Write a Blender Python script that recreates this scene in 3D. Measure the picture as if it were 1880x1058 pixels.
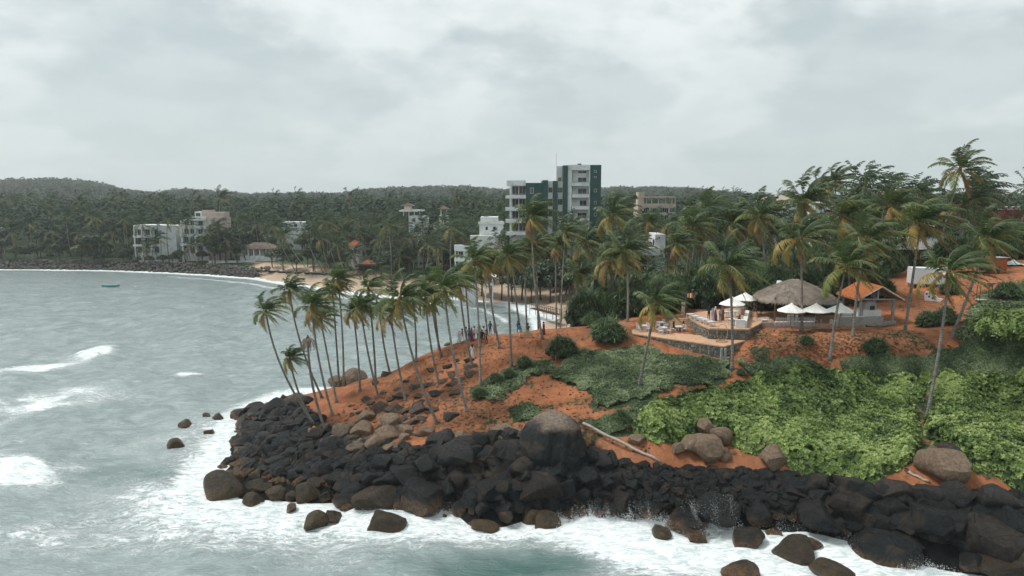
import bpy, bmesh, math, random
import numpy as np
from mathutils import Vector, Matrix, Quaternion, noise as mnoise
from mathutils.bvhtree import BVHTree
random.seed(7); RNG = np.random.default_rng(7)
for o in list(bpy.data.objects): bpy.data.objects.remove(o)
SC = bpy.context.scene; COL = SC.collection
R = math.radians
# ------------------------------------------------------------------ camera
F, CX, CY, CAMZ = 1250.0, 940.0, 529.0, 28.0
PITCH = math.atan(171.0 / F)
cam_d = bpy.data.cameras.new('camera'); cam = bpy.data.objects.new('camera', cam_d); COL.objects.link(cam)
cam_d.sensor_width = 36.0; cam_d.lens = F / 1880.0 * 36.0; cam_d.clip_start = 0.5; cam_d.clip_end = 20000
cam.location = (0, 0, CAMZ); cam.rotation_euler = (math.pi / 2 - PITCH, 0, 0)
SC.camera = cam
# ------------------------------------------------------------------ world: overcast sky
SUN_EL, SUN_AZ = R(58), R(-80)          # azimuth measured from +Y towards +X
W = bpy.data.worlds.new('World'); SC.world = W; W.use_nodes = True
nt = W.node_tree; nt.nodes.clear()
def N(t, **k):
    n = nt.nodes.new(t)
    for a, b in k.items(): setattr(n, a, b)
    return n
def LK(a, b): nt.links.new(a, b)
def val(v):
    n = N('ShaderNodeValue'); n.outputs[0].default_value = v; return n.outputs[0]
def mth(op, a, b=None, clamp=False):
    n = N('ShaderNodeMath', operation=op, use_clamp=clamp)
    for i, x in enumerate((a, b)):
        if x is None: continue
        if isinstance(x, (int, float)): n.inputs[i].default_value = x
        else: LK(x, n.inputs[i])
    return n.outputs[0]
def mixc(f, a, b):
    n = N('ShaderNodeMix', data_type='RGBA')
    for s, x in ((0, f), (6, a), (7, b)):
        if isinstance(x, (int, float)): n.inputs[s].default_value = x
        elif isinstance(x, tuple): n.inputs[s].default_value = (*x, 1)
        else: LK(x, n.inputs[s])
    return n.outputs[2]
def mapr(x, a, b, c=0., d=1., smooth=True):
    n = N('ShaderNodeMapRange', interpolation_type='SMOOTHSTEP' if smooth else 'LINEAR')
    LK(x, n.inputs[0])
    for i, v in enumerate((a, b, c, d)): n.inputs[1 + i].default_value = v
    return n.outputs[0]
def nz(vec, scale, detail=4., rough=.5, dist=0., dim='3D'):
    n = N('ShaderNodeTexNoise', noise_dimensions=dim)
    if vec is not None: LK(vec, n.inputs['Vector'])
    n.inputs['Scale'].default_value = scale; n.inputs['Detail'].default_value = detail
    n.inputs['Roughness'].default_value = rough; n.inputs['Distortion'].default_value = dist
    return n.outputs[0]
tc = N('ShaderNodeTexCoord'); sep = N('ShaderNodeSeparateXYZ'); LK(tc.outputs['Generated'], sep.inputs[0])
zc = mth('MAXIMUM', sep.outputs[2], 0.0); den = mth('ADD', zc, 0.34)
cmb = N('ShaderNodeCombineXYZ')
LK(mth('DIVIDE', sep.outputs[0], den), cmb.inputs[0]); LK(mth('DIVIDE', sep.outputs[1], den), cmb.inputs[1])
c1 = nz(cmb.outputs[0], 1.35, 9, .52, .1); c2 = nz(cmb.outputs[0], 3.8, 8, .56, .15)
edge = mapr(c1, .45, .53); lump = mapr(c2, .38, .62)
cl = mth('ADD', mth('MULTIPLY', edge, .66), mth('MULTIPLY', lump, .34))
cloud = mixc(cl, (.92, .975, .97), (.55, .632, .65))
hor = mapr(zc, 0.0, .30, 1., 0.)
cloud = mixc(mth('MULTIPLY', hor, .75), cloud, (.64, .725, .74))
nish = N('ShaderNodeTexSky', sky_type='NISHITA', sun_disc=False, sun_elevation=SUN_EL, sun_rotation=SUN_AZ)
nsc = N('ShaderNodeVectorMath', operation='SCALE'); LK(nish.outputs[0], nsc.inputs[0]); nsc.inputs['Scale'].default_value = .1
bg = N('ShaderNodeBackground'); bg.inputs['Strength'].default_value = .52
LK(mixc(.94, nsc.outputs[0], cloud), bg.inputs[0])
wo = N('ShaderNodeOutputWorld'); LK(bg.outputs[0], wo.inputs[0])
# ------------------------------------------------------------------ veiled sun
sl = bpy.data.lights.new('sun', 'SUN'); sl.energy = 1.5; sl.angle = R(14); sl.color = (1, .97, .93)
so = bpy.data.objects.new('sun', sl); COL.objects.link(so)
sdir = Vector((math.sin(SUN_AZ) * math.cos(SUN_EL), math.cos(SUN_AZ) * math.cos(SUN_EL), math.sin(SUN_EL)))
so.rotation_euler = (-sdir).to_track_quat('-Z', 'Y').to_euler(); so.location = (0, 0, 120)
SC.view_settings.view_transform = 'Standard'; SC.view_settings.look = 'None'
SC.view_settings.exposure = 0.96; SC.view_settings.gamma = 1.0; SC.view_settings.use_curve_mapping = False
SC.render.engine = 'CYCLES'
SC.cycles.use_denoising = True; SC.cycles.max_bounces = 5; SC.cycles.diffuse_bounces = 2; SC.cycles.glossy_bounces = 2
SC.cycles.transmission_bounces = 2; SC.cycles.transparent_max_bounces = 4; SC.cycles.volume_bounces = 1
SC.cycles.use_adaptive_sampling = True; SC.cycles.adaptive_threshold = .02

HAZE_D = .00018
# ------------------------------------------------------------------ pixels to directions, helpers
CP, SP = math.cos(PITCH), math.sin(PITCH)
def ray(px, py):
    u, v = (px - CX) / F, -(py - CY) / F
    return Vector((u, CP + v * SP, -SP + v * CP))
def PY(px, py, Y):
    d = ray(px, py); return Vector((0, 0, CAMZ)) + d * (Y / d.y)
def PZ(px, py, z):
    d = ray(px, py); return Vector((0, 0, CAMZ)) + d * ((z - CAMZ) / d.z)
def proj(P):
    """world (n,3) -> pixels"""
    P = np.asarray(P, float); x = P[..., 0]; y = P[..., 1]; z = P[..., 2] - CAMZ
    dep = y * CP - z * SP; up = y * SP + z * CP
    dep = np.where(dep < .1, .1, dep)
    return CX + F * x / dep, CY - F * up / dep
def inpoly(px, py, poly):
    px = np.asarray(px); py = np.asarray(py); r = np.zeros(px.shape, bool); n = len(poly)
    for i in range(n):
        x1, y1 = poly[i]; x2, y2 = poly[(i + 1) % n]
        if y1 == y2: continue
        c = ((y1 > py) != (y2 > py)) & (px < (x2 - x1) * (py - y1) / (y2 - y1) + x1); r ^= c
    return r
def sstep(x, a, b):
    t = np.clip((x - a) / (b - a), 0, 1); return t * t * (3 - 2 * t)
_T = RNG.random((256, 256))
def vn(x, y):
    xi = np.floor(x).astype(int); yi = np.floor(y).astype(int); fx = x - xi; fy = y - yi
    fx = fx * fx * (3 - 2 * fx); fy = fy * fy * (3 - 2 * fy)
    g = lambda a, b: _T[a & 255, b & 255]
    return (g(xi, yi) * (1 - fx) + g(xi + 1, yi) * fx) * (1 - fy) + (g(xi, yi + 1) * (1 - fx) + g(xi + 1, yi + 1) * fx) * fy
def fbm(x, y, o=4, s=1.0):
    a = 0; amp = .5; t = 0
    for i in range(o):
        a = a + amp * vn(x * s + 17.3 * i, y * s + 9.1 * i); t += amp; amp *= .5; s *= 2.03
    return a / t
def npmesh(name, V, faces, attrs=None, mat_idx=None, smooth=False):
    """faces: list of int arrays (n,k)"""
    me = bpy.data.meshes.new(name); V = np.ascontiguousarray(V, dtype=np.float32)
    me.vertices.add(len(V)); me.vertices.foreach_set('co', V.ravel())
    fl = [np.asarray(f, np.int32) for f in (faces if isinstance(faces, list) else [faces]) if len(f)]
    loops = np.concatenate([f.ravel() for f in fl]); tot = np.concatenate([np.full(len(f), f.shape[1], np.int32) for f in fl])
    me.loops.add(len(loops)); me.loops.foreach_set('vertex_index', loops)
    me.polygons.add(len(tot)); st = np.concatenate([[0], np.cumsum(tot)[:-1]]).astype(np.int32)
    me.polygons.foreach_set('loop_start', st); me.polygons.foreach_set('loop_total', tot)
    if mat_idx is not None: me.polygons.foreach_set('material_index', np.asarray(mat_idx, np.int32))
    me.polygons.foreach_set('use_smooth', np.full(len(tot), smooth))
    me.update(calc_edges=True)
    for k, a in (attrs or {}).items():
        at = me.attributes.new(k, 'FLOAT', 'POINT'); at.data.foreach_set('value', np.asarray(a, np.float32))
    return me
class MB:
    def __init__(s): s.v = []; s.f = []; s.m = []
    def quad(s, *p, m=0):
        n = len(s.v); s.v += [tuple(q) for q in p]; s.f.append(tuple(range(n, n + len(p)))); s.m.append(m); return s
    def box(s, c, d, rz=0., m=0, M=None):
        n = len(s.v); cr, sr = math.cos(rz), math.sin(rz)
        for z in (-.5, .5):
            for x, y in ((-.5, -.5), (.5, -.5), (.5, .5), (-.5, .5)):
                X, Y, Z = x * d[0], y * d[1], z * d[2]
                p = Vector((c[0] + X * cr - Y * sr, c[1] + X * sr + Y * cr, c[2] + Z))
                if M: p = M @ Vector((X, Y, Z)) + Vector(c)
                s.v.append(tuple(p))
        for f in ((3, 2, 1, 0), (4, 5, 6, 7), (0, 1, 5, 4), (1, 2, 6, 5), (2, 3, 7, 6), (3, 0, 4, 7)):
            s.f.append(tuple(n + i for i in f)); s.m.append(m)
        return s
    def span(s, a, b, m=0):
        """axis-aligned box from corner a to corner b"""
        return s.box([(a[i] + b[i]) / 2 for i in range(3)], [abs(b[i] - a[i]) for i in range(3)], m=m)
    def tube(s, pts, rad, seg=6, m=0, cap=True):
        n0 = len(s.v); pts = [Vector(p) for p in pts]; k = len(pts)
        if not isinstance(rad, (list, tuple)): rad = [rad] * k
        ref = Vector((1, 0, 0))
        for i, p in enumerate(pts):
            d = (pts[min(i + 1, k - 1)] - pts[max(i - 1, 0)]).normalized()
            a = d.cross(ref)
            if a.length < .05: a = d.cross(Vector((0, 1, 0)))
            a.normalize(); b = d.cross(a)
            for j in range(seg):
                t = 2 * math.pi * j / seg; s.v.append(tuple(p + (a * math.cos(t) + b * math.sin(t)) * rad[i]))
        for i in range(k - 1):
            for j in range(seg):
                q = (j + 1) % seg
                s.f.append((n0 + i * seg + j, n0 + i * seg + q, n0 + (i + 1) * seg + q, n0 + (i + 1) * seg + j)); s.m.append(m)
        if cap:
            s.f.append(tuple(n0 + j for j in range(seg))[::-1]); s.m.append(m)
            s.f.append(tuple(n0 + (k - 1) * seg + j for j in range(seg))); s.m.append(m)
        return s
    def lathe(s, prof, seg=12, c=(0, 0, 0), m=0, sx=1., sy=1., ph=0.):
        n0 = len(s.v)
        for r, z in prof:
            for j in range(seg):
                t = 2 * math.pi * j / seg + ph; s.v.append((c[0] + r * math.cos(t) * sx, c[1] + r * math.sin(t) * sy, c[2] + z))
        for i in range(len(prof) - 1):
            for j in range(seg):
                q = (j + 1) % seg
                s.f.append((n0 + i * seg + j, n0 + i * seg + q, n0 + (i + 1) * seg + q, n0 + (i + 1) * seg + j)); s.m.append(m)
        return s
    def prism(s, poly, z0, z1, m=0, mt=None):
        n = len(s.v); k = len(poly)
        s.v += [(x, y, z0) for x, y in poly] + [(x, y, z1) for x, y in poly]
        s.f.append(tuple(range(n + k, n + 2 * k))); s.m.append(m if mt is None else mt)
        s.f.append(tuple(range(n, n + k))[::-1]); s.m.append(m)
        for i in range(k):
            j = (i + 1) % k; s.f.append((n + i, n + j, n + k + j, n + k + i)); s.m.append(m)
        return s
    def mesh(s, name, smooth=False):
        me = bpy.data.meshes.new(name); me.from_pydata(s.v, [], s.f); me.polygons.foreach_set('material_index', s.m)
        if smooth: me.polygons.foreach_set('use_smooth', [True] * len(s.f))
        me.update(); return me
    def build(s, name, mats, parent=None, smooth=False, **kw):
        return link(name, s.mesh(name, smooth), mats, parent, **kw)
def link(name, me, mats=None, parent=None, loc=None, rz=None, label=None, cat=None, group=None, kind=None, scale=None):
    o = bpy.data.objects.new(name, me); COL.objects.link(o)
    if mats is not None and len(me.materials) == 0:
        for m in (mats if isinstance(mats, (list, tuple)) else [mats]): me.materials.append(m)
    if parent: o.parent = parent
    if loc is not None: o.location = loc
    if rz is not None: o.rotation_euler.z = rz
    if scale is not None: o.scale = (scale,) * 3 if isinstance(scale, (int, float)) else scale
    tag(o, label, cat, group, kind); return o
def tag(o, label=None, cat=None, group=None, kind=None):
    if label: o['label'] = label
    if cat: o['category'] = cat
    if group: o['group'] = group
    if kind: o['kind'] = kind
def thing(name, label, cat, loc=(0, 0, 0), rz=0., group=None, scale=None):
    o = bpy.data.objects.new(name, None); COL.objects.link(o); o.empty_display_size = .3
    o.location = loc; o.rotation_euler.z = rz
    if scale is not None: o.scale = (scale,) * 3
    tag(o, label, cat, group); return o
# ------------------------------------------------------------------ materials
MATS = {}
def newmat(name):
    global nt
    m = bpy.data.materials.new(name); m.use_nodes = True; nt = m.node_tree; nt.nodes.clear()
    b = N('ShaderNodeBsdfPrincipled'); o = N('ShaderNodeOutputMaterial'); LK(b.outputs[0], o.inputs[0]); MATS[name] = m
    return m, b
def setc(b, c, rough=.7, spec=.3):
    if isinstance(c, tuple): b.inputs['Base Color'].default_value = (*c, 1)
    else: LK(c, b.inputs['Base Color'])
    if isinstance(rough, (int, float)): b.inputs['Roughness'].default_value = rough
    else: LK(rough, b.inputs['Roughness'])
    b.inputs['Specular IOR Level'].default_value = spec
def bump(b, h, dist=.05, strength=1.):
    n = N('ShaderNodeBump'); n.inputs['Distance'].default_value = dist; n.inputs['Strength'].default_value = strength
    LK(h, n.inputs['Height']); LK(n.outputs[0], b.inputs['Normal'])
def wpos(): return N('ShaderNodeNewGeometry').outputs['Position']
def ocoord(): return N('ShaderNodeTexCoord').outputs['Object']
def orand(): return N('ShaderNodeObjectInfo').outputs['Random']
def attr(n):
    a = N('ShaderNodeAttribute', attribute_name=n); return a.outputs['Fac']
def plain(name, c, rough=.6, spec=.3, var=.18, scale=2.0, c2=None, metal=0., bd=0.):
    """a colour with weathering: large blotches and fine grain"""
    if name in MATS: return MATS[name]
    m, b = newmat(name); p = wpos()
    n1 = nz(p, scale, 6, .65); dk = c2 or tuple(x * (1 - 2.2 * var) for x in c)
    setc(b, mixc(mapr(n1, .42, .72), c, dk), rough, spec); b.inputs['Metallic'].default_value = metal
    if bd: bump(b, nz(p, scale * 6, 5, .7), bd)
    return m
def leafmat(name, cols, vary=.35, rough=.55, trans=.25):
    """cols: ramp over the point attribute 'age'"""
    m, b = newmat(name); a = attr('age_tone')
    r = N('ShaderNodeValToRGB'); LK(a, r.inputs[0]); e = r.color_ramp.elements
    while len(e) < len(cols): e.new(.5)
    for i, (p, c) in enumerate(cols): e[i].position = p; e[i].color = (*c, 1)
    v = mth('ADD', mth('MULTIPLY', orand(), vary), 1 - vary / 2)
    s = N('ShaderNodeVectorMath', operation='SCALE'); LK(r.outputs[0], s.inputs[0]); LK(v, s.inputs['Scale'])
    setc(b, s.outputs[0], rough, .35)
    t = N('ShaderNodeBsdfTranslucent'); LK(s.outputs[0], t.inputs[0])
    mx = N('ShaderNodeMixShader'); mx.inputs[0].default_value = trans; LK(b.outputs[0], mx.inputs[1]); LK(t.outputs[0], mx.inputs[2])
    out = [n for n in nt.nodes if n.type == 'OUTPUT_MATERIAL'][0]; LK(mx.outputs[0], out.inputs[0])
    return m

# ------------------------------------------------------------------ terrain heights
CTRL = []
def cp(px, py, z): p = PZ(px, py, z); CTRL.append((p.x, p.y, z))
for px, py in ((440, 785), (425, 830), (410, 870), (420, 905), (500, 915), (600, 925), (700, 925), (800, 930), (900, 932), (1000, 945),
               (1100, 945), (1200, 958), (1300, 968), (1400, 980), (1500, 992), (1600, 1012), (1700, 1036), (1800, 1052), (1900, 1068)):
    cp(px, py, 0.0)
for px, py, z in ((500, 790, 1.3), (520, 850, 1.1), (600, 870, 1.4), (578, 797, 2.2), (470, 760, .6), (540, 735, 1.2), (600, 715, 1.8), (645, 704, 2.6),
    (620, 760, 2.8), (690, 800, 3.3), (700, 760, 3.9), (640, 850, 2.2), (720, 860, 2.6), (800, 800, 4.3), (800, 860, 3.2), (900, 800, 5.0), (900, 870, 3.4), (1010, 770, 6.3), (1010, 860, 3.9),
    (1130, 825, 4.8), (1130, 880, 3.0), (1210, 850, 4.2), (1300, 868, 3.5), (1400, 878, 3.4), (1500, 890, 3.4), (1600, 905, 3.6), (1700, 905, 4.2), (1800, 905, 4.6), (1900, 920, 4.6),
    (780, 740, 5.0), (850, 757, 5.5), (900, 700, 7.2), (950, 740, 6.6), (1050, 740, 7.2), (1100, 785, 6.2), (1180, 765, 6.6), (700, 692, 3.6), (767, 656, 6.0), (815, 636, 7.7),
    (860, 624, 8.6), (940, 612, 9.5), (1000, 605, 10.0), (1060, 603, 10.3), (900, 640, 8.9), (1000, 640, 9.4), (850, 680, 7.0), (780, 690, 5.6), (720, 720, 4.3), (950, 670, 8.4), (1050, 670, 9.0),
    (1200, 665, 9.4), (1150, 695, 8.7), (1300, 690, 8.9), (1250, 722, 7.9), (1180, 725, 7.9), (1330, 660, 9.9), (1170, 626, 10.8), (1395, 630, 11.3), (1460, 608, 12.15), (1550, 604, 12.35), (1650, 604, 12.6),
    (1450, 650, 10.9), (1550, 655, 10.9), (1650, 640, 11.8), (1750, 645, 11.6), (1400, 695, 8.6), (1500, 705, 8.3), (1600, 705, 8.5), (1700, 715, 8.4), (1850, 700, 9.0), (1800, 645, 11.6), (1880, 645, 12.0), (1960, 650, 12.2),
    (1300, 790, 5.5), (1400, 790, 5.6), (1500, 800, 5.5), (1600, 810, 5.6), (1750, 820, 5.9), (1880, 820, 6.2), (1960, 830, 6.2),
    (1400, 572, 12.55), (1480, 572, 12.55), (1480, 555, 13.0), (1340, 570, 12.4), (1600, 560, 13.4), (1700, 560, 13.9), (1700, 520, 15.6), (1850, 500, 17.0), (1880, 480, 18.0), (1750, 585, 13.6), (1850, 560, 14.6), (1960, 540, 16.)):
    cp(px, py, z)
for x in range(-60, 75, 15): CTRL.append((x, 40, -4.0))
for y in (60, 75, 90, 105): CTRL.append((-52, y, -4.0))
for x in (-40, -30, -20, -10, -2): CTRL.append((x, 109, -3.0))
CTRL += [(-33, 98, -1.5), (-22, 99, -.6), (-10, 100, .5), (2, 101, 2), (9, 101, 6), (9, 112, 1.5), (17, 100, 10), (25, 96, 11.8), (25, 112, 8), (40, 112, 13), (60, 112, 16), (80, 112, 18), (80, 80, 14), (80, 60, 6), (80, 50, 0)]
CTRL = np.array(CTRL)
def tps_fit(C, lam=.6):
    n = len(C); X = C[:, :2] / 10.0
    d2 = ((X[:, None] - X[None]) ** 2).sum(-1); K = np.where(d2 > 0, .5 * d2 * np.log(d2 + 1e-12), 0)
    P = np.c_[np.ones(n), X]; A = np.zeros((n + 3, n + 3)); A[:n, :n] = K + lam * .02 * np.eye(n); A[:n, n:] = P; A[n:, :n] = P.T
    return np.linalg.solve(A, np.r_[C[:, 2], 0, 0, 0])
_TW = tps_fit(CTRL)
def tps(x, y):
    q = np.c_[x.ravel(), y.ravel()] / 10.0; out = np.empty(len(q)); X = CTRL[:, :2] / 10.0; n = len(X)
    for i in range(0, len(q), 8000):
        s = q[i:i + 8000]; d2 = ((s[:, None] - X[None]) ** 2).sum(-1)
        out[i:i + 8000] = np.where(d2 > 0, .5 * d2 * np.log(d2 + 1e-12), 0) @ _TW[:n] + _TW[n] + s @ _TW[n + 1:]
    return out.reshape(x.shape)
# bay shoreline, sea on the left of travel
SHORE = [(-1600, 300), (-700, 285)] + [tuple(PZ(px, py, 0)[:2]) for px, py in ((0, 494), (200, 496), (350, 502), (470, 510), (560, 524), (640, 535), (700, 543), (800, 546), (880, 550), (955, 562), (1000, 583))] + [(8.5, 122), (7, 110), (6, 98), (10, 60), (40, 40), (60, -40)]
SH = np.array(SHORE)
def shore_dist(x, y):
    best = np.full(x.shape, 1e9); sgn = np.ones(x.shape)
    for (ax, ay), (bx, by) in zip(SH[:-1], SH[1:]):
        dx, dy = bx - ax, by - ay; t = np.clip(((x - ax) * dx + (y - ay) * dy) / (dx * dx + dy * dy), 0, 1)
        qx, qy = x - ax - t * dx, y - ay - t * dy; d = np.hypot(qx, qy); c = dx * (y - ay) - dy * (x - ax)
        k = d < best - 1e-9; best = np.where(k, d, best); sgn = np.where(k, np.sign(c), sgn)
    return best * np.where(sgn >= 0, 1, -1)
HILL = np.array([(-400, 338), (0, 336), (60, 332), (120, 330), (190, 334), (250, 346), (300, 351), (340, 345), (400, 348), (470, 353), (560, 351), (620, 353), (680, 345), (760, 340), (860, 340), (920, 345), (1000, 343), (1190, 340), (1260, 343), (1350, 351), (1410, 357), (1600, 360), (2400, 350)], float)
def mainland(x, y):
    d = shore_dist(x, y)
    z = np.where(d < 0, np.maximum(d * .12, -5), 2.6 * sstep(d, 0, 22) + 3.2 * sstep(d, 20, 110) + 4 * sstep(d, 100, 700))
    z = z + 11.5 * np.exp(-((x - 78) / 45) ** 2 - ((y - 112) / 42) ** 2) * sstep(d, 0, 30)
    yy = np.maximum(y, 1.); px = CX + F * x / yy * .99; hp = np.interp(px, HILL[:, 0], HILL[:, 1])
    rr = np.hypot(x, y); top = 28 + (358 - hp) / F * 1700 - 21
    hill = (top - 10) * sstep(rr, 850, 1650) * (1 - .7 * sstep(rr, 1800, 2600))
    hill = hill * (.86 + .28 * fbm(x, y, 3, 1 / 220.)) + sstep(rr, 700, 1500) * 9 * (fbm(x, y, 4, 1 / 120.) - .5)
    far2 = (28 + 4. / F * 3600) * sstep(rr, 2700, 3500) * (.9 + .2 * fbm(x, y, 3, 1 / 500.))
    return z + np.where(d > 0, np.maximum(hill, far2 * 1.0), 0)
def height(x, y):
    w = (1 - sstep(y, 104, 122)) * (1 - sstep(x, 78, 100)); w = np.where(x < -60, 0, w)
    out = mainland(x, y); k = w > 0
    if k.any():
        t = tps(x[k], y[k]); t = t + (.55 * (fbm(x[k], y[k], 4, .35) - .5) + .22 * (fbm(x[k], y[k], 3, 1.1) - .5)) * sstep(t, .3, 2.5)
        out[k] = out[k] * (1 - w[k]) + t * w[k]
    return out
def axis(lo, hi, step, out_lo, out_hi, g=1.12):
    a = list(np.arange(lo, hi + 1e-6, step)); s = step; L = []
    x = lo
    while x > out_lo: s *= g; x -= s; L.append(x)
    s = step; x = a[-1]; U = []
    while x < out_hi: s *= g; x += s; U.append(x)
    return np.array(L[::-1] + a + U)
gx = axis(-46, 62, .5, -3300, 3300, 1.085); gy = np.concatenate([axis(46, 108, .5, -60, 50, 1.5)[0:0], np.arange(30, 46, 2.), np.arange(46, 108, .5), np.arange(108, 330, 2.5), axis(330, 331, 4, 330, 2400, 1.07)[1:]])
gy = np.unique(np.round(gy, 3))
GX, GY = np.meshgrid(gx, gy); GZ = height(GX, GY)
def gridfaces(nx, ny):
    i = np.arange(nx * ny).reshape(ny, nx); return np.stack([i[:-1, :-1], i[:-1, 1:], i[1:, 1:], i[1:, :-1]], -1).reshape(-1, 4)
TV = np.stack([GX, GY, GZ], -1).reshape(-1, 3); TF = gridfaces(len(gx), len(gy))
BVH = BVHTree.FromPolygons([tuple(v) for v in TV.tolist()], TF.tolist())
def gz(x, y):
    h = BVH.ray_cast(Vector((x, y, 500)), Vector((0, 0, -1)))[0]; return h.z if h else 0.
def G(px, py):
    """the ground point seen at a pixel"""
    h = BVH.ray_cast(Vector((0, 0, CAMZ)), ray(px, py).normalized())[0]
    return h if h is not None else PY(px, py, 300)
def on(px, Y):
    """ground point at distance Y in the column px"""
    x = (px - CX) / F * Y * 1.0
    for _ in range(3):
        z = gz(x, Y); x = (px - CX) / F * (Y * CP - (z - CAMZ) * SP)
    return Vector((x, Y, gz(x, Y)))
TPX, TPY = proj(TV)
# ------------------------------------------------------------------ ground sheet
near = (TV[:, 1] < 118)
BUSH_POLY = [(1180, 800), (1178, 770), (1230, 735), (1330, 715), (1400, 690), (1500, 680), (1600, 685), (1700, 690), (1880, 700), (1900, 860), (1880, 890), (1780, 865), (1700, 850), (1640, 860), (1560, 885), (1500, 880), (1440, 850), (1370, 820), (1300, 800), (1240, 815)]
GRASS = [[(1005, 695), (1060, 655), (1100, 640), (1170, 638), (1340, 668), (1350, 688), (1300, 715), (1240, 706), (1185, 735), (1115, 757), (1075, 750), (1085, 718), (1030, 708)],
         [(1090, 778), (1180, 738), (1245, 728), (1200, 800), (1110, 800)], [(925, 758), (945, 742), (990, 745), (1000, 768), (945, 778)],
         [(1530, 665), (1620, 640), (1700, 655), (1760, 640), (1830, 590), (1900, 590), (1900, 705), (1560, 692)], [(1765, 590), (1800, 545), (1850, 525), (1900, 515), (1900, 600), (1760, 650)],
         [(860, 720), (930, 672), (970, 668), (1000, 650), (1010, 665), (930, 705), (880, 735)], [(1380, 640), (1420, 636), (1425, 655), (1390, 660)], [(1360, 668), (1420, 660), (1500, 668), (1500, 690), (1380, 692)], BUSH_POLY]
jx = TPX + 26 * (fbm(TV[:, 0], TV[:, 1], 3, .35) - .5) * 2; jy = TPY + 12 * (fbm(TV[:, 0] + 50, TV[:, 1], 3, .35) - .5) * 2
gm = np.zeros(len(TV))
for P in GRASS: gm = np.maximum(gm, inpoly(jx, jy, P) & near)
mott = fbm(TV[:, 0], TV[:, 1] + 31, 4, .45)
gm = gm * (.55 + .9 * sstep(mott, .35, .6)) ; gm = np.clip(gm, 0, 1)
gm = np.maximum(gm, near * .5 * sstep(mott, .5, .66) * (TPX > 880))
sd = shore_dist(TV[:, 0], TV[:, 1])
sandm = (~near) * (1 - sstep(sd + 6 * (fbm(TV[:, 0], TV[:, 1], 3, .1) - .5), 16, 24)) * (TPX > 470) * (TPX < 1060)
gm = np.where(near, gm, 1 - sandm)
ROCKBAND = [(430, 770), (545, 728), (575, 760), (600, 800), (700, 815), (800, 815), (960, 800), (1090, 815), (1150, 862), (1240, 868), (1440, 878), (1560, 897), (1700, 912), (1910, 915), (1910, 1090), (1500, 1040), (1000, 970), (600, 960), (380, 930), (380, 800)]
rockm = (inpoly(jx, jy, ROCKBAND) & near) * 1.0
roadp = inpoly(jx, jy, [(1560, 560), (1640, 520), (1700, 505), (1790, 520), (1900, 475), (1900, 515), (1830, 540), (1740, 575), (1700, 590), (1600, 600)]) & (TV[:, 1] < 125)
gm = np.where(roadp, 0, gm); 
m, b = newmat('ground_soil'); p = wpos()
g = attr('grass'); s = attr('sand')
n1 = nz(p, .35, 6, .62); n2 = nz(p, 1.7, 6, .7); n3 = nz(p, 9., 5, .75)
soil = mixc(mapr(n1, .38, .66), (.40, .155, .07), (.26, .10, .05))
soil = mixc(mapr(n2, .54, .68), soil, (.15, .07, .037)); soil = mixc(mth('MULTIPLY', mapr(n3, .5, .75), .45), soil, (.52, .245, .125))
mpS = N('ShaderNodeMapping'); LK(p, mpS.inputs[0]); mpS.inputs['Scale'].default_value = (1.1, .28, .6); mpS.inputs['Rotation'].default_value = (0, 0, R(20)); rill = nz(mpS.outputs[0], 1.2, 7, .65, .6)
soil = mixc(mth('MULTIPLY', mapr(rill, .5, .66), .7), soil, (.185, .085, .047)); soil = mixc(mth('MULTIPLY', mapr(rill, .40, .30), .6), soil, (.50, .27, .15))
soil = mixc(mth('MULTIPLY', mapr(nz(p, .12, 3, .5), .5, .68), .5), soil, (.47, .225, .12))
grass = mixc(mapr(n2, .35, .68), (.06, .092, .042), (.03, .05, .025)); grass = mixc(mapr(n3, .55, .75), grass, (.09, .12, .06))
sand = mixc(mapr(n1, .35, .7), (.52, .41, .305), (.43, .33, .24))
gmask = mapr(mth('ADD', g, mth('MULTIPLY', mth('SUBTRACT', n2, .5), 1.2)), .35, .62)
col = mixc(gmask, soil, grass); col = mixc(s, col, sand); rk = mixc(mapr(n2, .35, .68), (.013, .015, .016), (.007, .008, .008)); col = mixc(attr('rock'), col, rk)
setc(b, col, .9, .15); bump(b, mth('ADD', mth('MULTIPLY', n2, .8), mth('ADD', mth('MULTIPLY', n3, .35), mth('MULTIPLY', rill, -1.4))), .2)
GROUND = link('ground', npmesh('ground', TV, TF, {'grass': gm, 'sand': sandm, 'rock': rockm}, smooth=True), m, kind='structure')

# ------------------------------------------------------------------ sea
sx = axis(-78, 60, .62, -2600, 2600, 1.10); sy = np.concatenate([-axis(0, 1, 3, 0, 900, 1.3)[::-1], np.arange(3, 40, 2.), np.arange(40, 130, .62), np.arange(130, 330, 2.2)]); sy = np.unique(np.round(sy, 3))
SX, SY = np.meshgrid(sx, sy); sea_t = height(np.clip(SX, -3500, 3500), np.clip(SY, 30, 4000))
ang = R(24); u = SX * math.cos(ang) + SY * math.sin(ang)      # swell travels towards the point
wv = fbm(SX, SY, 3, .05); fad = 1 - sstep(SY, 140, 300) * .8
shal = sstep(-sea_t, .1, 2.0)
SZ = (.22 * np.sin(u * .42 + 5 * wv) + .38 * (fbm(SX + .6 * SY, SY, 4, .22) - .5) * 2 + .26 * (fbm(SX, SY * 1.8, 3, .7) - .5) * 2) * fad * (.45 + .55 * shal)
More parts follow.
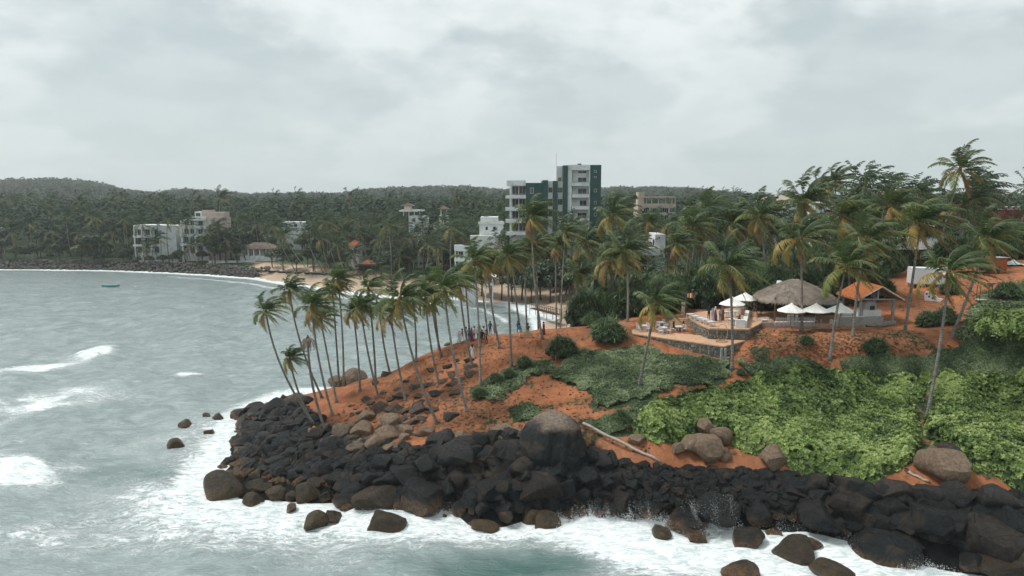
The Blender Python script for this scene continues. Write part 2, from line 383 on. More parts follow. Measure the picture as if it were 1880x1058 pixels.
# foam: where the swell breaks on the rocks and where the photograph shows crests and streaks
spx, spy = proj(np.stack([SX, SY, np.zeros_like(SX)], -1))
foam = .92 * sstep(sea_t, -1.7, -.35) * (SY < 112)
def ell(cx, cy, rx, ry, a, rot=0.):
    c, s_ = math.cos(R(rot)), math.sin(R(rot)); X, Y = spx - cx, spy - cy
    q = ((X * c + Y * s_) / rx) ** 2 + ((-X * s_ + Y * c) / ry) ** 2; return a * np.exp(-q * 1.1)
E = [(20, 868, 85, 34, 1.5, 8), (130, 858, 60, 14, .6, 0), (60, 678, 130, 9, .85, -7), (170, 652, 48, 10, 1.15, -12), (90, 735, 200, 30, .72, -8), (345, 687, 40, 5, .85, 0),
     (20, 770, 90, 14, .6, -20), (430, 945, 380, 85, .74, 4), (200, 960, 320, 55, .62, -8), (760, 958, 320, 50, 1.0, 0), (330, 850, 170, 60, .5, 20), (480, 1000, 420, 40, .58, 0), (640, 1035, 300, 30, .5, 0), (520, 900, 160, 30, .62, 8), (370, 810, 130, 80, .58, -20), (470, 745, 80, 16, .75, -25),
     (960, 955, 240, 36, 1.2, 0), (1170, 990, 240, 75, 1.3, 10), (1500, 1015, 400, 95, 1.6, 4), (1800, 1050, 240, 40, 1.2, 0), (1080, 1048, 180, 30, .6, 0), (760, 1010, 220, 22, .5, 0), (440, 880, 70, 40, .62, 0), (140, 1010, 240, 30, .42, 0), (300, 900, 120, 16, .4, -10)]
for e in E: foam = np.maximum(foam, ell(*e)) + .12 * ell(*e)
foam = foam * np.where(spx < 330, .5 + 1.0 * fbm(SX, SY * 1.7, 4, .28), 1)
dark = ell(960, 1040, 150, 28, .75, -4) + ell(800, 1050, 120, 25, .4)
foam = np.clip(foam - dark, 0, 1.5)
sdist = -shore_dist(SX, SY)
surf = np.where(SY > 112, np.maximum(1.25 * np.exp(-((sdist - 1.5) / 2.6) ** 2), .8 * np.exp(-((sdist - 8 - 5 * fbm(SX, SY, 3, .04)) / 1.5) ** 2) * sstep(fbm(SX, SY, 2, .03), .35, .5)), 0)
foam = np.maximum(foam, surf * (SX < 14))
foam = np.maximum(foam, np.where((SY > 112) & (SX < 14), .85 * np.exp(-np.maximum(sdist, 0) / 5.) * sstep(SX, -30, -8), 0))
bore = ell(20, 868, 80, 30, .55, 8) + ell(170, 652, 45, 9, .5, -12) + ell(1450, 990, 260, 40, .25) + ell(60, 678, 120, 8, .25, -7)
SZ = SZ + bore * (.6 + .8 * fbm(SX, SY, 4, .8))
deep = np.clip(ell(960, 1040, 220, 36, .9, -4) + ell(260, 870, 160, 26, .55, 0) + ell(440, 1020, 120, 16, .4), 0, 1)
m, b = newmat('sea_water'); p = wpos(); fo = attr('foam'); dp = attr('deep')
w1 = nz(p, .28, 5, .6, 1.2); 
mp = N('ShaderNodeMapping'); LK(p, mp.inputs[0]); mp.inputs['Rotation'].default_value = (0, 0, R(-18)); mp.inputs['Scale'].default_value = (.55, 1.35, 1); q = mp.outputs[0]
lace = nz(q, .55, 8, .62, 1.6); lace2 = nz(q, 1.5, 7, .65, 1.1)
def ridge(x, k): return mth('SUBTRACT', 1., mth('MULTIPLY', mth('ABSOLUTE', mth('SUBTRACT', x, .5)), k), clamp=True)
pat = mth('ADD', mth('MULTIPLY', mth('MAXIMUM', ridge(lace, 9.), mth('MULTIPLY', ridge(lace2, 7.5), .85)), .5), mth('MULTIPLY', nz(q, .9, 8, .68), .5))
fm = mapr(mth('ADD', fo, pat), 1.0, 1.46, smooth=True)
fm = mth('MAXIMUM', fm, mth('MULTIPLY', mapr(fo, .2, .9), .30))
water = mixc(mapr(w1, .35, .65), (.285, .345, .34), (.205, .262, .26)); water = mixc(dp, water, (.055, .125, .112))
whit = mixc(mapr(nz(q, 1.6, 8, .72, .8), .42, .62), (.88, .91, .91), (.52, .61, .615))
setc(b, mixc(fm, water, whit), mixc(fm, (.16, .16, .16), (.8, .8, .8)), .5)
h = mth('ADD', mth('MULTIPLY', nz(q, 1.1, 6, .62, .6), .9), mth('MULTIPLY', nz(q, 4.5, 4, .6), .22)); h = mth('ADD', h, mth('MULTIPLY', fm, mth('MULTIPLY', lace2, .5)))
bump(b, h, .28)
SEA = link('sea', npmesh('sea', np.stack([SX, SY, SZ], -1).reshape(-1, 3), gridfaces(len(sx), len(sy)), {'foam': foam.ravel(), 'deep': deep.ravel()}, smooth=True), m, kind='structure')

# ------------------------------------------------------------------ boulders
def rockmat(name, lo, mid, hi, z1, z2, ck=.35):
    """weathered granite: algae below the splash line, black lichen above it, bare stone higher up"""
    m, b = newmat(name); p = wpos(); o = ocoord(); rnd = orand()
    z = N('ShaderNodeSeparateXYZ'); LK(p, z.inputs[0])
    sh = N('ShaderNodeVectorMath', operation='ADD'); LK(p, sh.inputs[0]); LK(N('ShaderNodeObjectInfo').outputs['Random'], sh.inputs[1])
    n1 = nz(p, .8, 6, .65); n2 = nz(p, 3.5, 6, .7); n3 = nz(p, 14, 4, .7)
    zz = mth('ADD', z.outputs[2], mth('MULTIPLY', mth('SUBTRACT', n1, .5), 1.5)); zz = mth('ADD', zz, mth('MULTIPLY', mth('SUBTRACT', rnd, .5), 1.2))
    big = mapr(nz(p, .45, 3, .6), .52, .64)
    def vary(c, k): return mixc(mapr(n2, .36, .7), c, tuple(x * k for x in c))
    low = mixc(mapr(n2, .45, .58), lo, (.035, .034, .016)); low = mixc(mapr(n3, .52, .66), low, (.17, .09, .04))
    c = mixc(mapr(zz, z1 - .35, z1 + .5), low, mixc(mth('MULTIPLY', big, .55), vary(mid, .5), (.06, .044, .032))); c = mixc(mapr(zz, z2 - .5, z2 + .6), c, vary(hi, .5))
    c = mixc(mth('MULTIPLY', mapr(nz(p, 1.9, 5, .7), .52, .7), .6), c, tuple(min(1, x * 2.6) for x in mid))
    v = N('ShaderNodeTexVoronoi', feature='DISTANCE_TO_EDGE'); wob = N('ShaderNodeVectorMath', operation='ADD'); LK(o, wob.inputs[0])
    ns = N('ShaderNodeTexNoise'); LK(o, ns.inputs['Vector']); ns.inputs['Scale'].default_value = 2.2; sc = N('ShaderNodeVectorMath', operation='SCALE'); LK(ns.outputs['Color'], sc.inputs[0]); sc.inputs['Scale'].default_value = .35
    LK(sc.outputs[0], wob.inputs[1]); LK(wob.outputs[0], v.inputs['Vector']); v.inputs['Scale'].default_value = .75
    crack = mapr(v.outputs['Distance'], .0, .02)
    c = mixc(mth('MULTIPLY', mth('SUBTRACT', 1., crack), ck), c, (.008, .009, .009))
    setc(b, c, mth('ADD', mapr(n2, .3, .7, .0, .3), mapr(zz, .2, 3.2, .24, .45)), .36)
    bump(b, mth('ADD', mth('MULTIPLY', crack, ck * 1.6), mth('ADD', mth('MULTIPLY', n2, .9), mth('MULTIPLY', n3, .45))), .2)
    return m
ROCK_SHORE = rockmat('shore_rock', (.15, .082, .045), (.0105, .0128, .0135), (.04, .037, .034), .75, 4.9)
ROCK_ALGAE = rockmat('algae_rock', (.085, .054, .025), (.05, .036, .02), (.045, .036, .026), .6, 2.2, .1)
ROCK_DRY = rockmat('dry_rock', (.17, .11, .065), (.13, .095, .066), (.26, .18, .12), 2.2, 3.4, .08)
ROCK_BOULDER = rockmat('great_boulder_rock', (.10, .06, .03), (.012, .0145, .015), (.30, .225, .17), .8, 6.9, .06)
ROCK_LEDGE = rockmat('ledge_rock', (.10, .065, .045), (.085, .055, .038), (.13, .08, .052), 2, 6, .1)
ROCK_DARK = rockmat('soil_rock', (.06, .045, .035), (.05, .04, .033), (.055, .045, .036), 1, 9)
def rock_mesh(seed, sub=3, flat=.75, blocky=.5):
    rnd = random.Random(seed); bm = bmesh.new(); bmesh.ops.create_icosphere(bm, subdivisions=sub, radius=1)
    planes = []
    q = Quaternion((rnd.gauss(0, 1), rnd.gauss(0, 1) * .35, rnd.gauss(0, 1) * .35, rnd.gauss(0, 1))).normalized()
    for ax in range(3):       # granite joints: three main directions
        for s_ in (-1, 1):
            n = Vector([s_ if i == ax else rnd.gauss(0, .16 + .3 * (1 - blocky)) for i in range(3)]).normalized(); planes.append((q @ n, rnd.uniform(.52, .74)))
    for k in range(9): planes.append((Vector((rnd.gauss(0, 1), rnd.gauss(0, 1), rnd.gauss(0, 1))).normalized(), rnd.uniform(.68, .9)))
    off = Vector((rnd.uniform(0, 99),) * 3); sx_, sy_ = rnd.uniform(.85, 1.25), rnd.uniform(.75, 1.1)
    for v in bm.verts:
        c = v.co.copy()
        for n, d in planes:
            k = c.dot(n) - d
            if k > 0: c -= n * k * (.80 + .19 * blocky)
        c *= 1.28
        c += c.normalized() * (mnoise.fractal(c * 1.3 + off, 1., 2., 4) * .07 + mnoise.fractal(c * 4 + off, 1., 2., 3) * .022)
        v.co = Vector((c.x * sx_, c.y * sy_, c.z * flat))
    me = bpy.data.meshes.new('boulder'); bm.to_mesh(me); bm.free()
    me.polygons.foreach_set('use_smooth', [True] * len(me.polygons)); me.set_sharp_from_angle(angle=R(38)); return me
RK = {}
def rockset(key, mat, n, **k):
    L = []
    for i in range(n):
        me = rock_mesh(sum(map(ord, key)) * 31 + i * 7, **k); me.materials.append(mat); L.append(me)
    RK[key] = L
rockset('shore', ROCK_SHORE, 12, flat=.78, blocky=.9)
ROCK_BROWN = rockmat('brown_shore_rock', (.09, .058, .03), (.024, .019, .015), (.05, .04, .032), .8, 4.2)
for i in (2, 5, 9): RK['shore'][i].materials[0] = ROCK_BROWN
rockset('algae', ROCK_ALGAE, 6, flat=.7, blocky=.35); rockset('dry', ROCK_DRY, 6, flat=.62, blocky=.7); rockset('dark', ROCK_DARK, 5, flat=.55, blocky=.9); rockset('ledge', ROCK_LEDGE, 6, flat=.42, blocky=1.)
PLACED = []   # x, y, r
def boulder(px, py, wpx, key, label, group=None, hk=1., var=None, sink=.35, tilt=True, base=None, hpx=None, mat=None, name='boulder'):
    """a boulder whose outline is centred on (px, py) and wpx wide in the photograph, resting on the ground under it"""
    g = G(px, py + wpx * .18)
    if g.z < -.35: g = PZ(px, py + wpx * .22, -.1)
    dep = (g - Vector((0, 0, CAMZ))).length; r = wpx / F * dep / 2 * .97
    me = RK[key][(len(PLACED) if var is None else var) % len(RK[key])]
    o = bpy.data.objects.new(name, me); COL.objects.link(o)
    hz = (hpx / wpx if hpx else hk)
    o.scale = (r, r, r * hz * (1.15 if hpx else 1)); o.location = (g.x, g.y, g.z + (r * hz * .35 * (1 - sink) + .05 if key not in ('ledge', 'dark') else -.02 * r))
    rr = random.Random(len(PLACED) * 13 + 5)
    o.rotation_euler = (rr.uniform(-.35, .35), rr.uniform(-.35, .35), rr.uniform(0, 6.28)) if tilt else (0, 0, rr.uniform(-.3, .3))
    tag(o, label, 'rock', group); PLACED.append((g.x, g.y, r)); return o
# single rocks one can point at
HERO = [
 # lone rocks in the water, left
 (340, 779, 24, 'algae', 'small rounded brown rock alone in the water left of the point, upper of two'), (324, 815, 30, 'algae', 'flat brown rock alone in the water left of the point, lower of two'),
 (400, 767, 20, 'shore', 'small dark rock awash beside the tip of the rock pile'), (380, 764, 15, 'shore', 'lowest flat dark rock awash furthest from the tip of the pile'), (384, 794, 17, 'shore', 'small flat dark rock awash below two lone brown rocks'),
 (412, 892, 66, 'algae', 'long low brown rock lying in foam at left end of the algae rocks'), (436, 872, 32, 'shore', 'black pointed rock leaning behind the long low brown rock'),
 (465, 918, 37, 'algae', 'brown rounded rock lowest at the left of the algae cluster'), (470, 893, 30, 'algae', 'upright brown rock in the middle of the algae cluster'), (472, 872, 30, 'algae', 'brown knobbly rock at the top of the algae cluster'), (480, 895, 26, 'algae', 'brown boulder at right of the upright rock in algae cluster'),
 (507, 905, 34, 'algae', 'wide brown rock right of the algae cluster with foam around it'), (535, 910, 24, 'algae', 'small brown rock between two large algae boulders'), (563, 905, 44, 'algae', 'tall mottled brown boulder standing in foam, biggest of the algae rocks'), (575, 890, 30, 'algae', 'brown rock leaning behind the tall mottled boulder'),
 (536, 933, 20, 'shore', 'small black rock in foam below the tall mottled boulder'), (598, 911, 22, 'shore', 'small black rock in foam right of the tall mottled boulder'), (626, 912, 20, 'shore', 'small black rock in foam beside the wide brown ledge'), (639, 932, 23, 'shore', 'small dark rock alone in foam below the wide brown ledge'),
 (578, 954, 44, 'algae', 'brown wedge shaped rock alone in the foam, nearest the bottom left'), (612, 946, 28, 'shore', 'flat black rock in foam right of the brown wedge rock'), (706, 958, 62, 'algae', 'wide humped brown rock alone in the foam'), (889, 966, 36, 'algae', 'round brown rock alone in white foam below the cliff'),
 (928, 946, 30, 'algae', 'upright dark brown rock in foam, right of the lone round one'), (975, 944, 44, 'algae', 'low brown rock at the foot of the dark cliff, left of the pair'), (1003, 955, 46, 'algae', 'flat brown rock at the foot of the dark cliff, right of the pair'), (1040, 940, 34, 'algae', 'rough brown rock tucked under the dark cliff by white surf'), (816, 948, 10, 'shore', 'tiny black rock poking out of foam'),
 (432, 812, 18, 'shore', 'little black stone awash at the left edge of the pile, upper'), (447, 797, 16, 'shore', 'little black stone awash near the pile tip'), (421, 846, 22, 'shore', 'flat black stone awash left of the pile'), (408, 858, 13, 'shore', 'tiny stone in foam left of the flat black one'), (455, 850, 26, 'algae', 'rough brown stone in foam above the algae cluster'), (436, 838, 20, 'shore', 'black stone in foam beside the flat one'),
 # cliff foot
 (705, 910, 78, 'algae', 'wide brown ledge of rock with surf running past its foot'), (782, 905, 108, 'shore', 'big dark rock with thin white runs of water down its face'), (864, 884, 72, 'shore', 'big square dark block with a rusty brown band near its foot'), (915, 890, 38, 'shore', 'egg shaped grey rock wedged beside the square dark block'),
 (990, 892, 104, 'shore', 'broad smooth dark rock face with a rusty patch'), (1065, 905, 40, 'shore', 'grey rock at right foot of the broad smooth rock face'), (690, 880, 60, 'shore', 'slanting black slab above the wide brown ledge'), (640, 888, 40, 'shore', 'dark rock between the loose pile and the brown ledge'),
 # upper cliff
 (838, 830, 86, 'shore', 'big cracked black boulder with a flat top at the left of the cliff'), (745, 868, 60, 'shore', 'cracked black block below the flat topped boulder'), (785, 850, 56, 'shore', 'black block split by thin cracks beside the red slope'), (905, 836, 56, 'shore', 'rounded black boulder left of the great pale topped boulder'), (945, 828, 40, 'shore', 'small black boulder touching left side of great pale topped boulder'),
 (880, 805, 50, 'shore', 'black block just under the red soil edge'), (1085, 838, 42, 'shore', 'tall black block touching right side of great pale topped boulder'), (1110, 850, 44, 'shore', 'black block right of the great boulder under the fallen trunk'), (920, 790, 40, 'dry', 'brown cracked rock behind the great boulder on its left'), (948, 796, 28, 'dry', 'small brown rock pressed against the great boulder'),
 (1130, 880, 50, 'shore', 'dark boulder at left end of the small stone slope'), (1140, 915, 56, 'shore', 'big dark rock just above the white surf'), (1190, 930, 40, 'shore', 'brown wet rock at the edge of white surf'),
 # right shore
 (1260, 955, 80, 'shore', 'wet dark boulder with surf pouring off its left side'), (1315, 930, 90, 'shore', 'wide cracked dark slab with splash in front'), (1212, 978, 44, 'algae', 'brown upright rock standing in the white surf'), (1275, 985, 40, 'shore', 'low wet rock in white surf right of the upright brown one'), (1372, 990, 48, 'shore', 'wet grey dome of rock alone in the surf'), (1418, 980, 32, 'shore', 'small wet rock between two surf rocks'), (1396, 945, 46, 'shore', 'square wet rock with surf at its foot'),
 (1460, 1010, 60, 'algae', 'tall brown banded rock standing in surf'), (1490, 1000, 36, 'shore', 'dark rock behind the tall brown banded one'), (1527, 1050, 60, 'algae', 'brown rock at bottom edge of the picture in surf'), (1600, 960, 60, 'shore', 'smooth grey rock with trickles of foam on top'), (1618, 1010, 110, 'shore', 'great round wet rock with brown foot at bottom right'),
 (1360, 1046, 44, 'shore', 'grey rock at bottom edge half covered in surf'), (1500, 945, 84, 'shore', 'big leaning black slab in the right shore wall'), (1560, 920, 90, 'shore', 'big black slab with a bowl shaped face under green shrubs'), (1625, 930, 60, 'shore', 'upright cracked black rock in the right shore wall'), (1700, 950, 84, 'shore', 'tall leaning grey slab with brown foot, left of a matching pair'), (1745, 955, 80, 'shore', 'tall leaning grey slab with brown foot, right of a matching pair'),
 (1750, 910, 70, 'shore', 'black boulder on top of the right shore wall near the pale block'), (1810, 990, 120, 'shore', 'long slanting wet rock at bottom right with brown base'), (1780, 1030, 50, 'shore', 'small dark rock with a thin waterfall at bottom right'), (1860, 960, 80, 'shore', 'dark boulder at right edge of the picture above the water'), (1850, 1020, 90, 'algae', 'brown wet ledge in the bottom right corner'), (1830, 915, 70, 'shore', 'black boulder at right edge below the bright green shrubs'), (1660, 990, 50, 'shore', 'dark wedge rock beside the great round wet rock'),
 # dry rocks at the edge of the green shrubs
 (1292, 822, 52, 'dry', 'large tan boulder in front of bright green shrubs'), (1320, 805, 38, 'dry', 'tan boulder leaning on the large tan one'), (1296, 790, 34, 'dry', 'brown boulder half hidden under shrub leaves'), (1328, 836, 26, 'dry', 'small tan stone right of the large tan boulder'), (1420, 845, 44, 'dry', 'grey brown boulder standing under the shrub edge'), (1435, 818, 38, 'dark', 'dark rock half hidden in the shrub edge'), (1725, 858, 62, 'dry', 'pale flat topped block at the right shrub edge'), (1742, 822, 50, 'dark', 'dark brown rock tucked in shrub gap above the pale block'), (1267, 818, 34, 'dry', 'brown stone left of the large tan boulder'), (1243, 825, 24, 'dry', 'small pinkish brown stone left end of tan boulders'), (1168, 806, 28, 'dry', 'pale stone above the fallen trunk'), (1711, 832, 18, 'dry', 'small orange stone in shrub gap'),
 # tip of the headland: tan rocks
 (628, 790, 40, 'dry', 'pale rounded boulder at the foot of red slope, near the tip'), (665, 788, 40, 'dry', 'pale boulder second from the tip along the red slope'), (712, 795, 46, 'dry', 'longest pale slab lying below the red slope'), (748, 790, 34, 'dry', 'pale block right of the longest pale slab'), (780, 792, 30, 'dry', 'small pale block beside a leaning palm root'), (690, 812, 40, 'dry', 'brown grey rock below the pale slabs'), (655, 822, 40, 'dry', 'grey brown rock under the pale boulders'), (720, 772, 44, 'dry', 'thin brown ledge on the red slope above pale slabs'), (670, 765, 36, 'dry', 'brown ledge stone beside palm roots'),
 (740, 722, 34, 'ledge', 'dark outcrop halfway up the red slope, upper'), (725, 745, 40, 'ledge', 'dark outcrop halfway up the red slope, lower'), (770, 745, 40, 'ledge', 'dark broken ledge right of the outcrop'), (700, 745, 30, 'ledge', 'dark broken stone left of the outcrop'), (828, 760, 34, 'dark', 'smooth dark boulder beside a palm at foot of the slope'), (822, 670, 20, 'dark', 'dark stone on the red slope among palm trunks'), (800, 720, 26, 'dark', 'dark stone under a palm base on the slope'), (648, 693, 48, 'dry', 'brown boulder against the sea at two palm bases'), (620, 700, 34, 'dry', 'smaller brown boulder left of the one against the sea'), (690, 700, 20, 'dark', 'dark rock on the skyline of the red slope'), (712, 684, 24, 'dark', 'dark square rock on skyline above red slope'), (822, 630, 14, 'dark', 'small brown rock on the skyline beside the people'),
 (845, 800, 26, 'dry', 'pale stone on the red soil above the cliff'), (560, 735, 26, 'shore', 'smooth dark green boulder against the sea near the tip'), (505, 745, 40, 'shore', 'big dark rounded boulder on the skyline of the tip'), (535, 735, 40, 'dry', 'brown boulder on the skyline between two palms'),
]
for t in HERO:
    k = {}
    if t[3] == 'shore' and t[2] > 48: k = dict(hk=.98, sink=.3); t = (t[0], t[1], t[2] * .80) + t[3:]
    if t[3] == 'dry' and t[0] > 1200: k = dict(hk=1.45, sink=.1)
    boulder(*t[:4], t[4], **k)
# the great pale-topped boulder
def dome_mesh():
    bm = bmesh.new(); bmesh.ops.create_icosphere(bm, subdivisions=5, radius=1); off = Vector((7, 3, 1))
    PL = [((.1, -1, .22), .74), ((.06, -.2, 1), .80), ((1, .05, .25), .86), ((-1, -.35, .55), .84), ((-.55, -.8, .35), .86), ((.75, -.7, .2), .88), ((.55, -.1, 1), .84), ((-.6, -.2, .9), .80), ((.1, -.75, .9), .86)]
    PL = [(Vector(n).normalized(), d) for n, d in PL]
    for v in bm.verts:
        c = v.co.copy()
        for n, d in PL:
            k = c.dot(n) - d
            if k > 0: c -= n * k * .86
        for x0, w_ in ((-.18, .03), (.28, .025), (.55, .02)):      # vertical joints in the face
            k = abs(c.x - x0 - .06 * math.sin(c.z * 4)) ; c.y += (.05 * max(0, 1 - k / (w_ * 1.6))) * (c.y < -.2)
        c += c.normalized() * (mnoise.fractal(c * 1.6 + off, 1., 2., 4) * .05 + mnoise.fractal(c * 6 + off, 1., 2., 3) * .014)
        v.co = Vector((c.x * 1.14, c.y * 1.1, c.z * 1.08))
    me = bpy.data.meshes.new('boulder'); bm.to_mesh(me); bm.free(); me.polygons.foreach_set('use_smooth', [True] * len(me.polygons)); return me
g0 = G(1015, 842); rs = RK['great'] = [dome_mesh()]; rs[0].materials.append(ROCK_BOULDER)
dep = (g0 - Vector((0, 0, CAMZ))).length; rr_ = 104 / F * dep / 2
c0 = PY(1017, 812, g0.y + 1.2)
o = link('great_boulder', rs[0], None, label='great rounded boulder with pale tan top and black cracked face', cat='rock', loc=c0); o.scale = (rr_ * 1.02, rr_ * 1.02, rr_ * 1.0); o.rotation_euler.z = .08; PLACED.append((c0.x, c0.y, rr_))
# loose boulders of the shore pile, drawn from their own zones; nothing tells them apart within a zone
ZONES = [([(440, 760), (520, 735), (575, 740), (590, 790), (620, 810), (700, 830), (760, 845), (700, 880), (640, 880), (560, 880), (480, 870), (430, 850), (450, 800)], 16, 36, 84, 'shore', 'loose black boulder in the jumbled pile at the point', 'loose boulders of the tip'),
         ([(1120, 880), (1160, 860), (1240, 870), (1300, 865), (1440, 870), (1500, 890), (1500, 930), (1400, 930), (1340, 915), (1240, 920), (1150, 930)], 15, 34, 48, 'shore', 'black stone on the loose slope right of the cliff', 'small stones of the loose slope'),
         ([(1450, 885), (1560, 890), (1700, 905), (1880, 915), (1900, 1000), (1800, 1010), (1650, 960), (1500, 960)], 28, 56, 42, 'shore', 'black block in the right shore wall below the shrubs', 'blocks of the right shore wall'),
         ([(700, 850), (830, 870), (1000, 850), (1130, 850), (1120, 920), (1000, 910), (800, 900), (700, 905)], 28, 52, 34, 'shore', 'black boulder packed in the cliff', 'boulders packed in the cliff'),
         ([(590, 778), (700, 778), (800, 788), (800, 806), (700, 826), (590, 815)], 13, 26, 24, 'dry', 'brown stone along the foot of the red slope', 'brown stones at the foot of the red slope'),
         ([(680, 712), (760, 690), (830, 655), (872, 655), (868, 700), (830, 720), (800, 770), (700, 785), (650, 770)], 12, 30, 34, 'ledge', 'brown ledge stone on the red slope among palm stems', 'ledge stones of the red slope')]
for poly, a, bb, n, key, lab, grp in ZONES:
    if not n: continue
    xs = [q[0] for q in poly]; ys = [q[1] for q in poly]; rz_ = random.Random(len(lab)); k = 0; tries = 0
    while k < n and tries < 4000:
        tries += 1; px, py = rz_.uniform(min(xs), max(xs)), rz_.uniform(min(ys), max(ys))
        if not inpoly(np.array([px]), np.array([py]), poly)[0]: continue
        w = rz_.uniform(a, bb); g = G(px, py); r = w / F * (g - Vector((0, 0, CAMZ))).length / 2
        if any((g.x - x) ** 2 + (g.y - y) ** 2 < ((.62 if w < 40 else .42) * (r + q_)) ** 2 for x, y, q_ in PLACED): continue
        size = 'small ' if w < a + (bb - a) * .33 else 'large ' if w > a + (bb - a) * .7 else 'middling '
        f_ = (px - min(xs)) / (max(xs) - min(xs)); v_ = (py - min(ys)) / (max(ys) - min(ys))
        where = (', left end' if f_ < .25 else ', centre left' if f_ < .5 else ', centre right' if f_ < .75 else ', right end') + (', upper' if v_ < .33 else ', lower' if v_ > .67 else '')
        boulder(px, py, w, key, size + lab + where, grp); k += 1
# small stones filling the gaps: nobody could count them
def rubble(name, poly, n, s0, s1, mat, label, zlift=0., seed=3, world=None):
    rg = np.random.default_rng(seed); bm = bmesh.new(); bmesh.ops.create_icosphere(bm, subdivisions=1, radius=1); base = np.array([v.co[:] for v in bm.verts]); fc = np.array([[v.index for v in f.verts] for f in bm.faces]); bm.free()
    pts = []
    if world is not None: pts = world
    else:
        xs = [q[0] for q in poly]; ys = [q[1] for q in poly]
        while len(pts) < n:
            px, py = rg.uniform(min(xs), max(xs)), rg.uniform(min(ys), max(ys))
            if inpoly(np.array([px]), np.array([py]), poly)[0]:
                g = G(px, py)
                if g.z > -.6: pts.append(tuple(g))
    P = np.array(pts); n = len(P); s = rg.uniform(s0, s1, (n, 1, 1)) * (.6 + .8 * rg.random((n, 1, 3))) * np.array([1, 1, .75])
    th = rg.uniform(0, 6.28, n); Rm = np.zeros((n, 3, 3)); Rm[:, 0, 0] = np.cos(th); Rm[:, 0, 1] = -np.sin(th); Rm[:, 1, 0] = np.sin(th); Rm[:, 1, 1] = np.cos(th); Rm[:, 2, 2] = 1
    V = base[None] * (1 + .35 * (rg.random((n, len(base), 1)) - .5)) * s; V = np.einsum('nij,nkj->nki', Rm, V) + P[:, None]
    Fc = (fc[None] + (np.arange(n) * len(base))[:, None, None]).reshape(-1, 3)
    return link(name, npmesh(name, V.reshape(-1, 3), Fc), mat, label=label, cat='stones', kind='stuff')
LOWR = [rock_mesh(900 + i, sub=2, flat=.72, blocky=.85) for i in range(6)]; LOWA = [(np.array([v.co[:] for v in m_.vertices]), np.array([p_.vertices[:] for p_ in m_.polygons])) for m_ in LOWR]
def stone_pile(name, zones, mat, label, seed):
    rg = np.random.default_rng(seed); Vs, Fs = [], []; n0 = 0
    for poly, a, bb, n in zones:
        xs = [q[0] for q in poly]; ys = [q[1] for q in poly]; k = 0
        while k < n:
            px, py = rg.uniform(min(xs), max(xs)), rg.uniform(min(ys), max(ys))
            if not inpoly(np.array([px]), np.array([py]), poly)[0]: continue
            k += 1; g = G(px, py)
            if g.z < -.3: g = PZ(px, py, -.1)
            r = rg.uniform(a, bb) / F * (g - Vector((0, 0, CAMZ))).length / 2; v, f = LOWA[k % 6]; M_ = np.array(Quaternion((1, rg.normal() * .3, rg.normal() * .3, rg.normal() * 2)).normalized().to_matrix())
            Vs.append((v * r * np.array([1, 1, rg.uniform(.8, 1.2)])) @ M_.T + np.array(g) + np.array([0, 0, r * .25])); Fs.append(f + n0); n0 += len(v)
    me = npmesh(name, np.vstack(Vs), np.vstack(Fs), smooth=True); me.set_sharp_from_angle(angle=R(36)); return link(name, me, mat, label=label, cat='stones', kind='stuff')
stone_pile('wedged_stones', [([(600, 895), (760, 905), (1130, 915), (1210, 945), (1130, 955), (900, 940), (640, 935)], 16, 42, 110), ([(1450, 900), (1700, 915), (1880, 930), (1890, 1010), (1700, 985), (1500, 965)], 18, 46, 190), ([(780, 800), (960, 800), (1120, 830), (1130, 900), (800, 890)], 18, 44, 170), ([(1120, 880), (1240, 872), (1440, 875), (1500, 900), (1480, 945), (1340, 925), (1150, 935)], 10, 28, 340), ([(440, 765), (540, 735), (590, 790), (700, 830), (700, 885), (560, 885), (430, 855)], 10, 28, 360)], ROCK_SHORE, 'smaller black stones wedged between the shore boulders', 15)
rubble('shore_rubble', [(440, 770), (560, 740), (620, 800), (780, 820), (1000, 850), (1130, 850), (1240, 858), (1440, 868), (1600, 895), (1880, 905), (1880, 1010), (1600, 970), (1300, 930), (1000, 920), (760, 910), (520, 890), (430, 860)], 4200, .2, .6, ROCK_SHORE, 'small black stones filling the gaps of the rocky shore')
rubble('slope_rubble', [(590, 790), (640, 740), (700, 720), (800, 680), (860, 690), (900, 760), (860, 800), (700, 800)], 420, .08, .28, ROCK_DRY, 'scattered brown stones on the red slope', seed=5)
rubble('path_rubble', [(880, 700), (1100, 700), (1240, 800), (1180, 840), (1000, 760), (880, 790)], 260, .05, .16, ROCK_DARK, 'scattered pebbles and clods on the red path', seed=6)
# ------------------------------------------------------------------ vegetation materials
TRUNK, b = newmat('palm_trunk'); p = wpos(); sz = N('ShaderNodeSeparateXYZ'); LK(ocoord(), sz.inputs[0])
rg_ = mth('SINE', mth('ADD', mth('MULTIPLY', sz.outputs[2], 38.), mth('MULTIPLY', nz(p, 3., 3), 5.)))
tn = nz(p, 1.3, 5, .6)
tcol = mixc(mapr(tn, .35, .68), (.36, .335, .30), (.21, .195, .17)); tcol = mixc(mth('MULTIPLY', mapr(rg_, .3, 1.), .55), tcol, (.075, .066, .058))
v_ = mth('ADD', mth('MULTIPLY', orand(), .5), .72); s_ = N('ShaderNodeVectorMath', operation='SCALE'); LK(tcol, s_.inputs[0]); LK(v_, s_.inputs['Scale'])
setc(b, s_.outputs[0], .85, .2); bump(b, rg_, .03)
FROND = leafmat('palm_frond', [(0, (.032, .062, .022)), (.3, (.072, .115, .037)), (.52, (.18, .205, .058)), (.75, (.40, .28, .07)), (1, (.33, .2, .09))], .35, .5, .28)
FROND_FAR = leafmat('far_palm_frond', [(0, (.018, .042, .02)), (.3, (.045, .08, .034)), (.52, (.10, .125, .045)), (.75, (.22, .17, .055)), (1, (.2, .13, .06))], .4, .65, .25)
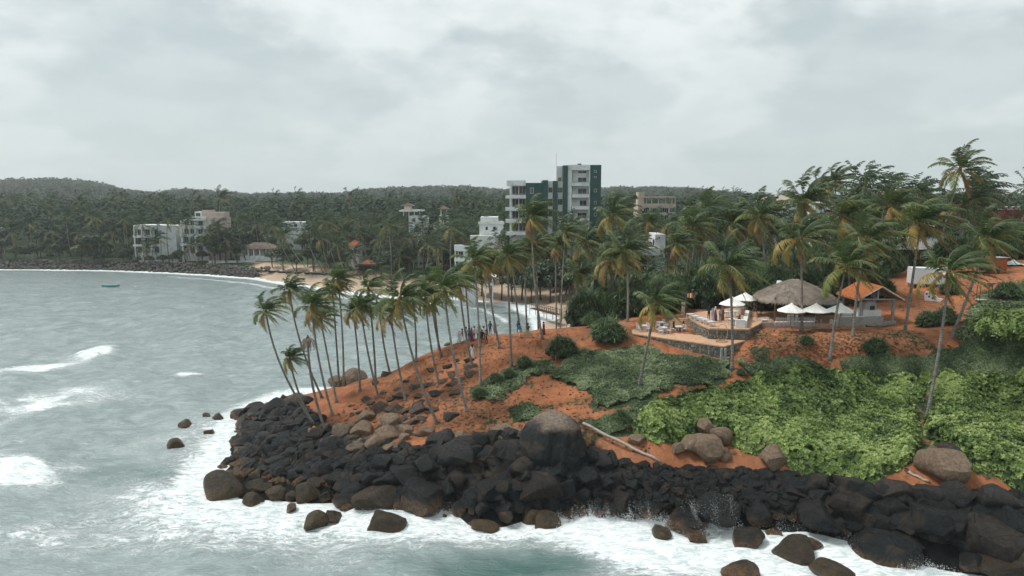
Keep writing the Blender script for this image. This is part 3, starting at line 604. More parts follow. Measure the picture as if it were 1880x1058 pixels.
WOODLEAF = leafmat('woodland_leaf', [(0, (.008, .022, .013)), (.5, (.020, .046, .025)), (1, (.05, .08, .038))], .1, .8, .15)
HEART = plain('palm_heart', (.12, .085, .04), .8, scale=6)
NUT = plain('coconut_husk', (.22, .15, .045), .55, scale=5, c2=(.10, .11, .03))
LEAF = leafmat('broad_leaf', [(0, (.014, .03, .015)), (.5, (.036, .066, .031)), (1, (.085, .115, .05))], .5, .5, .2)
LEAF_Y = leafmat('pale_leaf', [(0, (.03, .05, .02)), (.5, (.06, .09, .034)), (1, (.12, .14, .05))], .4, .5, .2)
STRAP = leafmat('strap_leaf', [(0, (.018, .038, .02)), (.5, (.075, .13, .055)), (.85, (.18, .235, .11)), (1, (.26, .22, .12))], .35, .42, .15)
SHRUB = leafmat('beach_shrub_leaf', [(0, (.028, .06, .014)), (.4, (.135, .21, .05)), (1, (.37, .46, .155))], .15, .45, .22)
CREEP = leafmat('creeper_leaf', [(0, (.035, .06, .026)), (.5, (.105, .155, .066)), (1, (.29, .345, .19))], .1, .6, .15)
WOOD = plain('bark', (.11, .085, .062), .9, scale=4)
WIND = Vector((1, .12, 0)).normalized()
def frond_geo(d0, L, rnd, age_tone, wind=1., nl=34, lw=.115, droop=1.):
    """one feather leaf bent by the wind: returns verts, faces, ages"""
    V, Fc, A = [], [], []; n = 9; p = Vector((0, 0, 0)); d = d0.normalized(); P = [p.copy()]; D = [d.copy()]
    for i in range(n):
        t = (i + 1) / n
        d = (d + Vector((0, 0, -1)) * (.20 + .30 * age_tone) * t * droop + WIND * (.235 * wind * (.35 + t))).normalized(); p = p + d * (L / n); P.append(p.copy()); D.append(d.copy())
    up0 = Vector((0, 0, 1)) if abs(d0.z) < .95 else Vector((-1, 0, 0))
    def at(t):
        k = min(int(t * n), n - 1); f = t * n - k; return P[k].lerp(P[k + 1], f), D[k].lerp(D[k + 1], f).normalized()
    def tri(*pts, a=age_tone):
        k = len(V); V.extend(tuple(q) for q in pts); A.extend([a] * len(pts)); Fc.append(tuple(range(k, k + len(pts))))
    for i in range(n):      # rachis, three-sided
        side = D[i].cross(up0).normalized(); w0, w1 = .055 * (1 - i / n) + .012, .055 * (1 - (i + 1) / n) + .012; s2 = D[i + 1].cross(up0).normalized()
        u = Vector((0, 0, .03))
        tri(P[i] - side * w0, P[i + 1] - s2 * w1, P[i + 1] + u, P[i] + u, a=min(1, age_tone * .5 + .45)); tri(P[i] + u, P[i + 1] + u, P[i + 1] + s2 * w1, P[i] + side * w0, a=min(1, age_tone * .5 + .45))
    for s in (-1, 1):
        for j in range(nl):
            t = .13 + .87 * (j + rnd.random() * .6) / nl; q, dd = at(min(t, .999)); side = dd.cross(up0)
            if side.length < .1: side = dd.cross(Vector((0, 1, 0)))
            side.normalize(); l = L * .23 * max(.2, math.sin(math.pi * (.16 + .74 * t))) * rnd.uniform(.8, 1.12)
            ld = (side * s * .8 + dd * .55 + Vector((0, 0, -1)) * rnd.uniform(.12, .5) + WIND * (.5 * wind * rnd.uniform(.5, 1.2))).normalized()
            m1 = q + ld * l * .5; ld2 = (ld + Vector((0, 0, -1)) * .45 + WIND * .25 * wind).normalized(); e = m1 + ld2 * l * .5
            wv_ = dd * lw * .5; a = min(1, max(0, age_tone + rnd.uniform(-.12, .12)))
            tri(q - wv_, q + wv_, m1 + wv_ * 1.1, m1 - wv_ * 1.1, a=a); tri(m1 - wv_ * 1.1, m1 + wv_ * 1.1, e, a=min(1, a + .08))
    return V, Fc, A
def crown_specs(seed, n=21, wind=1.):
    rnd = random.Random(seed); L = []
    for i in range(n):
        f = i / (n - 1); az = i * 2.39996 + rnd.uniform(-.3, .3); el = R(82 - 112 * f ** .9 + rnd.uniform(-9, 9))
        d = Vector((math.cos(az) * math.cos(el), math.sin(az) * math.cos(el), math.sin(el)))
        age_tone = .04 + .40 * f ** 1.4 + rnd.uniform(-.05, .2) + (rnd.uniform(.25, .45) if f > .62 and rnd.random() < .28 else 0)
        if f > .95 and rnd.random() < .7: el = R(-62); d = Vector((math.cos(az) * math.cos(el), math.sin(az) * math.cos(el), math.sin(el))); age_tone = rnd.uniform(.8, 1.)      # dead fronds hang down the stem
        L.append((d, (3.35 + 1.5 * math.sin(math.pi * (.2 + .65 * f))) * rnd.uniform(.88, 1.1), min(age_tone, 1.), wind * rnd.uniform(.75, 1.15)))
    return L
def me_from(V, Fc, A, name, mat):
    me = bpy.data.meshes.new(name); me.from_pydata(V, [], Fc); at = me.attributes.new('age_tone', 'FLOAT', 'POINT'); at.data.foreach_set('value', A); me.materials.append(mat); me.update(); return me
CROWNS = []      # per variant: list of frond meshes
for c in range(10):
    rnd = random.Random(100 + c); CROWNS.append([me_from(*frond_geo(d, L, rnd, a, w), 'frond', FROND) for d, L, a, w in crown_specs(c * 17 + 3, [25, 29, 22, 27, 24, 30, 19, 26, 21, 28][c], [1., 1.15, .85, 1.25, .95, 1.1, .7, 1.0, 1.3, .8][c])])
def heart_mesh():
    mb = MB(); mb.lathe([(.02, -.75), (.17, -.6), (.22, -.25), (.26, 0), (.17, .3), (.03, .5)], 8); k = len(mb.f)
    for i in range(9):
        a = i * 2.4; r = .30 + .05 * (i % 2); c = (math.cos(a) * r, math.sin(a) * r, -.22 - .13 * (i % 3)); mb.lathe([(.005, -.16), (.10, -.11), (.14, 0), (.10, .11), (.005, .15)], 6, c, m=1)
    me = mb.mesh('crown', True); me.materials.append(HEART); me.materials.append(NUT); return me
HEARTM = heart_mesh()
def far_crown(seed, n=16, nl=11, lw=.20):
    V, Fc, A = [], [], []; rnd = random.Random(seed)
    for d, L, a, w in crown_specs(seed, n, .9):
        a *= .72
        v, f, ag = frond_geo(d, L * 1.08, rnd, a, w, nl, lw); k = len(V); V += v; Fc += [tuple(i + k for i in q) for q in f]; A += ag
    return me_from(V, Fc, A, 'crown', FROND_FAR)
FARC = [far_crown(500 + i * 3) for i in range(8)]
def trunk_mesh(base, top, bow=(0, 0, 0), r0=.17, r1=.105, seg=8, n=10, flare=True):
    """tapered ringed stem from the origin to top-base"""
    v = Vector(top) - Vector(base); bow = Vector(bow); pts, rad = [], []
    for i in range(n + 1):
        t = i / n; pts.append(v * t + bow * (4 * t * (1 - t))); rad.append(r0 + (r1 - r0) * t ** .8)
    if flare:
        pts.insert(1, pts[0].lerp(pts[1], .3)); rad.insert(1, r0 * 1.12); rad[0] = r0 * 1.85; pts[0].z -= .35
    else: pts[0].z -= .4
    return MB().tube(pts, rad, seg).mesh('trunk', True)
def palm(base, top, label, group=None, var=0, scale=1., bow=(0, 0, 0), rz=0., full=True, dead=False, r0=.17):
    t = thing('coconut_palm', label, 'palm tree', base, group=group)
    link('trunk', trunk_mesh(base, top, bow, r0, r0 * .62, 8 if full else 5, 10 if full else 6, full), TRUNK, t)
    off = Vector(top) - Vector(base)
    if full:
        c = link('crown', HEARTM, None, t, loc=off, scale=scale); c.rotation_euler.z = rz
        for me in CROWNS[var % len(CROWNS)]: link('frond', me, None, c)
    else:
        c = link('crown', FARC[var % len(FARC)], None, t, loc=off, scale=scale); c.rotation_euler.z = rz
    return t
def px_palm(bx, by, tx, ty, label, var, scale=1., Y=None, bowpx=0., lean=0., rz=0., full=True, group=None, r0=.17):
    """base and crown seen at these pixels; bowpx = how far the stem bows sideways"""
    base = G(bx, by) if Y is None else on(bx, Y)
    top = PY(tx, ty, base.y + lean); bow = Vector((bowpx / F * base.y, 0, 0))
    return palm(base, top, label, group, var, scale, bow, rz, full, r0=r0)
# palms of the red headland, left to right: base pixel, crown pixel
PP = [
 (579, 782, 488, 572, 'leftmost palm of the headland, long stem bowed out over the sea', 0, .8, None, -16), (592, 731, 531, 534, 'second palm from the sea, tall S-curved stem leaning left', 1, .86, None, -9),
 (611, 763, 572, 562, 'thick crowned palm leaning left, third crown from the sea', 3, 1.02, None, -6), (572, 772, 532, 658, 'shortest palm of the headland, small open crown low beside the leftmost stem', 6, .62, None, -6),
 (618, 739, 588, 585, 'palm with low drooping crown just right of the thick crowned one', 2, .75, None, 0), (623, 708, 611, 535, 'left palm of two straight ones sharing a brown boulder, lower crown', 4, .85, 90, 0), (631, 708, 620, 513, 'right palm of two straight ones sharing a brown boulder, higher crown', 5, .85, 90, 3),
 (661, 718, 648, 572, 'slim straight palm with sparse crown low on the red slope', 6, .75, None, 2), (695, 730, 662, 566, 'left stem of crossing pair of palms on red slope, flared root', 1, .85, None, -3), (690, 706, 676, 530, 'right stem of crossing pair of palms, higher crown', 3, .85, None, 2),
 (716, 677, 697, 566, 'slim palm on the skyline of the red slope, small ragged crown', 6, .7, 88, -3), (745, 736, 718, 577, 'palm rising from dark outcrop on red slope, low crown', 2, .85, None, -3), (803, 778, 735, 550, 'long diagonal palm leaning left from the lowest part of red slope', 0, 1.05, None, -9),
 (764, 651, 758, 550, 'short straight palm behind the long diagonal one', 4, .75, 88, 2), (806, 706, 781, 545, 'left palm of three around the steep red bank', 5, .8, None, -4), (811, 656, 789, 520, 'middle palm of three around the steep red bank', 1, .9, None, -3), (806, 633, 797, 556, 'shortest palm of three around the steep red bank', 6, .7, 89, 0),
 (858, 756, 816, 535, 'palm with slightly S-curved stem, lowest foot among those near the pandanus row', 3, 1.0, None, -6), (868, 674, 844, 520, 'palm right beside the person in white on red slope', 0, .9, None, -4), (864, 612, 853, 502, 'palm behind the crowd, leftmost of the group stems', 4, .85, 93, 0), (882, 706, 871, 480, 'straight palm standing in front of the crowd', 2, .95, None, 2),
 (898, 604, 882, 500, 'slim palm behind the crowd near the sea', 5, .8, 94, 0), (917, 639, 895, 485, 'palm with swollen foot right of the crowd', 1, .95, None, -3), (939, 673, 931, 470, 'very straight palm rising from the pandanus row', 3, .95, None, 0), (958, 603, 940, 476, 'palm behind the two standing walkers', 0, .9, 93, -2), (968, 598, 962, 464, 'straight slim palm left of the single standing figure', 4, .9, 95, 0),
 (996, 623, 976, 400, 'tallest palm of the headland, crown level with the green hotel', 5, 1.15, None, -5), (989, 599, 984, 452, 'palm just behind the tallest headland palm', 2, .95, 95, 0),
 (1028, 578, 1038, 428, 'straight palm behind the headland, beyond the wooden footbridge', 0, 1.1, 112, -2), (1022, 572, 1020, 452, 'palm doubled up with a straighter one beyond the footbridge', 4, 1.0, 114, 0), (1063, 572, 1066, 505, 'short palm with lush crown before the thatched beach hut', 3, 1.05, 116, 2), (1040, 560, 1075, 450, 'palm with wide golden crown behind the footbridge', 1, 1.25, 122, 0),
 (1117, 585, 1124, 478, 'left palm of the pair above the screwpine thicket', 5, 1.05, 97, 0), (1152, 602, 1150, 462, 'right palm of the pair above the screwpine thicket', 2, 1.05, 88, 2), (1120, 560, 1126, 395, 'tall palm with big crown right of the green hotel', 0, 1.35, 118, 0),
 (1172, 713, 1205, 556, 'palm in front of the lower terrace with tousled yellow crown', 3, .88, None, 0), (1344, 677, 1338, 492, 'palm in front of the upper terrace wall', 1, 1.05, None, 3), (1412, 530, 1396, 398, 'palm behind the white parasols', 4, 1.1, 98, 0),
 (1472, 607, 1470, 440, 'tall palm standing right before the thatched bar', 5, 1.15, None, 1), (1480, 545, 1478, 372, 'taller palm rising from behind the thatched bar', 0, 1.25, 95, -2), (1524, 658, 1553, 492, 'palm leaning right with golden crown between bar and tiled shelter', 2, 1.05, None, -3), (1566, 617, 1590, 440, 'palm leaning right in front of the tiled shelter', 3, 1.05, None, -3), (1561, 562, 1550, 400, 'palm between the bar and tiled shelter, high crown', 1, 1.2, None, 2),
 (1661, 612, 1690, 412, 'palm leaning right over the white trailer', 4, 1.1, None, 0), (1700, 772, 1742, 502, 'foreground palm with pale stem rising out of bright shrubs', 3, 1.0, None, 4), (1747, 618, 1812, 440, 'palm bending right beside the round green bush', 5, 1.05, None, 3),
 (1715, 470, 1762, 312, 'highest palm on the right, leaning over the grove', 0, 1.3, 112, 0), (1760, 458, 1768, 378, 'palm below the highest one with wide golden fronds', 2, 1.25, 116, 0), (1641, 522, 1636, 380, 'palm behind the trailer with yellow lower fronds', 1, 1.25, 104, 0), (1536, 500, 1533, 335, 'dark crowned palm standing against the sky, right of two', 5, 1.15, 126, 0), (1512, 500, 1506, 348, 'dark crowned palm standing against the sky, left of two', 4, 1.15, 128, 0),
 (1241, 580, 1243, 450, 'palm behind the lower terrace steps with golden crown', 0, .9, 104, 0), (1188, 516, 1190, 408, 'palm standing before the white and maroon house', 3, .78, 128, 0), (1302, 510, 1300, 392, 'palm with orange hanging frond behind the flag', 1, 1.3, 122, 0), (1262, 560, 1270, 420, 'palm with orange skirt beside the flagpole', 4, 1.15, 110, 0), (1348, 520, 1346, 412, 'palm behind the parasols, left of the tallest pair', 2, 1.2, 116, 0), (1590, 560, 1560, 470, 'low palm crown hanging over the tiled shelter', 6, 1.0, 90, 0),
]
for i, (bx, by, tx, ty, lab, var, sc, Y, bow) in enumerate(PP):
    px_palm(bx, by, tx, ty, lab, (var * 3 + i) % 10, sc * (.78 if i < 30 else .95), Y, bow, rz=random.Random(i).uniform(-.45, .45), r0=.155 if i < 30 else .175)
# the dead, broken-topped palm
b_ = G(601, 799); t_ = PY(565, 622, b_.y); dp_ = thing('dead_palm', 'dead palm with collapsed brown fronds among the leftmost palms', 'palm tree', b_)
link('trunk', trunk_mesh(b_, t_, (-.5, 0, 0), .16, .12), TRUNK, dp_)
DEADM = plain('dead_frond', (.20, .15, .105), .9, scale=5); hc = link('crown', HEARTM, None, dp_, loc=t_ - b_, scale=.8)
for i in range(11):
    rnd = random.Random(i + 900); az = i * 2.4; V, Fc, A = frond_geo(Vector((math.cos(az), math.sin(az), .35)), 2.1, rnd, .9, .35, 16, .07, droop=3.2); me = me_from(V, Fc, A, 'frond', DEADM); link('frond', me, None, hc)

# ------------------------------------------------------------------ leaf scatter helper
def quads(C, Nn, size, rg, aspect=1.5, bend=.0):
    """n leaf quads centred on C facing about Nn -> verts (4n,3), faces (n,4)"""
    n = len(C); Nn = Nn / np.maximum(np.linalg.norm(Nn, axis=1, keepdims=True), 1e-6); r = rg.normal(size=(n, 3)); a = np.cross(Nn, r); a /= np.maximum(np.linalg.norm(a, axis=1, keepdims=True), 1e-6); b_ = np.cross(Nn, a)
    s = np.asarray(size).reshape(-1, 1) * np.ones((n, 1)); A = a * s * aspect * .5; B = b_ * s * .5
    V = np.stack([C - A, C - B * .9 + A * .1, C + A, C + B * .9 + A * .1], 1).reshape(-1, 3); return V, np.arange(4 * n).reshape(n, 4)
def leafy(seed, lobes, n, size, zmin=None, up=.5, shell=.55):
    """leaf clumps through the volume of some lobes: list of (cx,cy,cz,rx,ry,rz)"""
    rg = np.random.default_rng(seed); lb = np.array(lobes); w = lb[:, 3] * lb[:, 4]; k = rg.choice(len(lb), n, p=w / w.sum())
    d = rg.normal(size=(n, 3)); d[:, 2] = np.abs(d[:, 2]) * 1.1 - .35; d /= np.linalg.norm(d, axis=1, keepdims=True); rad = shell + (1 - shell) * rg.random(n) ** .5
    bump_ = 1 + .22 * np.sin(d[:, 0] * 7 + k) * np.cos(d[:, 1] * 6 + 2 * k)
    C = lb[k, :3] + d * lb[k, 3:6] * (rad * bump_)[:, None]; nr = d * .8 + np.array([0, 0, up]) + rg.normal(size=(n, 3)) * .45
    V, Fq = quads(C, nr, size * rg.uniform(.6, 1.3, n), rg); ag = np.clip(.25 + .55 * rg.random(n) * rad + .25 * (rg.random(len(lb))[k] - .4) + .15 * d[:, 2], 0, 1)  # tone gets lighter outwards and towards the top of each lobe
    return V, Fq, np.repeat(ag, 4)
def tree_variant(seed, h, r, n, size, mat, nl=7):
    rnd = random.Random(seed); lobes = []
    for i in range(nl):
        a = i * 2.4; q = r * .55 * math.sqrt(i / nl); lobes.append((math.cos(a) * q, math.sin(a) * q, h - r * .45 - .28 * r * (i / nl) + rnd.uniform(-.6, .6), r * rnd.uniform(.42, .62), r * rnd.uniform(.42, .62), r * rnd.uniform(.34, .5)))
    V, Fq, ag = leafy(seed, lobes, n, size); crown = npmesh('crown', V, Fq, {'age_tone': ag}); crown.materials.append(mat)
    mb = MB(); mb.tube([(0, 0, -.5), (.15, 0, h * .3), (0, .1, h * .55)], [.32, .24, .16], 7)
    for l in lobes[1:6]: mb.tube([(.05, 0, h * .38), (l[0] * .5, l[1] * .5, h * .55), l[:3]], [.15, .10, .04], 5)
    tr = mb.mesh('trunk', True); tr.materials.append(WOOD); return crown, tr
TREES = [tree_variant(40 + i, [10, 12, 9, 13][i % 4], [5, 5.6, 4.6, 5][i % 4], 1900, .62, LEAF if i % 4 != 2 else LEAF_Y) for i in range(6)]
def tree(loc, var, scale, label, group, name='broadleaf_tree'):
    t = thing(name, label, 'tree', loc, random.uniform(0, 6.28), group, scale); c, tr = TREES[var % len(TREES)]; link('trunk', tr, None, t); link('crown', c, None, t); return t
# ------------------------------------------------------------------ screwpine (pandanus) bushes: strap-leaved rosettes
def strap_bush(seed, r, hgt, ros=26, leaves=24, ll=1.1, lw=.06):
    rnd = random.Random(seed); V, Fc, A = [], [], []
    for i in range(ros):
        a = i * 2.4; q = math.sqrt((i + .5) / ros); ht = hgt * (1 - .75 * q * q) * rnd.uniform(.75, 1.05); c = Vector((math.cos(a) * r * q * .85, math.sin(a) * r * q * .85, ht)); tilt = Vector((math.cos(a) * q, math.sin(a) * q, .7)).normalized(); ra = rnd.uniform(0, .6)
        for j in range(leaves):
            b1 = j * 2.4; el = rnd.uniform(-.15, 1.1); d = Vector((math.cos(b1) * math.cos(el), math.sin(b1) * math.cos(el), math.sin(el))) * .9 + tilt * .55; d.normalize(); l = ll * rnd.uniform(.7, 1.15)
            s = d.cross(Vector((0, 0, 1))); s = s.normalized() * lw * .5 if s.length > .1 else Vector((lw * .5, 0, 0)); m1 = c + d * l * .5; d2 = (d + Vector((.22, 0, -.75))).normalized(); e = m1 + d2 * l * .55
            ag = min(1, max(0, ra * .6 + rnd.uniform(.05, .45) + (.4 if rnd.random() < .04 else 0))); k = len(V)
            V += [tuple(c - s * .7), tuple(c + s * .7), tuple(m1 + s), tuple(m1 - s), tuple(e)]; Fc += [(k, k + 1, k + 2, k + 3), (k + 3, k + 2, k + 4)]; A += [ag, ag, ag, ag, min(1, ag + .15)]
    # inner leafy dome, toned darker, so that the bush is not hollow
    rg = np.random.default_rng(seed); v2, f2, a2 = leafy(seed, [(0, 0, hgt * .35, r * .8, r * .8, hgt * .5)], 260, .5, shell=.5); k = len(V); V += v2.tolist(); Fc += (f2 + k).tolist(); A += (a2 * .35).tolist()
    return me_from(V, Fc, A, 'foliage', STRAP)
BUSHM = [strap_bush(60 + i, 1.6, 1.7, [30, 26, 34][i % 3], 26, 1.15) for i in range(4)]
STEMM = MB().tube([(0, 0, -.4), (.1, .05, .5), (-.1, 0, 1.2)], [.12, .09, .05], 6).tube([(.1, 0, -.3), (.6, .2, .5), (.8, .2, 1.0)], [.09, .07, .04], 5).tube([(-.1, 0, -.3), (-.6, -.3, .5), (-.8, -.3, .9)], [.09, .07, .04], 5).mesh('stem', True); STEMM.materials.append(WOOD)
def bush(loc, var, scale, label, group=None, name='screwpine_bush', zs=1.):
    t = thing(name, label, 'bush', loc, random.uniform(0, 6.28), group); t.scale = (scale, scale, scale * zs); link('foliage', BUSHM[var % 4], None, t); link('stem', STEMM, None, t); return t
def px_bush(px, py, wpx, label, var=0, group=None, zs=1., Y=None):
    g = G(px, py) if Y is None else on(px, Y); r = wpx / F * g.y / 2 / 2.0; return bush(g, var, r, label, group, zs=zs)
for i, (px, py, w, lab) in enumerate([(1033, 655, 78, 'big rounded screwpine bush on the crest beside the bare red soil'), (962, 672, 40, 'small screwpine bush beside the straightest palm'), (935, 692, 30, 'screwpine tuft left end of the row, beside the path'), (910, 702, 36, 'screwpine tuft second in the path-side row'), (880, 730, 40, 'screwpine tuft lowest in the row above the path'), (1118, 628, 90, 'dark screwpine bush touching the lower terrace left end'), (1138, 775, 44, 'spiky screwpine tuft in creeping greenery above fallen trunk'),
        (1608, 648, 58, 'single spiky screwpine on the bare slope below the tiled shelter'), (1480, 632, 34, 'low dark tuft on the bare slope below the bar'), (1705, 600, 62, 'screwpine at the eroded bank beside the letters'), (1735, 595, 60, 'screwpine at the eroded bank, right of two'), (1850, 548, 62, 'screwpine on the grass by the dirt road'), (1742, 540, 46, 'screwpine behind the foreground palm crown'), (742, 660, 24, 'small green tuft on the skyline of the red slope'), (1088, 600, 50, 'screwpine bush at the end of the crest'), (1360, 688, 22, 'little tuft by the palm foot below the terrace wall'), (1812, 500, 44, 'bushy screwpine left of the orange kiosk')]):
    px_bush(px, py, w, lab, i)
# the thicket behind the terrace and bar: rows of large bushes
rnd = random.Random(11); TH = []
for Y, x0, x1, w0 in ((91, 1385, 1475, 60), (93.5, 1390, 1570, 70), (92, 1565, 1640, 50), (96, 1470, 1615, 74), (93, 1075, 1235, 70), (97, 1085, 1300, 74), (101, 1110, 1480, 76), (106, 1080, 1560, 78), (112, 1150, 1640, 80), (119, 1180, 1660, 84), (127, 1220, 1700, 84), (98, 1480, 1560, 60), (103, 1560, 1650, 60), (108, 1740, 1880, 64), (116, 1700, 1900, 70), (126, 1650, 1900, 74), (136, 1560, 1900, 74)):
    x = x0
    while x < x1:
        TH.append((x + rnd.uniform(-10, 10), Y + rnd.uniform(-1.5, 1.5), w0 * rnd.uniform(.85, 1.3))); x += w0 * .55
for i, (x, Y, w) in enumerate(TH):
    px_bush(x, 0, w * 1.1, ('large ' if w > 84 else 'smaller ') + 'dark green thicket bush ' + ('left of the flag' if x < 1250 else 'behind the left parasols' if x < 1390 else 'behind the thatched bar' if x < 1540 else 'behind the oven shelter' if x < 1660 else 'beyond the trailer and dirt road') + (', front row' if Y < 99 else ', second row' if Y < 110 else ', rear row'), i, 'bushes of the thicket behind the bar', zs=rnd.uniform(1.15, 1.75), Y=Y)
# ------------------------------------------------------------------ bright beach shrubs: a mass of leaf rosettes over low domes
def carpet(name, poly, n, hfun, mat, label, cat, per=8, rs=.2, ls=.2, seed=1, jitter=14, core=None):
    rg = np.random.default_rng(seed); xs = [q[0] for q in poly]; ys = [q[1] for q in poly]
    # world-space candidates inside the footprint
    corners = [G(x, y) for x, y in poly]; x0, x1 = min(c.x for c in corners) - 1, max(c.x for c in corners) + 1; y0, y1 = min(c.y for c in corners) - 1, max(c.y for c in corners) + 1
    Pn = []
    while len(Pn) < n:
        m_ = n * 3; X = rg.uniform(x0, x1, m_); Y = rg.uniform(y0, y1, m_); Z = height(X, Y); px, py = proj(np.stack([X, Y, Z], -1))
        jx_ = px + jitter * 2 * (fbm(X, Y, 3, .5) - .5) * 2; jy_ = py + jitter * (fbm(X + 40, Y, 3, .5) - .5) * 2
        k = inpoly(jx_, jy_, poly); Pn += np.stack([X, Y, Z], -1)[k].tolist()
    P = np.array(Pn[:n]); e = .35; base_h = hfun
    if core:      # the mass thins out towards its rim
        gn = 90; gX, gY = np.meshgrid(np.linspace(x0, x1, gn), np.linspace(y0, y1, gn)); gZ = height(gX, gY); qx, qy = proj(np.stack([gX, gY, gZ], -1)); qx = qx + jitter * 2 * (fbm(gX, gY, 3, .5) - .5) * 2; qy = qy + jitter * (fbm(gX + 40, gY, 3, .5) - .5) * 2; I = inpoly(qx, qy, poly).astype(float)
        for _ in range(3): I = (I + np.roll(I, 1, 0) + np.roll(I, -1, 0) + np.roll(I, 1, 1) + np.roll(I, -1, 1)) / 5
        def hfun(x, y):
            fi = np.clip(((x - x0) / (x1 - x0) * (gn - 1)).astype(int), 0, gn - 1); fj = np.clip(((y - y0) / (y1 - y0) * (gn - 1)).astype(int), 0, gn - 1); return base_h(x, y) * (.12 + .88 * sstep(I[fj, fi], .35, .95))
    H = hfun(P[:, 0], P[:, 1]); hx = (hfun(P[:, 0] + e, P[:, 1]) - hfun(P[:, 0] - e, P[:, 1])) / (2 * e); hy = (hfun(P[:, 0], P[:, 1] + e) - hfun(P[:, 0], P[:, 1] - e)) / (2 * e)
    gxs = (height(P[:, 0] + e, P[:, 1]) - height(P[:, 0] - e, P[:, 1])) / (2 * e); gys = (height(P[:, 0], P[:, 1] + e) - height(P[:, 0], P[:, 1] - e)) / (2 * e)
    nrm = np.stack([-(hx + gxs), -(hy + gys), np.ones(n)], -1); nrm /= np.linalg.norm(nrm, axis=1, keepdims=True)
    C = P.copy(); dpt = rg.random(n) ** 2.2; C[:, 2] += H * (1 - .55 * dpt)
    # rosette of leaves
    a = (np.arange(per) * 2.4)[None] + rg.uniform(0, 6.28, (n, 1)); el = rg.uniform(.0, .9, (n, per)); t1 = np.cross(nrm, np.array([0.3, 1, .1])); t1 /= np.linalg.norm(t1, axis=1, keepdims=True); t2 = np.cross(nrm, t1)
    d = (np.cos(a) * np.cos(el))[..., None] * t1[:, None] + (np.sin(a) * np.cos(el))[..., None] * t2[:, None] + np.sin(el)[..., None] * nrm[:, None]
    rs_ = rs * rg.uniform(.7, 1.3, (n, 1, 1)); Q = C[:, None] + d * rs_ * .75; ln = d * ls * rg.uniform(.7, 1.3, (n, per, 1)); sd_ = np.cross(d, nrm[:, None] + .01); sd_ /= np.maximum(np.linalg.norm(sd_, axis=2, keepdims=True), 1e-5); wd = sd_ * ls * .33
    V = np.stack([Q - ln * .6, Q + wd, Q + ln * .6, Q - wd], 2).reshape(-1, 3); tint = fbm(P[:, 0], P[:, 1], 3, .55)
    ag = np.clip(.5 + (rg.random(n) - .5) * .7 - .45 * dpt + (tint - .5) * 1.5, 0, 1); ag = np.repeat(ag, per * 4)  # leaves set deeper get a darker tone: shade put into the colour
    Fq = np.arange(len(V)).reshape(-1, 4); faces = Fq
    if core:   # inner sheet below the leaves, coloured near the darkest leaf tone
        nx_ = int((x1 - x0) / .4); ny_ = int((y1 - y0) / .4); XX, YY = np.meshgrid(np.linspace(x0, x1, nx_), np.linspace(y0, y1, ny_)); ZZ = height(XX, YY); px, py = proj(np.stack([XX, YY, ZZ], -1)); px = px + jitter * 2 * (fbm(XX, YY, 3, .5) - .5) * 2; py = py + jitter * (fbm(XX + 40, YY, 3, .5) - .5) * 2
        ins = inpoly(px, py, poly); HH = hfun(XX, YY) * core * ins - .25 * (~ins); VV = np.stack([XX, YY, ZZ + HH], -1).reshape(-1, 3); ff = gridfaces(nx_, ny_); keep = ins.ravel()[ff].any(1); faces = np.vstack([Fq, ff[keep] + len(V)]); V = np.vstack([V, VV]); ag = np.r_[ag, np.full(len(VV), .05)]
    return link(name, npmesh(name, V, faces, {'age_tone': ag}), mat, label=label, cat=cat, kind='stuff')
def shrub_h(x, y): return .55 + .95 * sstep(fbm(x, y, 3, .24), .32, .68) + .4 * (fbm(x, y, 3, .9) - .3)
SP1 = [(1182, 800), (1178, 775), (1225, 738), (1330, 722), (1400, 700), (1500, 694), (1600, 697), (1690, 705), (1680, 760), (1690, 830), (1650, 862), (1570, 896), (1500, 892), (1445, 860), (1400, 832), (1340, 815), (1300, 792), (1270, 790), (1245, 812), (1210, 815)]
SP2 = [(1700, 705), (1800, 705), (1900, 715), (1915, 915), (1860, 895), (1790, 868), (1745, 830), (1700, 800), (1705, 760)]
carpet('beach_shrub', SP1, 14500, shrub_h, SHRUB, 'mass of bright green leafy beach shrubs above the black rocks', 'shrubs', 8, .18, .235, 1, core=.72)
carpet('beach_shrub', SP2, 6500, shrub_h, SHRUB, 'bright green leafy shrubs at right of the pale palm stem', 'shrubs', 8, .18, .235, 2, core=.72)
# the round bush on the right: a bush of its own
gb = on(1862, 71); rb = MB()
lobes = [(0, 0, .9, 4.2, 3.4, 1.9), (-2.6, -.8, .7, 2.2, 2, 1.5), (2.5, .6, 1.1, 2.6, 2.4, 1.9), (.6, -2, .6, 2.6, 1.8, 1.4)]
V, Fq, ag = leafy(77, lobes, 9000, .26, up=.7, shell=.8); t = thing('round_bush', 'large round bright green bush at the right edge above the shrubs', 'bush', gb)
me = npmesh('foliage', V, Fq, {'age_tone': np.clip(ag * .8, 0, 1)}); link('foliage', me, SHRUB, t); link('stem', STEMM, None, t, scale=1.4)
gb = on(1905, 66); t = thing('round_bush', 'bright green bush cut by the right edge, under the large round one', 'bush', gb); link('foliage', me, None, t, scale=(.45, .5, .6)); link('stem', STEMM, None, t)
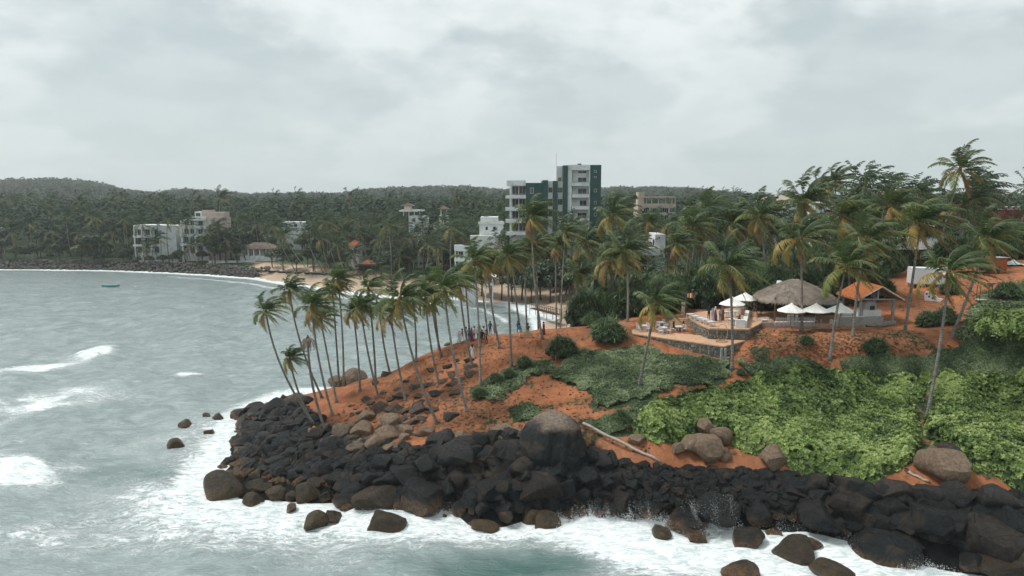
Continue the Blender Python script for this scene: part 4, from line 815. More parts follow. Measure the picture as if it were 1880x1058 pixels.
# creeping greenery
def low_h(x, y): return .04 + .32 * sstep(fbm(x, y, 3, .45), .4, .7) + .15 * fbm(x, y, 3, 1.6)
carpet('creeper', [(1010, 695), (1065, 655), (1105, 642), (1170, 640), (1340, 668), (1348, 688), (1300, 713), (1240, 704), (1185, 732), (1115, 754), (1078, 748), (1088, 718), (1035, 706)], 20000, low_h, CREEP, 'creeping green vines carpeting the slope below the terrace', 'ground cover', 4, .11, .17, 4)
carpet('creeper', [(1095, 778), (1180, 742), (1240, 731), (1195, 795), (1115, 798)], 3500, low_h, CREEP, 'creeping greenery between the path and bright shrubs', 'ground cover', 4, .11, .17, 5)
carpet('grass', [(1535, 668), (1620, 645), (1700, 655), (1760, 640), (1830, 592), (1890, 592), (1890, 700), (1560, 690)], 12000, lambda x, y: .05 + .16 * fbm(x, y, 3, 1.), CREEP, 'rough grass on the slope above the bright shrubs', 'grass', 4, .11, .17, 6)
carpet('grass', [(1768, 592), (1803, 548), (1850, 528), (1895, 518), (1895, 590), (1830, 592), (1765, 640)], 6000, lambda x, y: .05 + .12 * fbm(x, y, 3, 1.), CREEP, 'grass beside the dirt road at right', 'grass', 4, .11, .17, 7)
carpet('weed', [(930, 756), (948, 744), (990, 747), (998, 766), (946, 776)], 900, low_h, CREEP, 'patch of weeds on the red soil above the great boulder', 'weeds', 3, .10, .16, 8, jitter=6)
carpet('weed', [(1360, 668), (1420, 662), (1500, 668), (1520, 690), (1380, 696)], 2200, low_h, CREEP, 'dry weeds along the foot of the red bank', 'weeds', 3, .10, .16, 9)
carpet('weed', [(870, 735), (900, 705), (960, 680), (1010, 665), (1030, 680), (960, 705), (900, 740)], 1800, low_h, CREEP, 'weeds along the tuft row beside the path', 'weeds', 3, .10, .18, 10)

# ------------------------------------------------------------------ groves on the mainland
BLD_KEEP = []   # pixel boxes that stay open: (x0, x1, y_top, y_bottom, distance)
def keep(x0, x1, yt, yb, Y): BLD_KEEP.append((x0, x1, yt, yb, Y))
keep(928, 1108, 300, 405, 190); keep(1168, 1245, 352, 402, 215); keep(1165, 1228, 428, 500, 140); keep(243, 335, 412, 475, 262); keep(328, 412, 385, 475, 262); keep(748, 795, 376, 432, 250); keep(878, 928, 398, 430, 205); keep(834, 872, 445, 500, 170); keep(1402, 1468, 352, 392, 190); keep(1496, 1545, 368, 402, 180); keep(1620, 1745, 432, 500, 112)
keep(440, 500, 448, 480, 262); keep(640, 658, 438, 470, 235); keep(655, 692, 474, 515, 222); keep(1718, 1762, 382, 412, 150); keep(1845, 1880, 378, 416, 150); keep(888, 915, 498, 530, 160); keep(1085, 1125, 503, 535, 128); keep(520, 555, 405, 422, 300)
def blocked(px, top_py, Y, halfw):
    for x0, x1, yt, yb, B in BLD_KEEP:
        if Y < B and x0 - halfw * .4 < px < x1 + halfw * .4 and top_py < yt + (yb - yt) * .62: return True
    return False
rnd = random.Random(21)
for i, (cx, cy, bx, Y) in enumerate(((22, 430, 40, 268), (55, 412, 66, 272), (96, 425, 112, 267), (122, 398, 134, 275), (150, 430, 168, 266), (178, 402, 190, 270), (206, 428, 222, 264), (228, 405, 236, 268), (262, 412, 268, 260), (284, 440, 282, 258), (268, 456, 262, 257), (308, 404, 312, 262), (342, 412, 352, 259), (350, 452, 346, 256), (383, 428, 392, 257), (398, 418, 416, 258), (418, 440, 438, 256), (404, 366, 408, 280), (436, 404, 452, 262), (372, 382, 376, 284))):
    g_ = on(bx, Y); palm(g_, PY(cx, cy, Y), ['lowest crowned', 'tall', 'sparse'][i % 3] + ' coconut palm over the far sea wall, ' + ('well left of the white hotels' if cx < 160 else 'just left of the white hotels' if cx < 240 else 'before the left white hotel' if cx < 325 else 'before the pink walled hotel' if cx < 400 else 'between pink hotel and villa'), 'palms before the far hotels', i % 8, 1.15 + .12 * (i % 3), (-.7, 0, 0), .3 * math.sin(i * 5.), full=False, r0=.19)
for i, (cx, cy, bx, Y) in enumerate(((475, 412, 530, 232), (505, 418, 548, 230), (522, 432, 575, 226), (560, 425, 598, 224), (592, 440, 612, 222), (600, 408, 622, 226), (634, 425, 650, 226), (620, 452, 640, 219), (700, 440, 702, 214), (735, 470, 742, 206), (760, 430, 756, 222), (690, 500, 694, 205), (830, 420, 836, 186), (805, 455, 812, 188), (650, 468, 664, 214))):
    g_ = on(bx, Y); palm(g_, PY(cx, cy, Y), 'coconut palm leaning seaward behind the sand, ' + ('left end' if cx < 540 else 'left of the kiosk' if cx < 640 else 'beside the kiosk' if cx < 720 else 'right end'), 'palms leaning over the beach', i % 8, 1.1 + .12 * (i % 3), (-.9, 0, 0), .3 * math.sin(i * 5.), full=False, r0=.18)
ZN = [('coconut palm in the grove behind the far left sea wall', 'palms behind the far sea wall', -60, 450, 272, 330, 36), ('coconut palm in the grove behind the sandy beach', 'palms behind the sandy beach', 450, 760, 225, 300, 44), ('coconut palm in the grove around the white houses', 'palms around the white houses', 700, 960, 165, 260, 46),
      ('coconut palm in the grove in front of the green hotel', 'palms in front of the green hotel', 930, 1180, 128, 185, 26), ('coconut palm in the grove behind the terraces', 'palms behind the terraces', 1150, 1480, 112, 200, 46), ('coconut palm in the hilltop grove at right', 'palms of the right hilltop grove', 1480, 1960, 106, 170, 62)]
NP = []
for lab, grp, x0, x1, Y0, Y1, n in ZN:
    k = tries = 0
    while k < n and tries < 3000:
        tries += 1; px = rnd.uniform(x0, x1); Y = rnd.uniform(Y0, Y1); g = on(px, Y)
        if g.z < 1.6 or any((g.x - a) ** 2 + (g.y - c) ** 2 < 9 for a, c in NP): continue
        h = rnd.uniform(10, 17.5) if x0 < 1400 else rnd.uniform(10.5, 16); lean = rnd.uniform(-.5, 2.2) if x0 >= 700 else rnd.uniform(-4.5, 1.0)
        top = Vector((g.x + lean, g.y + rnd.uniform(-1, 1), g.z + h)); tx, ty = proj(np.array(top)); sc = rnd.uniform(.85, 1.15) * (1.12 if x0 >= 700 else 1.0)
        if blocked(tx, ty - 22, Y, 3.6 * sc / Y * F): continue
        if 1470 < x0 and ty < 300: continue
        if x0 == 1150 and ty < 372: continue
        NP.append((g.x, g.y)); k += 1
        f_ = (px - x0) / (x1 - x0); lab_ = ('tall ' if h > 14.5 else 'short ' if h < 12 else '') + lab + (', left end' if f_ < .25 else ', centre left' if f_ < .5 else ', centre right' if f_ < .75 else ', right end') + (', front row' if Y < Y0 + (Y1 - Y0) * .4 else ', back row')
        palm(g, top, lab_, grp, rnd.randrange(8), sc, (rnd.uniform(-.9, .5), 0, 0), rnd.uniform(-.5, .5), full=False, r0=.19)
NT = []
for i, (px, Y, s_) in enumerate(((884, 186, .75), (902, 182, .8), (921, 180, .78), (940, 176, .8), (958, 178, .85), (975, 174, .8), (992, 176, .9), (1010, 172, .85), (1028, 170, .9), (1046, 168, .85), (1064, 166, .9), (1080, 160, .85), (1000, 188, 1.0), (1040, 184, 1.0), (960, 190, .95), (1075, 176, 1.), (1100, 150, .8), (1085, 140, .7))):
    g_ = on(px, Y); g_.z = max(g_.z, .4); NT.append((g_.x, g_.y)); tree(g_, [0, 1, 3, 4, 5][i % 5], s_, ['tall', 'squat', 'broad'][i % 3] + ' dark spreading tree behind the small beach, ' + ('left end' if px < 950 else 'middle' if px < 1030 else 'right end'), 'trees at the small beach')
for i, (px, Y, s_) in enumerate(((70, 268, .6), (110, 266, .55), (150, 264, .7), (172, 263, .75), (190, 263, .6), (228, 262, .5), (252, 259, .3), (275, 258, .28), (318, 258, .4), (330, 258, .35), (372, 258, .42), (386, 260, .7), (395, 258, .55), (405, 262, .75), (415, 259, .65), (425, 263, .75), (300, 258, .36), (436, 258, .5), (500, 246, .5), (520, 240, .55), (545, 236, .5), (575, 232, .55), (605, 228, .5), (632, 224, .45), (700, 213, .5), (722, 210, .55), (30, 268, .6), (5, 268, .6))):
    g_ = on(px, Y); NT.append((g_.x, g_.y)); tree(g_, i, s_ * 1.35, 'low dense tree behind the far shore, ' + ('left of the white hotels' if px < 240 else 'at the foot of white hotels' if px < 400 else 'beside the white garden wall' if px < 480 else 'behind the sand'), 'low trees along the far shore')
TZ = [('broadleaf tree among the palms behind the far left sea wall', 'trees behind the far sea wall', -60, 450, 266, 330, 56), ('dark broadleaf tree behind the sandy beach', 'trees behind the sandy beach', 450, 860, 212, 320, 60), ('broadleaf tree near the white houses', 'trees near the white houses', 700, 1000, 155, 260, 36), ('broadleaf tree in front of the green hotel', 'trees in front of the green hotel', 880, 1190, 138, 185, 40), ('broadleaf tree behind the terraces', 'trees behind the terraces', 1150, 1500, 130, 230, 42), ('broadleaf tree in the right hilltop grove', 'trees of the right hilltop grove', 1500, 1960, 122, 190, 42)]
for lab, grp, x0, x1, Y0, Y1, n in TZ:
    k = tries = 0
    while k < n and tries < 2500:
        tries += 1; px = rnd.uniform(x0, x1); Y = rnd.uniform(Y0, Y1); g = on(px, Y)
        if g.z < 1.5 or any((g.x - a) ** 2 + (g.y - c) ** 2 < 20 for a, c in NT): continue
        var = rnd.randrange(6); sc = rnd.uniform(.55, 1.05) * (.8 if Y < 190 else 1); h = 12 * sc; tx, ty = proj(np.array((g.x, g.y, g.z + h)))
        if blocked(tx, ty, Y, 5.5 * sc / Y * F): continue
        NT.append((g.x, g.y)); k += 1; f_ = (px - x0) / (x1 - x0); tree(g, var, sc, ('big ' if sc > .8 else 'small ') + lab + (', left end' if f_ < .25 else ', centre left' if f_ < .5 else ', centre right' if f_ < .75 else ', right end'), grp)
# far woodland: reads as one mass
def woodland(name, n, r0, r1, size, per, hgt, label, seed, mat=WOODLEAF, amin=-42, amax=42, hv=.35):
    rg = np.random.default_rng(seed); a = np.radians(rg.uniform(amin, amax, n * 2)); rr = np.sqrt(rg.uniform(r0 ** 2, r1 ** 2, n * 2)); X = rr * np.sin(a); Y = rr * np.cos(a); d = shore_dist(X, Y); k = (d > (24 if r0 > 200 else 13)); X, Y = X[k][:n], Y[k][:n]; Z = height(X, Y); n = len(X)
    px, _ = proj(np.stack([X, Y, Z], -1)); ok = np.ones(n, bool)
    for x0, x1, yt, yb, B in BLD_KEEP: ok &= ~((px > x0 - 14) & (px < x1 + 14) & (Y < B + 6) & (Y > 100))
    X, Y, Z = X[ok], Y[ok], Z[ok]; n = len(X)
    hh = hgt * (1 - hv + 2 * hv * rg.random(n)); cr = hh * rg.uniform(.34, .5, n); dd = rg.normal(size=(n, per, 3)); dd[..., 2] = np.abs(dd[..., 2]) - .25; dd /= np.linalg.norm(dd, axis=2, keepdims=True)
    C = np.stack([X, Y, Z + hh - cr * .8], -1)[:, None] + dd * cr[:, None, None] * np.array([1, 1, .85]) * rg.uniform(.7, 1.05, (n, per, 1)); C = C.reshape(-1, 3); nr = dd.reshape(-1, 3) + np.array([0, 0, .5]) + rg.normal(size=(n * per, 3)) * .5
    V, Fq = quads(C, nr, size * rg.uniform(.6, 1.3, n * per), rg); ag = np.clip(np.repeat(rg.random(n) * .7, per) + .35 * rg.random(n * per), 0, 1)
    return link(name, npmesh(name, V, Fq, {'age_tone': np.repeat(ag, 4)}), mat, label=label, cat='woodland', kind='stuff')
def far_palms():
    rg = random.Random(9); V, Fc, A = [], [], []; k = 0; lib = [(np.array([v.co[:] for v in m_.vertices]), [tuple(p_.vertices) for p_ in m_.polygons], [d_.value for d_ in m_.attributes['age_tone'].data]) for m_ in FARC[:4]]; Vs = []; n0 = 0
    while k < 130:
        px = rg.uniform(-60, 1500); Y = rg.uniform(320, 520); g_ = on(px, Y); h = rg.uniform(15, 22); tx, ty = proj(np.array((g_.x, g_.y, g_.z + h)))
        if blocked(tx, ty - 15, Y, 20): continue
        v, f, a = lib[k % 4]; s = rg.uniform(1.1, 1.5); Vs.append(v * s + np.array((g_.x, g_.y, g_.z + h))); Fc += [tuple(i + n0 for i in q) for q in f]; A += a; n0 += len(v)
        st = np.array([(-.2, 0, 0), (.2, 0, 0), (.12, 0, h), (-.12, 0, h)]) + np.array(g_); Vs.append(st); Fc.append((n0, n0 + 1, n0 + 2, n0 + 3)); A += [.9] * 4; n0 += 4; k += 1
    o = me_from(np.vstack(Vs).tolist(), Fc, A, 'far_palm_crowns', FROND_FAR); link('far_palm_belt', o, None, label='distant belt of palm crowns above the far woodland', cat='woodland', kind='stuff')
far_palms()
woodland('understorey', 1500, 120, 345, .8, 46, 4.2, 'dense low undergrowth between the trunks of the groves', 1)
woodland('woodland', 2800, 315, 620, 1.5, 46, 15.5, 'far woodland stretching inland behind the bay', 2)
woodland('woodland', 3600, 600, 1200, 2.6, 26, 13, 'distant woodland on the plain below the hills', 3)
woodland('hill_forest', 13000, 1150, 2250, 3.6, 18, 14, 'hazy forest covering the far hills', 4)
# ------------------------------------------------------------------ buildings
WHITE = plain('white_plaster', (.70, .72, .71), .8, scale=.5, c2=(.50, .52, .51)); CREAM = plain('cream_plaster', (.56, .47, .38), .8, scale=.5, c2=(.42, .34, .27)); PINK = plain('pink_plaster', (.50, .42, .37), .85, scale=.5, c2=(.38, .31, .27))
GREENP = plain('green_paint', (.030, .082, .074), .7, scale=.4, c2=(.022, .062, .056)); MAROON = plain('maroon_paint', (.16, .05, .045), .8, scale=.6); REDW = plain('red_wall', (.20, .045, .038), .85, scale=.5); GREYC = plain('concrete', (.36, .36, .345), .9, scale=1.2, c2=(.24, .24, .23), bd=.01)
GLASS, b = newmat('window_glass'); setc(b, (.012, .020, .022), .08, .5)
DARKI = plain('dark_paint_and_shade', (.03, .032, .03), .9); TILE = plain('red_tile', (.42, .13, .055), .8, scale=1.2, c2=(.28, .08, .04), bd=.02); TILE_O = plain('orange_tile', (.56, .20, .07), .75, scale=2.5, c2=(.38, .12, .05)); BROWNT = plain('brown_tile', (.20, .15, .12), .85, scale=1.); BEIGET = plain('beige_roof', (.46, .39, .33), .8, scale=.6); METALR = plain('pale_metal_roof', (.62, .63, .62), .5, scale=.8, c2=(.42, .40, .37))  # DARKI: near-black for dark paint and for shade drawn inside openings
TIMBER = plain('timber', (.20, .12, .07), .85, scale=3); DARKW = plain('dark_wood', (.075, .05, .035), .85, scale=3); STEEL = plain('steel', (.35, .36, .36), .4, metal=.6)
class Bld:
    """a building laid out on a front plane at distance Y; boxes given by their outline there and by depth"""
    def __init__(s, name, label, Y, px, cat='building'):
        s.Y = Y; g = on(px, Y); s.o = Vector((g.x, Y, g.z)); s.t = thing(name, label, cat, s.o)
    def P(s, px, py): q = PY(px, py, s.Y); return q.x - s.o.x, q.z - s.o.z
    def ext(s, x0, x1, y0, y1):
        a, zt = s.P(x0, y0); c, zb = s.P(x1, y1 if y1 is not None else y0); return a, c, zt, (zb if y1 is not None else -1.)
    def blk(s, name, x0, x1, y0, y1, d0, d1, mat, parent=None):
        a, c, zt, zb = s.ext(x0, x1, y0, y1); return MB().span((a, d0, zb), (c, d1, zt)).build(name, mat, parent or s.t)
    def win(s, x0, x1, y0, y1, d=0., mull=1, fr=None, name='window'):
        a, c, zt, zb = s.ext(x0, x1, y0, y1); w = .07; m = MB(); fr = fr or WHITE
        m.span((a, d - .04, zb), (c, d + .06, zb + w)).span((a, d - .04, zt - w), (c, d + .06, zt)); m.span((a, d - .038, zb + w), (a + w, d + .06, zt - w)).span((c - w, d - .038, zb + w), (c, d + .06, zt - w))
        for k in range(1, mull + 1): q = a + (c - a) * k / (mull + 1); m.span((q - .03, d - .03, zb + w), (q + .03, d + .05, zt - w))
        o = m.build(name, fr, s.t); MB().span((a + w, d - .012, zb + w), (c - w, d + .02, zt - w)).build('pane', GLASS, o); return o
    def rail(s, x0, x1, py, d, h=.9, n=8):
        a, z = s.P(x0, py); c, _ = s.P(x1, py); m = MB(); m.span((a, d - .03, z + h - .05), (c, d + .03, z + h)).span((a, d - .02, z + h * .5), (c, d + .02, z + h * .5 + .03))
        for k in range(n + 1): q = a + (c - a) * k / n; m.span((q - .02, d - .02, z), (q + .02, d + .02, z + h - .05))
        return m.build('railing', STEEL, s.t)
    def hip(s, x0, x1, py_e, py_r, d0, d1, mat, name='roof', over=.4, gable=False):
        a, ze = s.P(x0, py_e); c, _ = s.P(x1, py_e); _, zr = s.P(x0, py_r); a -= over; c += over; d0 -= over; d1 += over; my = (d0 + d1) / 2; i = 0 if gable else min((c - a) / 2, (d1 - d0) / 2) * .95
        m = MB(); v = [(a, d0, ze), (c, d0, ze), (c, d1, ze), (a, d1, ze), (a + i, my, zr), (c - i, my, zr)]; m.v = v + [(x, y, z - .12) for x, y, z in v[:4]]
        m.f = [(0, 1, 5, 4), (2, 3, 4, 5), (1, 2, 5), (3, 0, 4), (9, 8, 7, 6), (0, 6, 7, 1), (1, 7, 8, 2), (2, 8, 9, 3), (3, 9, 6, 0)]; m.m = [0] * 9
        o = m.build(name, mat, s.t)
        rows = MB()     # tile courses, raised
        for k in range(1, 9):
            t = k / 9; y = d0 + (my - d0) * t; z = ze + (zr - ze) * t; rows.span((a + i * t, y - .03, z - .02), (c - i * t, y + .03, z + .045))
        rows.build('tile_course', mat, o, kind='stuff'); return o
# --- green and white hotel
H = Bld('hotel', 'tall green and white hotel block above the palms', 190, 1015)
H.blk('wing', 939, 966, 341, None, 2.0, 14, WHITE); 
for y0, y1 in ((358.6, 364.5), (381, 387), (403, 409.5), (426, 432)): H.blk('balcony_slab', 928, 965.5, y0, y1, -.3, 2.0, WHITE)
H.blk('roof_slab', 930, 965.5, 331.5, 341, .0, 14, WHITE); H.blk('column', 935.5, 938.5, 341, None, -.05, .5, WHITE)
for y0, y1 in ((342, 358), (365, 380.5), (388, 402.5), (410, 425)):
    H.win(940, 952, y0, y1, 1.95, 1); H.win(953, 965, y0, y1, 1.95, 1)
for y in (358.6, 381, 403): H.rail(930, 965, y, -.2, .5)
H.blk('green_block', 965.6, 997, 336, None, -.2, 13.5, GREENP); H.win(973.5, 979.5, 345, 355.6, -.22); H.win(973.5, 979.5, 368, 378, -.22); H.blk('fin', 997.1, 1006, 331, None, -.6, 12, GREENP)
H.blk('stair_bay', 1006.1, 1015, 332.5, None, .3, 12, WHITE); H.blk('fin', 1015.1, 1024, 332.5, None, -.5, 12, GREENP)
H.blk('link_bay', 1024.1, 1033.5, 333.5, None, .6, 12, WHITE)
for y0, y1 in ((344, 354), (365, 376.5), (388, 398)): H.win(1024.6, 1033, y0, y1, .58, 2); H.win(1006.8, 1014.4, y0, y1, .28, 0)
H.blk('lift_tower', 1023, 1033.6, 304.5, 333.4, 3, 8, WHITE); H.blk('tank', 1025, 1031, 326, 333.4, 1, 2.4, BROWNT)
H.blk('fin', 1034, 1042.4, 304, None, -.7, 11, GREENP); H.blk('tower_back', 1042.5, 1083.6, 303, None, 1.7, 13, WHITE); H.blk('tower_pier', 1042.5, 1050, 303, None, -.2, 1.7, WHITE); H.blk('tower_edge', 1081.8, 1083.6, 313, None, -.1, 1.7, WHITE); H.blk('parapet', 1050, 1083.6, 302.7, 312.6, -.1, 1.7, WHITE)
for y0, y1 in ((336, 342), (357, 363), (379, 385), (401, 407), (423, 429)): H.blk('balcony', 1050.1, 1081.7, y0, y1, -.35, 1.7, WHITE)
for x0, y0, y1 in ((1062, 313.5, 318), (1062, 325.5, 335), (1062, 346, 356.5), (1065, 368, 378.5), (1061, 391, 400.5)): H.win(x0, 1078, y0, y1, 1.68, 1)
for y in (336, 357, 379, 401): H.rail(1050.5, 1081.5, y, -.25, .45)
H.blk('green_flank', 1083.7, 1104, 303, None, -.15, 12, GREENP)
for y0, y1 in ((313, 317), (324, 327), (347, 353), (370, 375), (391, 397)): H.win(1090.6, 1095, y0, y1, -.17, 0)
a, z = H.P(1023.6, 305); a2, z2 = H.P(1023.2, 279); MB().tube([(a, 5, z), (a, 5, z2)], .05, 5).build('mast', STEEL, H.t); a, z = H.P(1067, 302.7); MB().lathe([(.02, .55), (.55, .5), (.6, 0)], 12, (a, 5, z)).build('water_tank', DARKI, H.t)
# --- cream hotel behind
C = Bld('hotel', 'cream three storey hotel with open roof terrace, right of the green one', 215, 1207)
C.blk('wall', 1176, 1240, 375, None, 0, 12, CREAM); C.blk('stair_tower', 1172, 1183, 353, None, -.1, 4, CREAM); C.blk('roof', 1180, 1241, 361, 364, -.8, 10, BEIGET)
for x in (1186, 1196, 1208, 1221, 1233, 1239): C.blk('post', x, x + 1.4, 364, 375, -.1, .3, CREAM)
C.blk('band', 1176, 1240.3, 374.8, 381, -.25, 0, CREAM); C.blk('band', 1176, 1240.3, 391, 395, -.25, 0, CREAM)
for x in (1178, 1194, 1213, 1230): C.win(x, x + (14 if x < 1230 else 9), 382, 390.5, -.02, 3); C.win(x, x + (14 if x < 1230 else 9), 396, 404, -.02, 3)
# --- white and maroon house
D = Bld('house', 'white house with maroon balcony behind the palms', 140, 1195)
D.blk('wall', 1165, 1211, 456, None, 1.2, 9, MAROON); D.blk('side_wall', 1205, 1224, 431, None, 1.0, 9, WHITE); D.blk('pier', 1203, 1211.5, 478, None, -.2, 1.0, WHITE); D.blk('parapet', 1164, 1211, 455, 469, -.3, 1.2, WHITE); D.blk('water_tank', 1167, 1193, 446, 452, 2, 5, METALR); D.blk('balcony_slab', 1164, 1203, 486.5, 490, -.3, 1.2, WHITE)
for x0, x1 in ((1175, 1185), (1190, 1200)): D.win(x0, x1, 472, 485, 1.18)
D.rail(1166, 1203, 486.5, -.2, .8, 12); D.blk('lower_wall', 1171, 1203, 491, 505, .6, 1.2, REDW); D.win(1163, 1170, 488, 502, 1.1); D.win(1200, 1203, 440, 452, .98, 0)
# --- ochre gable beside it
O_ = Bld('house', 'small ochre house gable beside the white and maroon one', 150, 1232); O_.blk('wall', 1225, 1240, 476, None, 0, 6, plain('ochre_wall', (.50, .33, .09), .8)); O_.hip(1224, 1241, 476, 468, 0, 6, BROWNT)
# --- far left white hotel
L1 = Bld('hotel', 'white three storey hotel with balconies by the far sea wall', 264, 290)
L1.blk('wall', 246, 318, 416, None, 1.6, 10, WHITE); L1.blk('plain_wall', 294, 322, 414.5, None, -.1, 9, WHITE); L1.blk('roof_slab', 245, 294, 413.5, 421, -.2, 9, WHITE)
for y0, y1 in ((433, 436.5), (449, 452.5)): L1.blk('balcony_slab', 244.5, 294, y0, y1, -.3, 1.6, WHITE)
for x in (245, 259, 276, 291): L1.blk('column', x, x + 2, 421, None, -.25, .2, WHITE)
for y0, y1 in ((421.5, 432.5), (437, 448.5), (453, 465)):
    for x in (248, 262, 279): L1.win(x, x + 10, y0, y1, 1.58, 1)
L1.rail(247, 292, 433, -.1); L1.rail(247, 292, 449, -.1)
# --- far left pink and white hotel
L2 = Bld('hotel', 'white and pink four storey hotel with glass balconies by the far shore', 264, 365)
L2.blk('wall', 333, 378, 404, None, 1.4, 9, WHITE); L2.blk('pink_wall', 378, 406, 400, None, .2, 9, PINK); L2.blk('roof_room', 366, 382, 386, 402, 2, 7, PINK); L2.blk('roof_wall', 382, 410, 390, 402, 1.2, 6, PINK); L2.blk('tank', 365, 380, 381, 386.5, 3, 6, DARKI)
L2.blk('parapet', 352, 378.2, 398, 405, -.1, 1.4, WHITE)
for y0, y1 in ((415, 420), (430.5, 434.5), (447, 451)): L2.blk('balcony', 331, 378.3, y0, y1, -.4, 1.4, WHITE)
for y0, y1 in ((406, 414.5), (421, 430), (435.5, 446.5), (452, 466)):
    for x in (335, 346, 361): L2.win(x, x + 9, y0, y1, 1.38, 1)
L2.blk('column', 331, 334, 405, None, -.3, .3, WHITE); L2.blk('column', 356, 359, 405, None, -.3, .3, WHITE); L2.win(355, 364, 391, 398, 1.9); L2.blk('penthouse', 353, 366, 389, 398, 2.0, 7, WHITE)
# --- columned villa, garden wall
V_ = Bld('villa', 'low white villa with a row of columns above the beach end', 262, 470); V_.blk('wall', 440, 505, 457, None, 3, 9, WHITE); V_.hip(438, 505, 457, 447, 0, 9, BROWNT)
for x in (443, 454, 464, 475, 488, 499): V_.blk('column', x, x + 2.2, 457.5, None, 0, .5, WHITE)
V_.blk('balustrade', 440, 505, 470, None, .2, .4, WHITE)
for x in (446, 457, 467, 479, 491): V_.win(x, x + 6, 459, 469, 2.98)
gw = Bld('garden_wall', 'long low white garden wall standing above the far rocks', 259, 425, 'wall'); gw.blk('wall', 383, 468, 479.5, None, 0, .5, WHITE); gw.blk('coping', 382.6, 468.4, 478.6, 479.4, -.08, .58, WHITE); gw.blk('end_wall', 468.2, 478, 483, None, 0, 4, WHITE)
# --- houses in the middle distance
M1 = Bld('house', 'tall white house with a small brown roofed lookout on top', 250, 772); M1.blk('wall', 750, 782, 397, None, 0, 9, WHITE); M1.blk('side_wall', 782, 800, 415, None, .5, 8, WHITE); M1.blk('roof_terrace', 733, 775, 386, 389, -.6, 8, WHITE)
for x in (740, 750, 760, 770): M1.blk('post', x, x + 1.4, 389, 397, 0, .3, WHITE)
M1.blk('lookout', 741, 753, 378, 386, 1, 5, CREAM); M1.hip(737, 757, 378, 373, 1, 5, BROWNT); M1.win(787, 795, 418, 423, .48); M1.win(757, 763, 402, 408, -.02)
M2 = Bld('pavilion', 'brown pyramid roofed pavilion among the palms right of lookout house', 245, 814); M2.hip(806, 822, 384, 378, 0, 3.4, BROWNT)
for x in (808, 819): M2.blk('post', x, x + 1.2, 384, 396, .2, .5, WHITE); M2.blk('back_post', x, x + 1.2, 384, 396, 2.8, 3.1, WHITE)
M2.blk('floor', 806, 822, 396, None, 0, 3.4, WHITE)
M3 = Bld('house', 'plain white box house with small windows left of the green hotel', 205, 903); M3.blk('wall', 880, 924, 408, None, 0, 10, WHITE); M3.blk('parapet', 882, 914, 399, 408.2, .3, 9.5, WHITE); M3.blk('cornice', 878, 926, 407, 412, -.4, 0, WHITE); M3.win(891, 896, 416, 423, -.02, 0); M3.win(905, 910, 416, 423, -.02, 0); M3.blk('lower_roof', 864, 926, 432, None, -2.5, 0, WHITE)
M4 = Bld('house', 'narrow white house with corner balcony behind the headland palms', 170, 853); M4.blk('wall', 840, 872, 455, None, .8, 8, WHITE); M4.blk('parapet', 834, 872, 450, 461, -.4, .8, WHITE); M4.blk('balcony', 834, 860, 474, 480, -.4, .8, WHITE)
for x in (835, 852): M4.blk('column', x, x + 2, 461, 474, -.3, .1, WHITE); M4.blk('column', x, x + 2, 480, None, -.3, .1, WHITE)
M4.win(841, 850, 462, 473, .78); M4.win(841, 850, 482, 494, .78); M4.win(858, 868, 464, 474, .78)
M5 = Bld('house', 'white flat roofed house half hidden by palms behind the villa', 300, 538); M5.blk('wall', 516, 560, 408, None, 0, 9, WHITE); M5.win(522, 528, 411, 417, -.02); M5.win(540, 546, 411, 417, -.02)
M6 = Bld('house', 'little house with faded red roof deep in the palms', 235, 648); M6.blk('wall', 639, 658, 451, None, 0, 6, WHITE); M6.hip(637, 660, 451, 442, 0, 6, TILE)
M7 = Bld('house', 'orange roofed house behind the dark beach kiosk', 226, 672); M7.blk('wall', 663, 682, 486, None, 0, 6, CREAM); M7.hip(661, 684, 486, 478, 0, 6, TILE_O)
M8 = Bld('kiosk', 'dark timber kiosk at the back of the beach', 219, 668, 'kiosk'); M8.blk('roof', 653, 690, 487, 490, -.6, 4, DARKI)
for x in (655, 667, 680, 687): M8.blk('post', x, x + 1, 490, None, -.3, 0, DARKW)
M8.blk('back_wall', 655, 688, 491, None, 2.5, 2.8, DARKW); M8.blk('counter', 656, 687, 498.5, None, .2, .9, TIMBER)
M9 = Bld('tank_tower', 'pale blue water tank raised on posts in the grove', 232, 762, 'water tank'); M9.blk('tank', 755, 769, 415, 424, 0, 2.4, plain('blue_tank', (.28, .47, .55), .5))
for x in (756, 766): M9.blk('post', x, x + 1.3, 424, None, .1, .4, WHITE); M9.blk('post', x, x + 1.3, 424, None, 1.9, 2.2, WHITE)
M10 = Bld('sea_pavilion', 'white two level lookout pavilion by the small beach', 160, 898, 'pavilion'); M10.hip(886, 908, 508, 501, 0, 2.8, WHITE); M10.blk('deck', 889, 906, 522, 524.5, 0, 2.8, WHITE)
for x in (890, 903): M10.blk('post', x, x + 1.6, 508, None, .05, .3, WHITE); M10.blk('post', x, x + 1.6, 508, None, 2.5, 2.75, WHITE)
M10.rail(889, 906, 522, .05, .8)
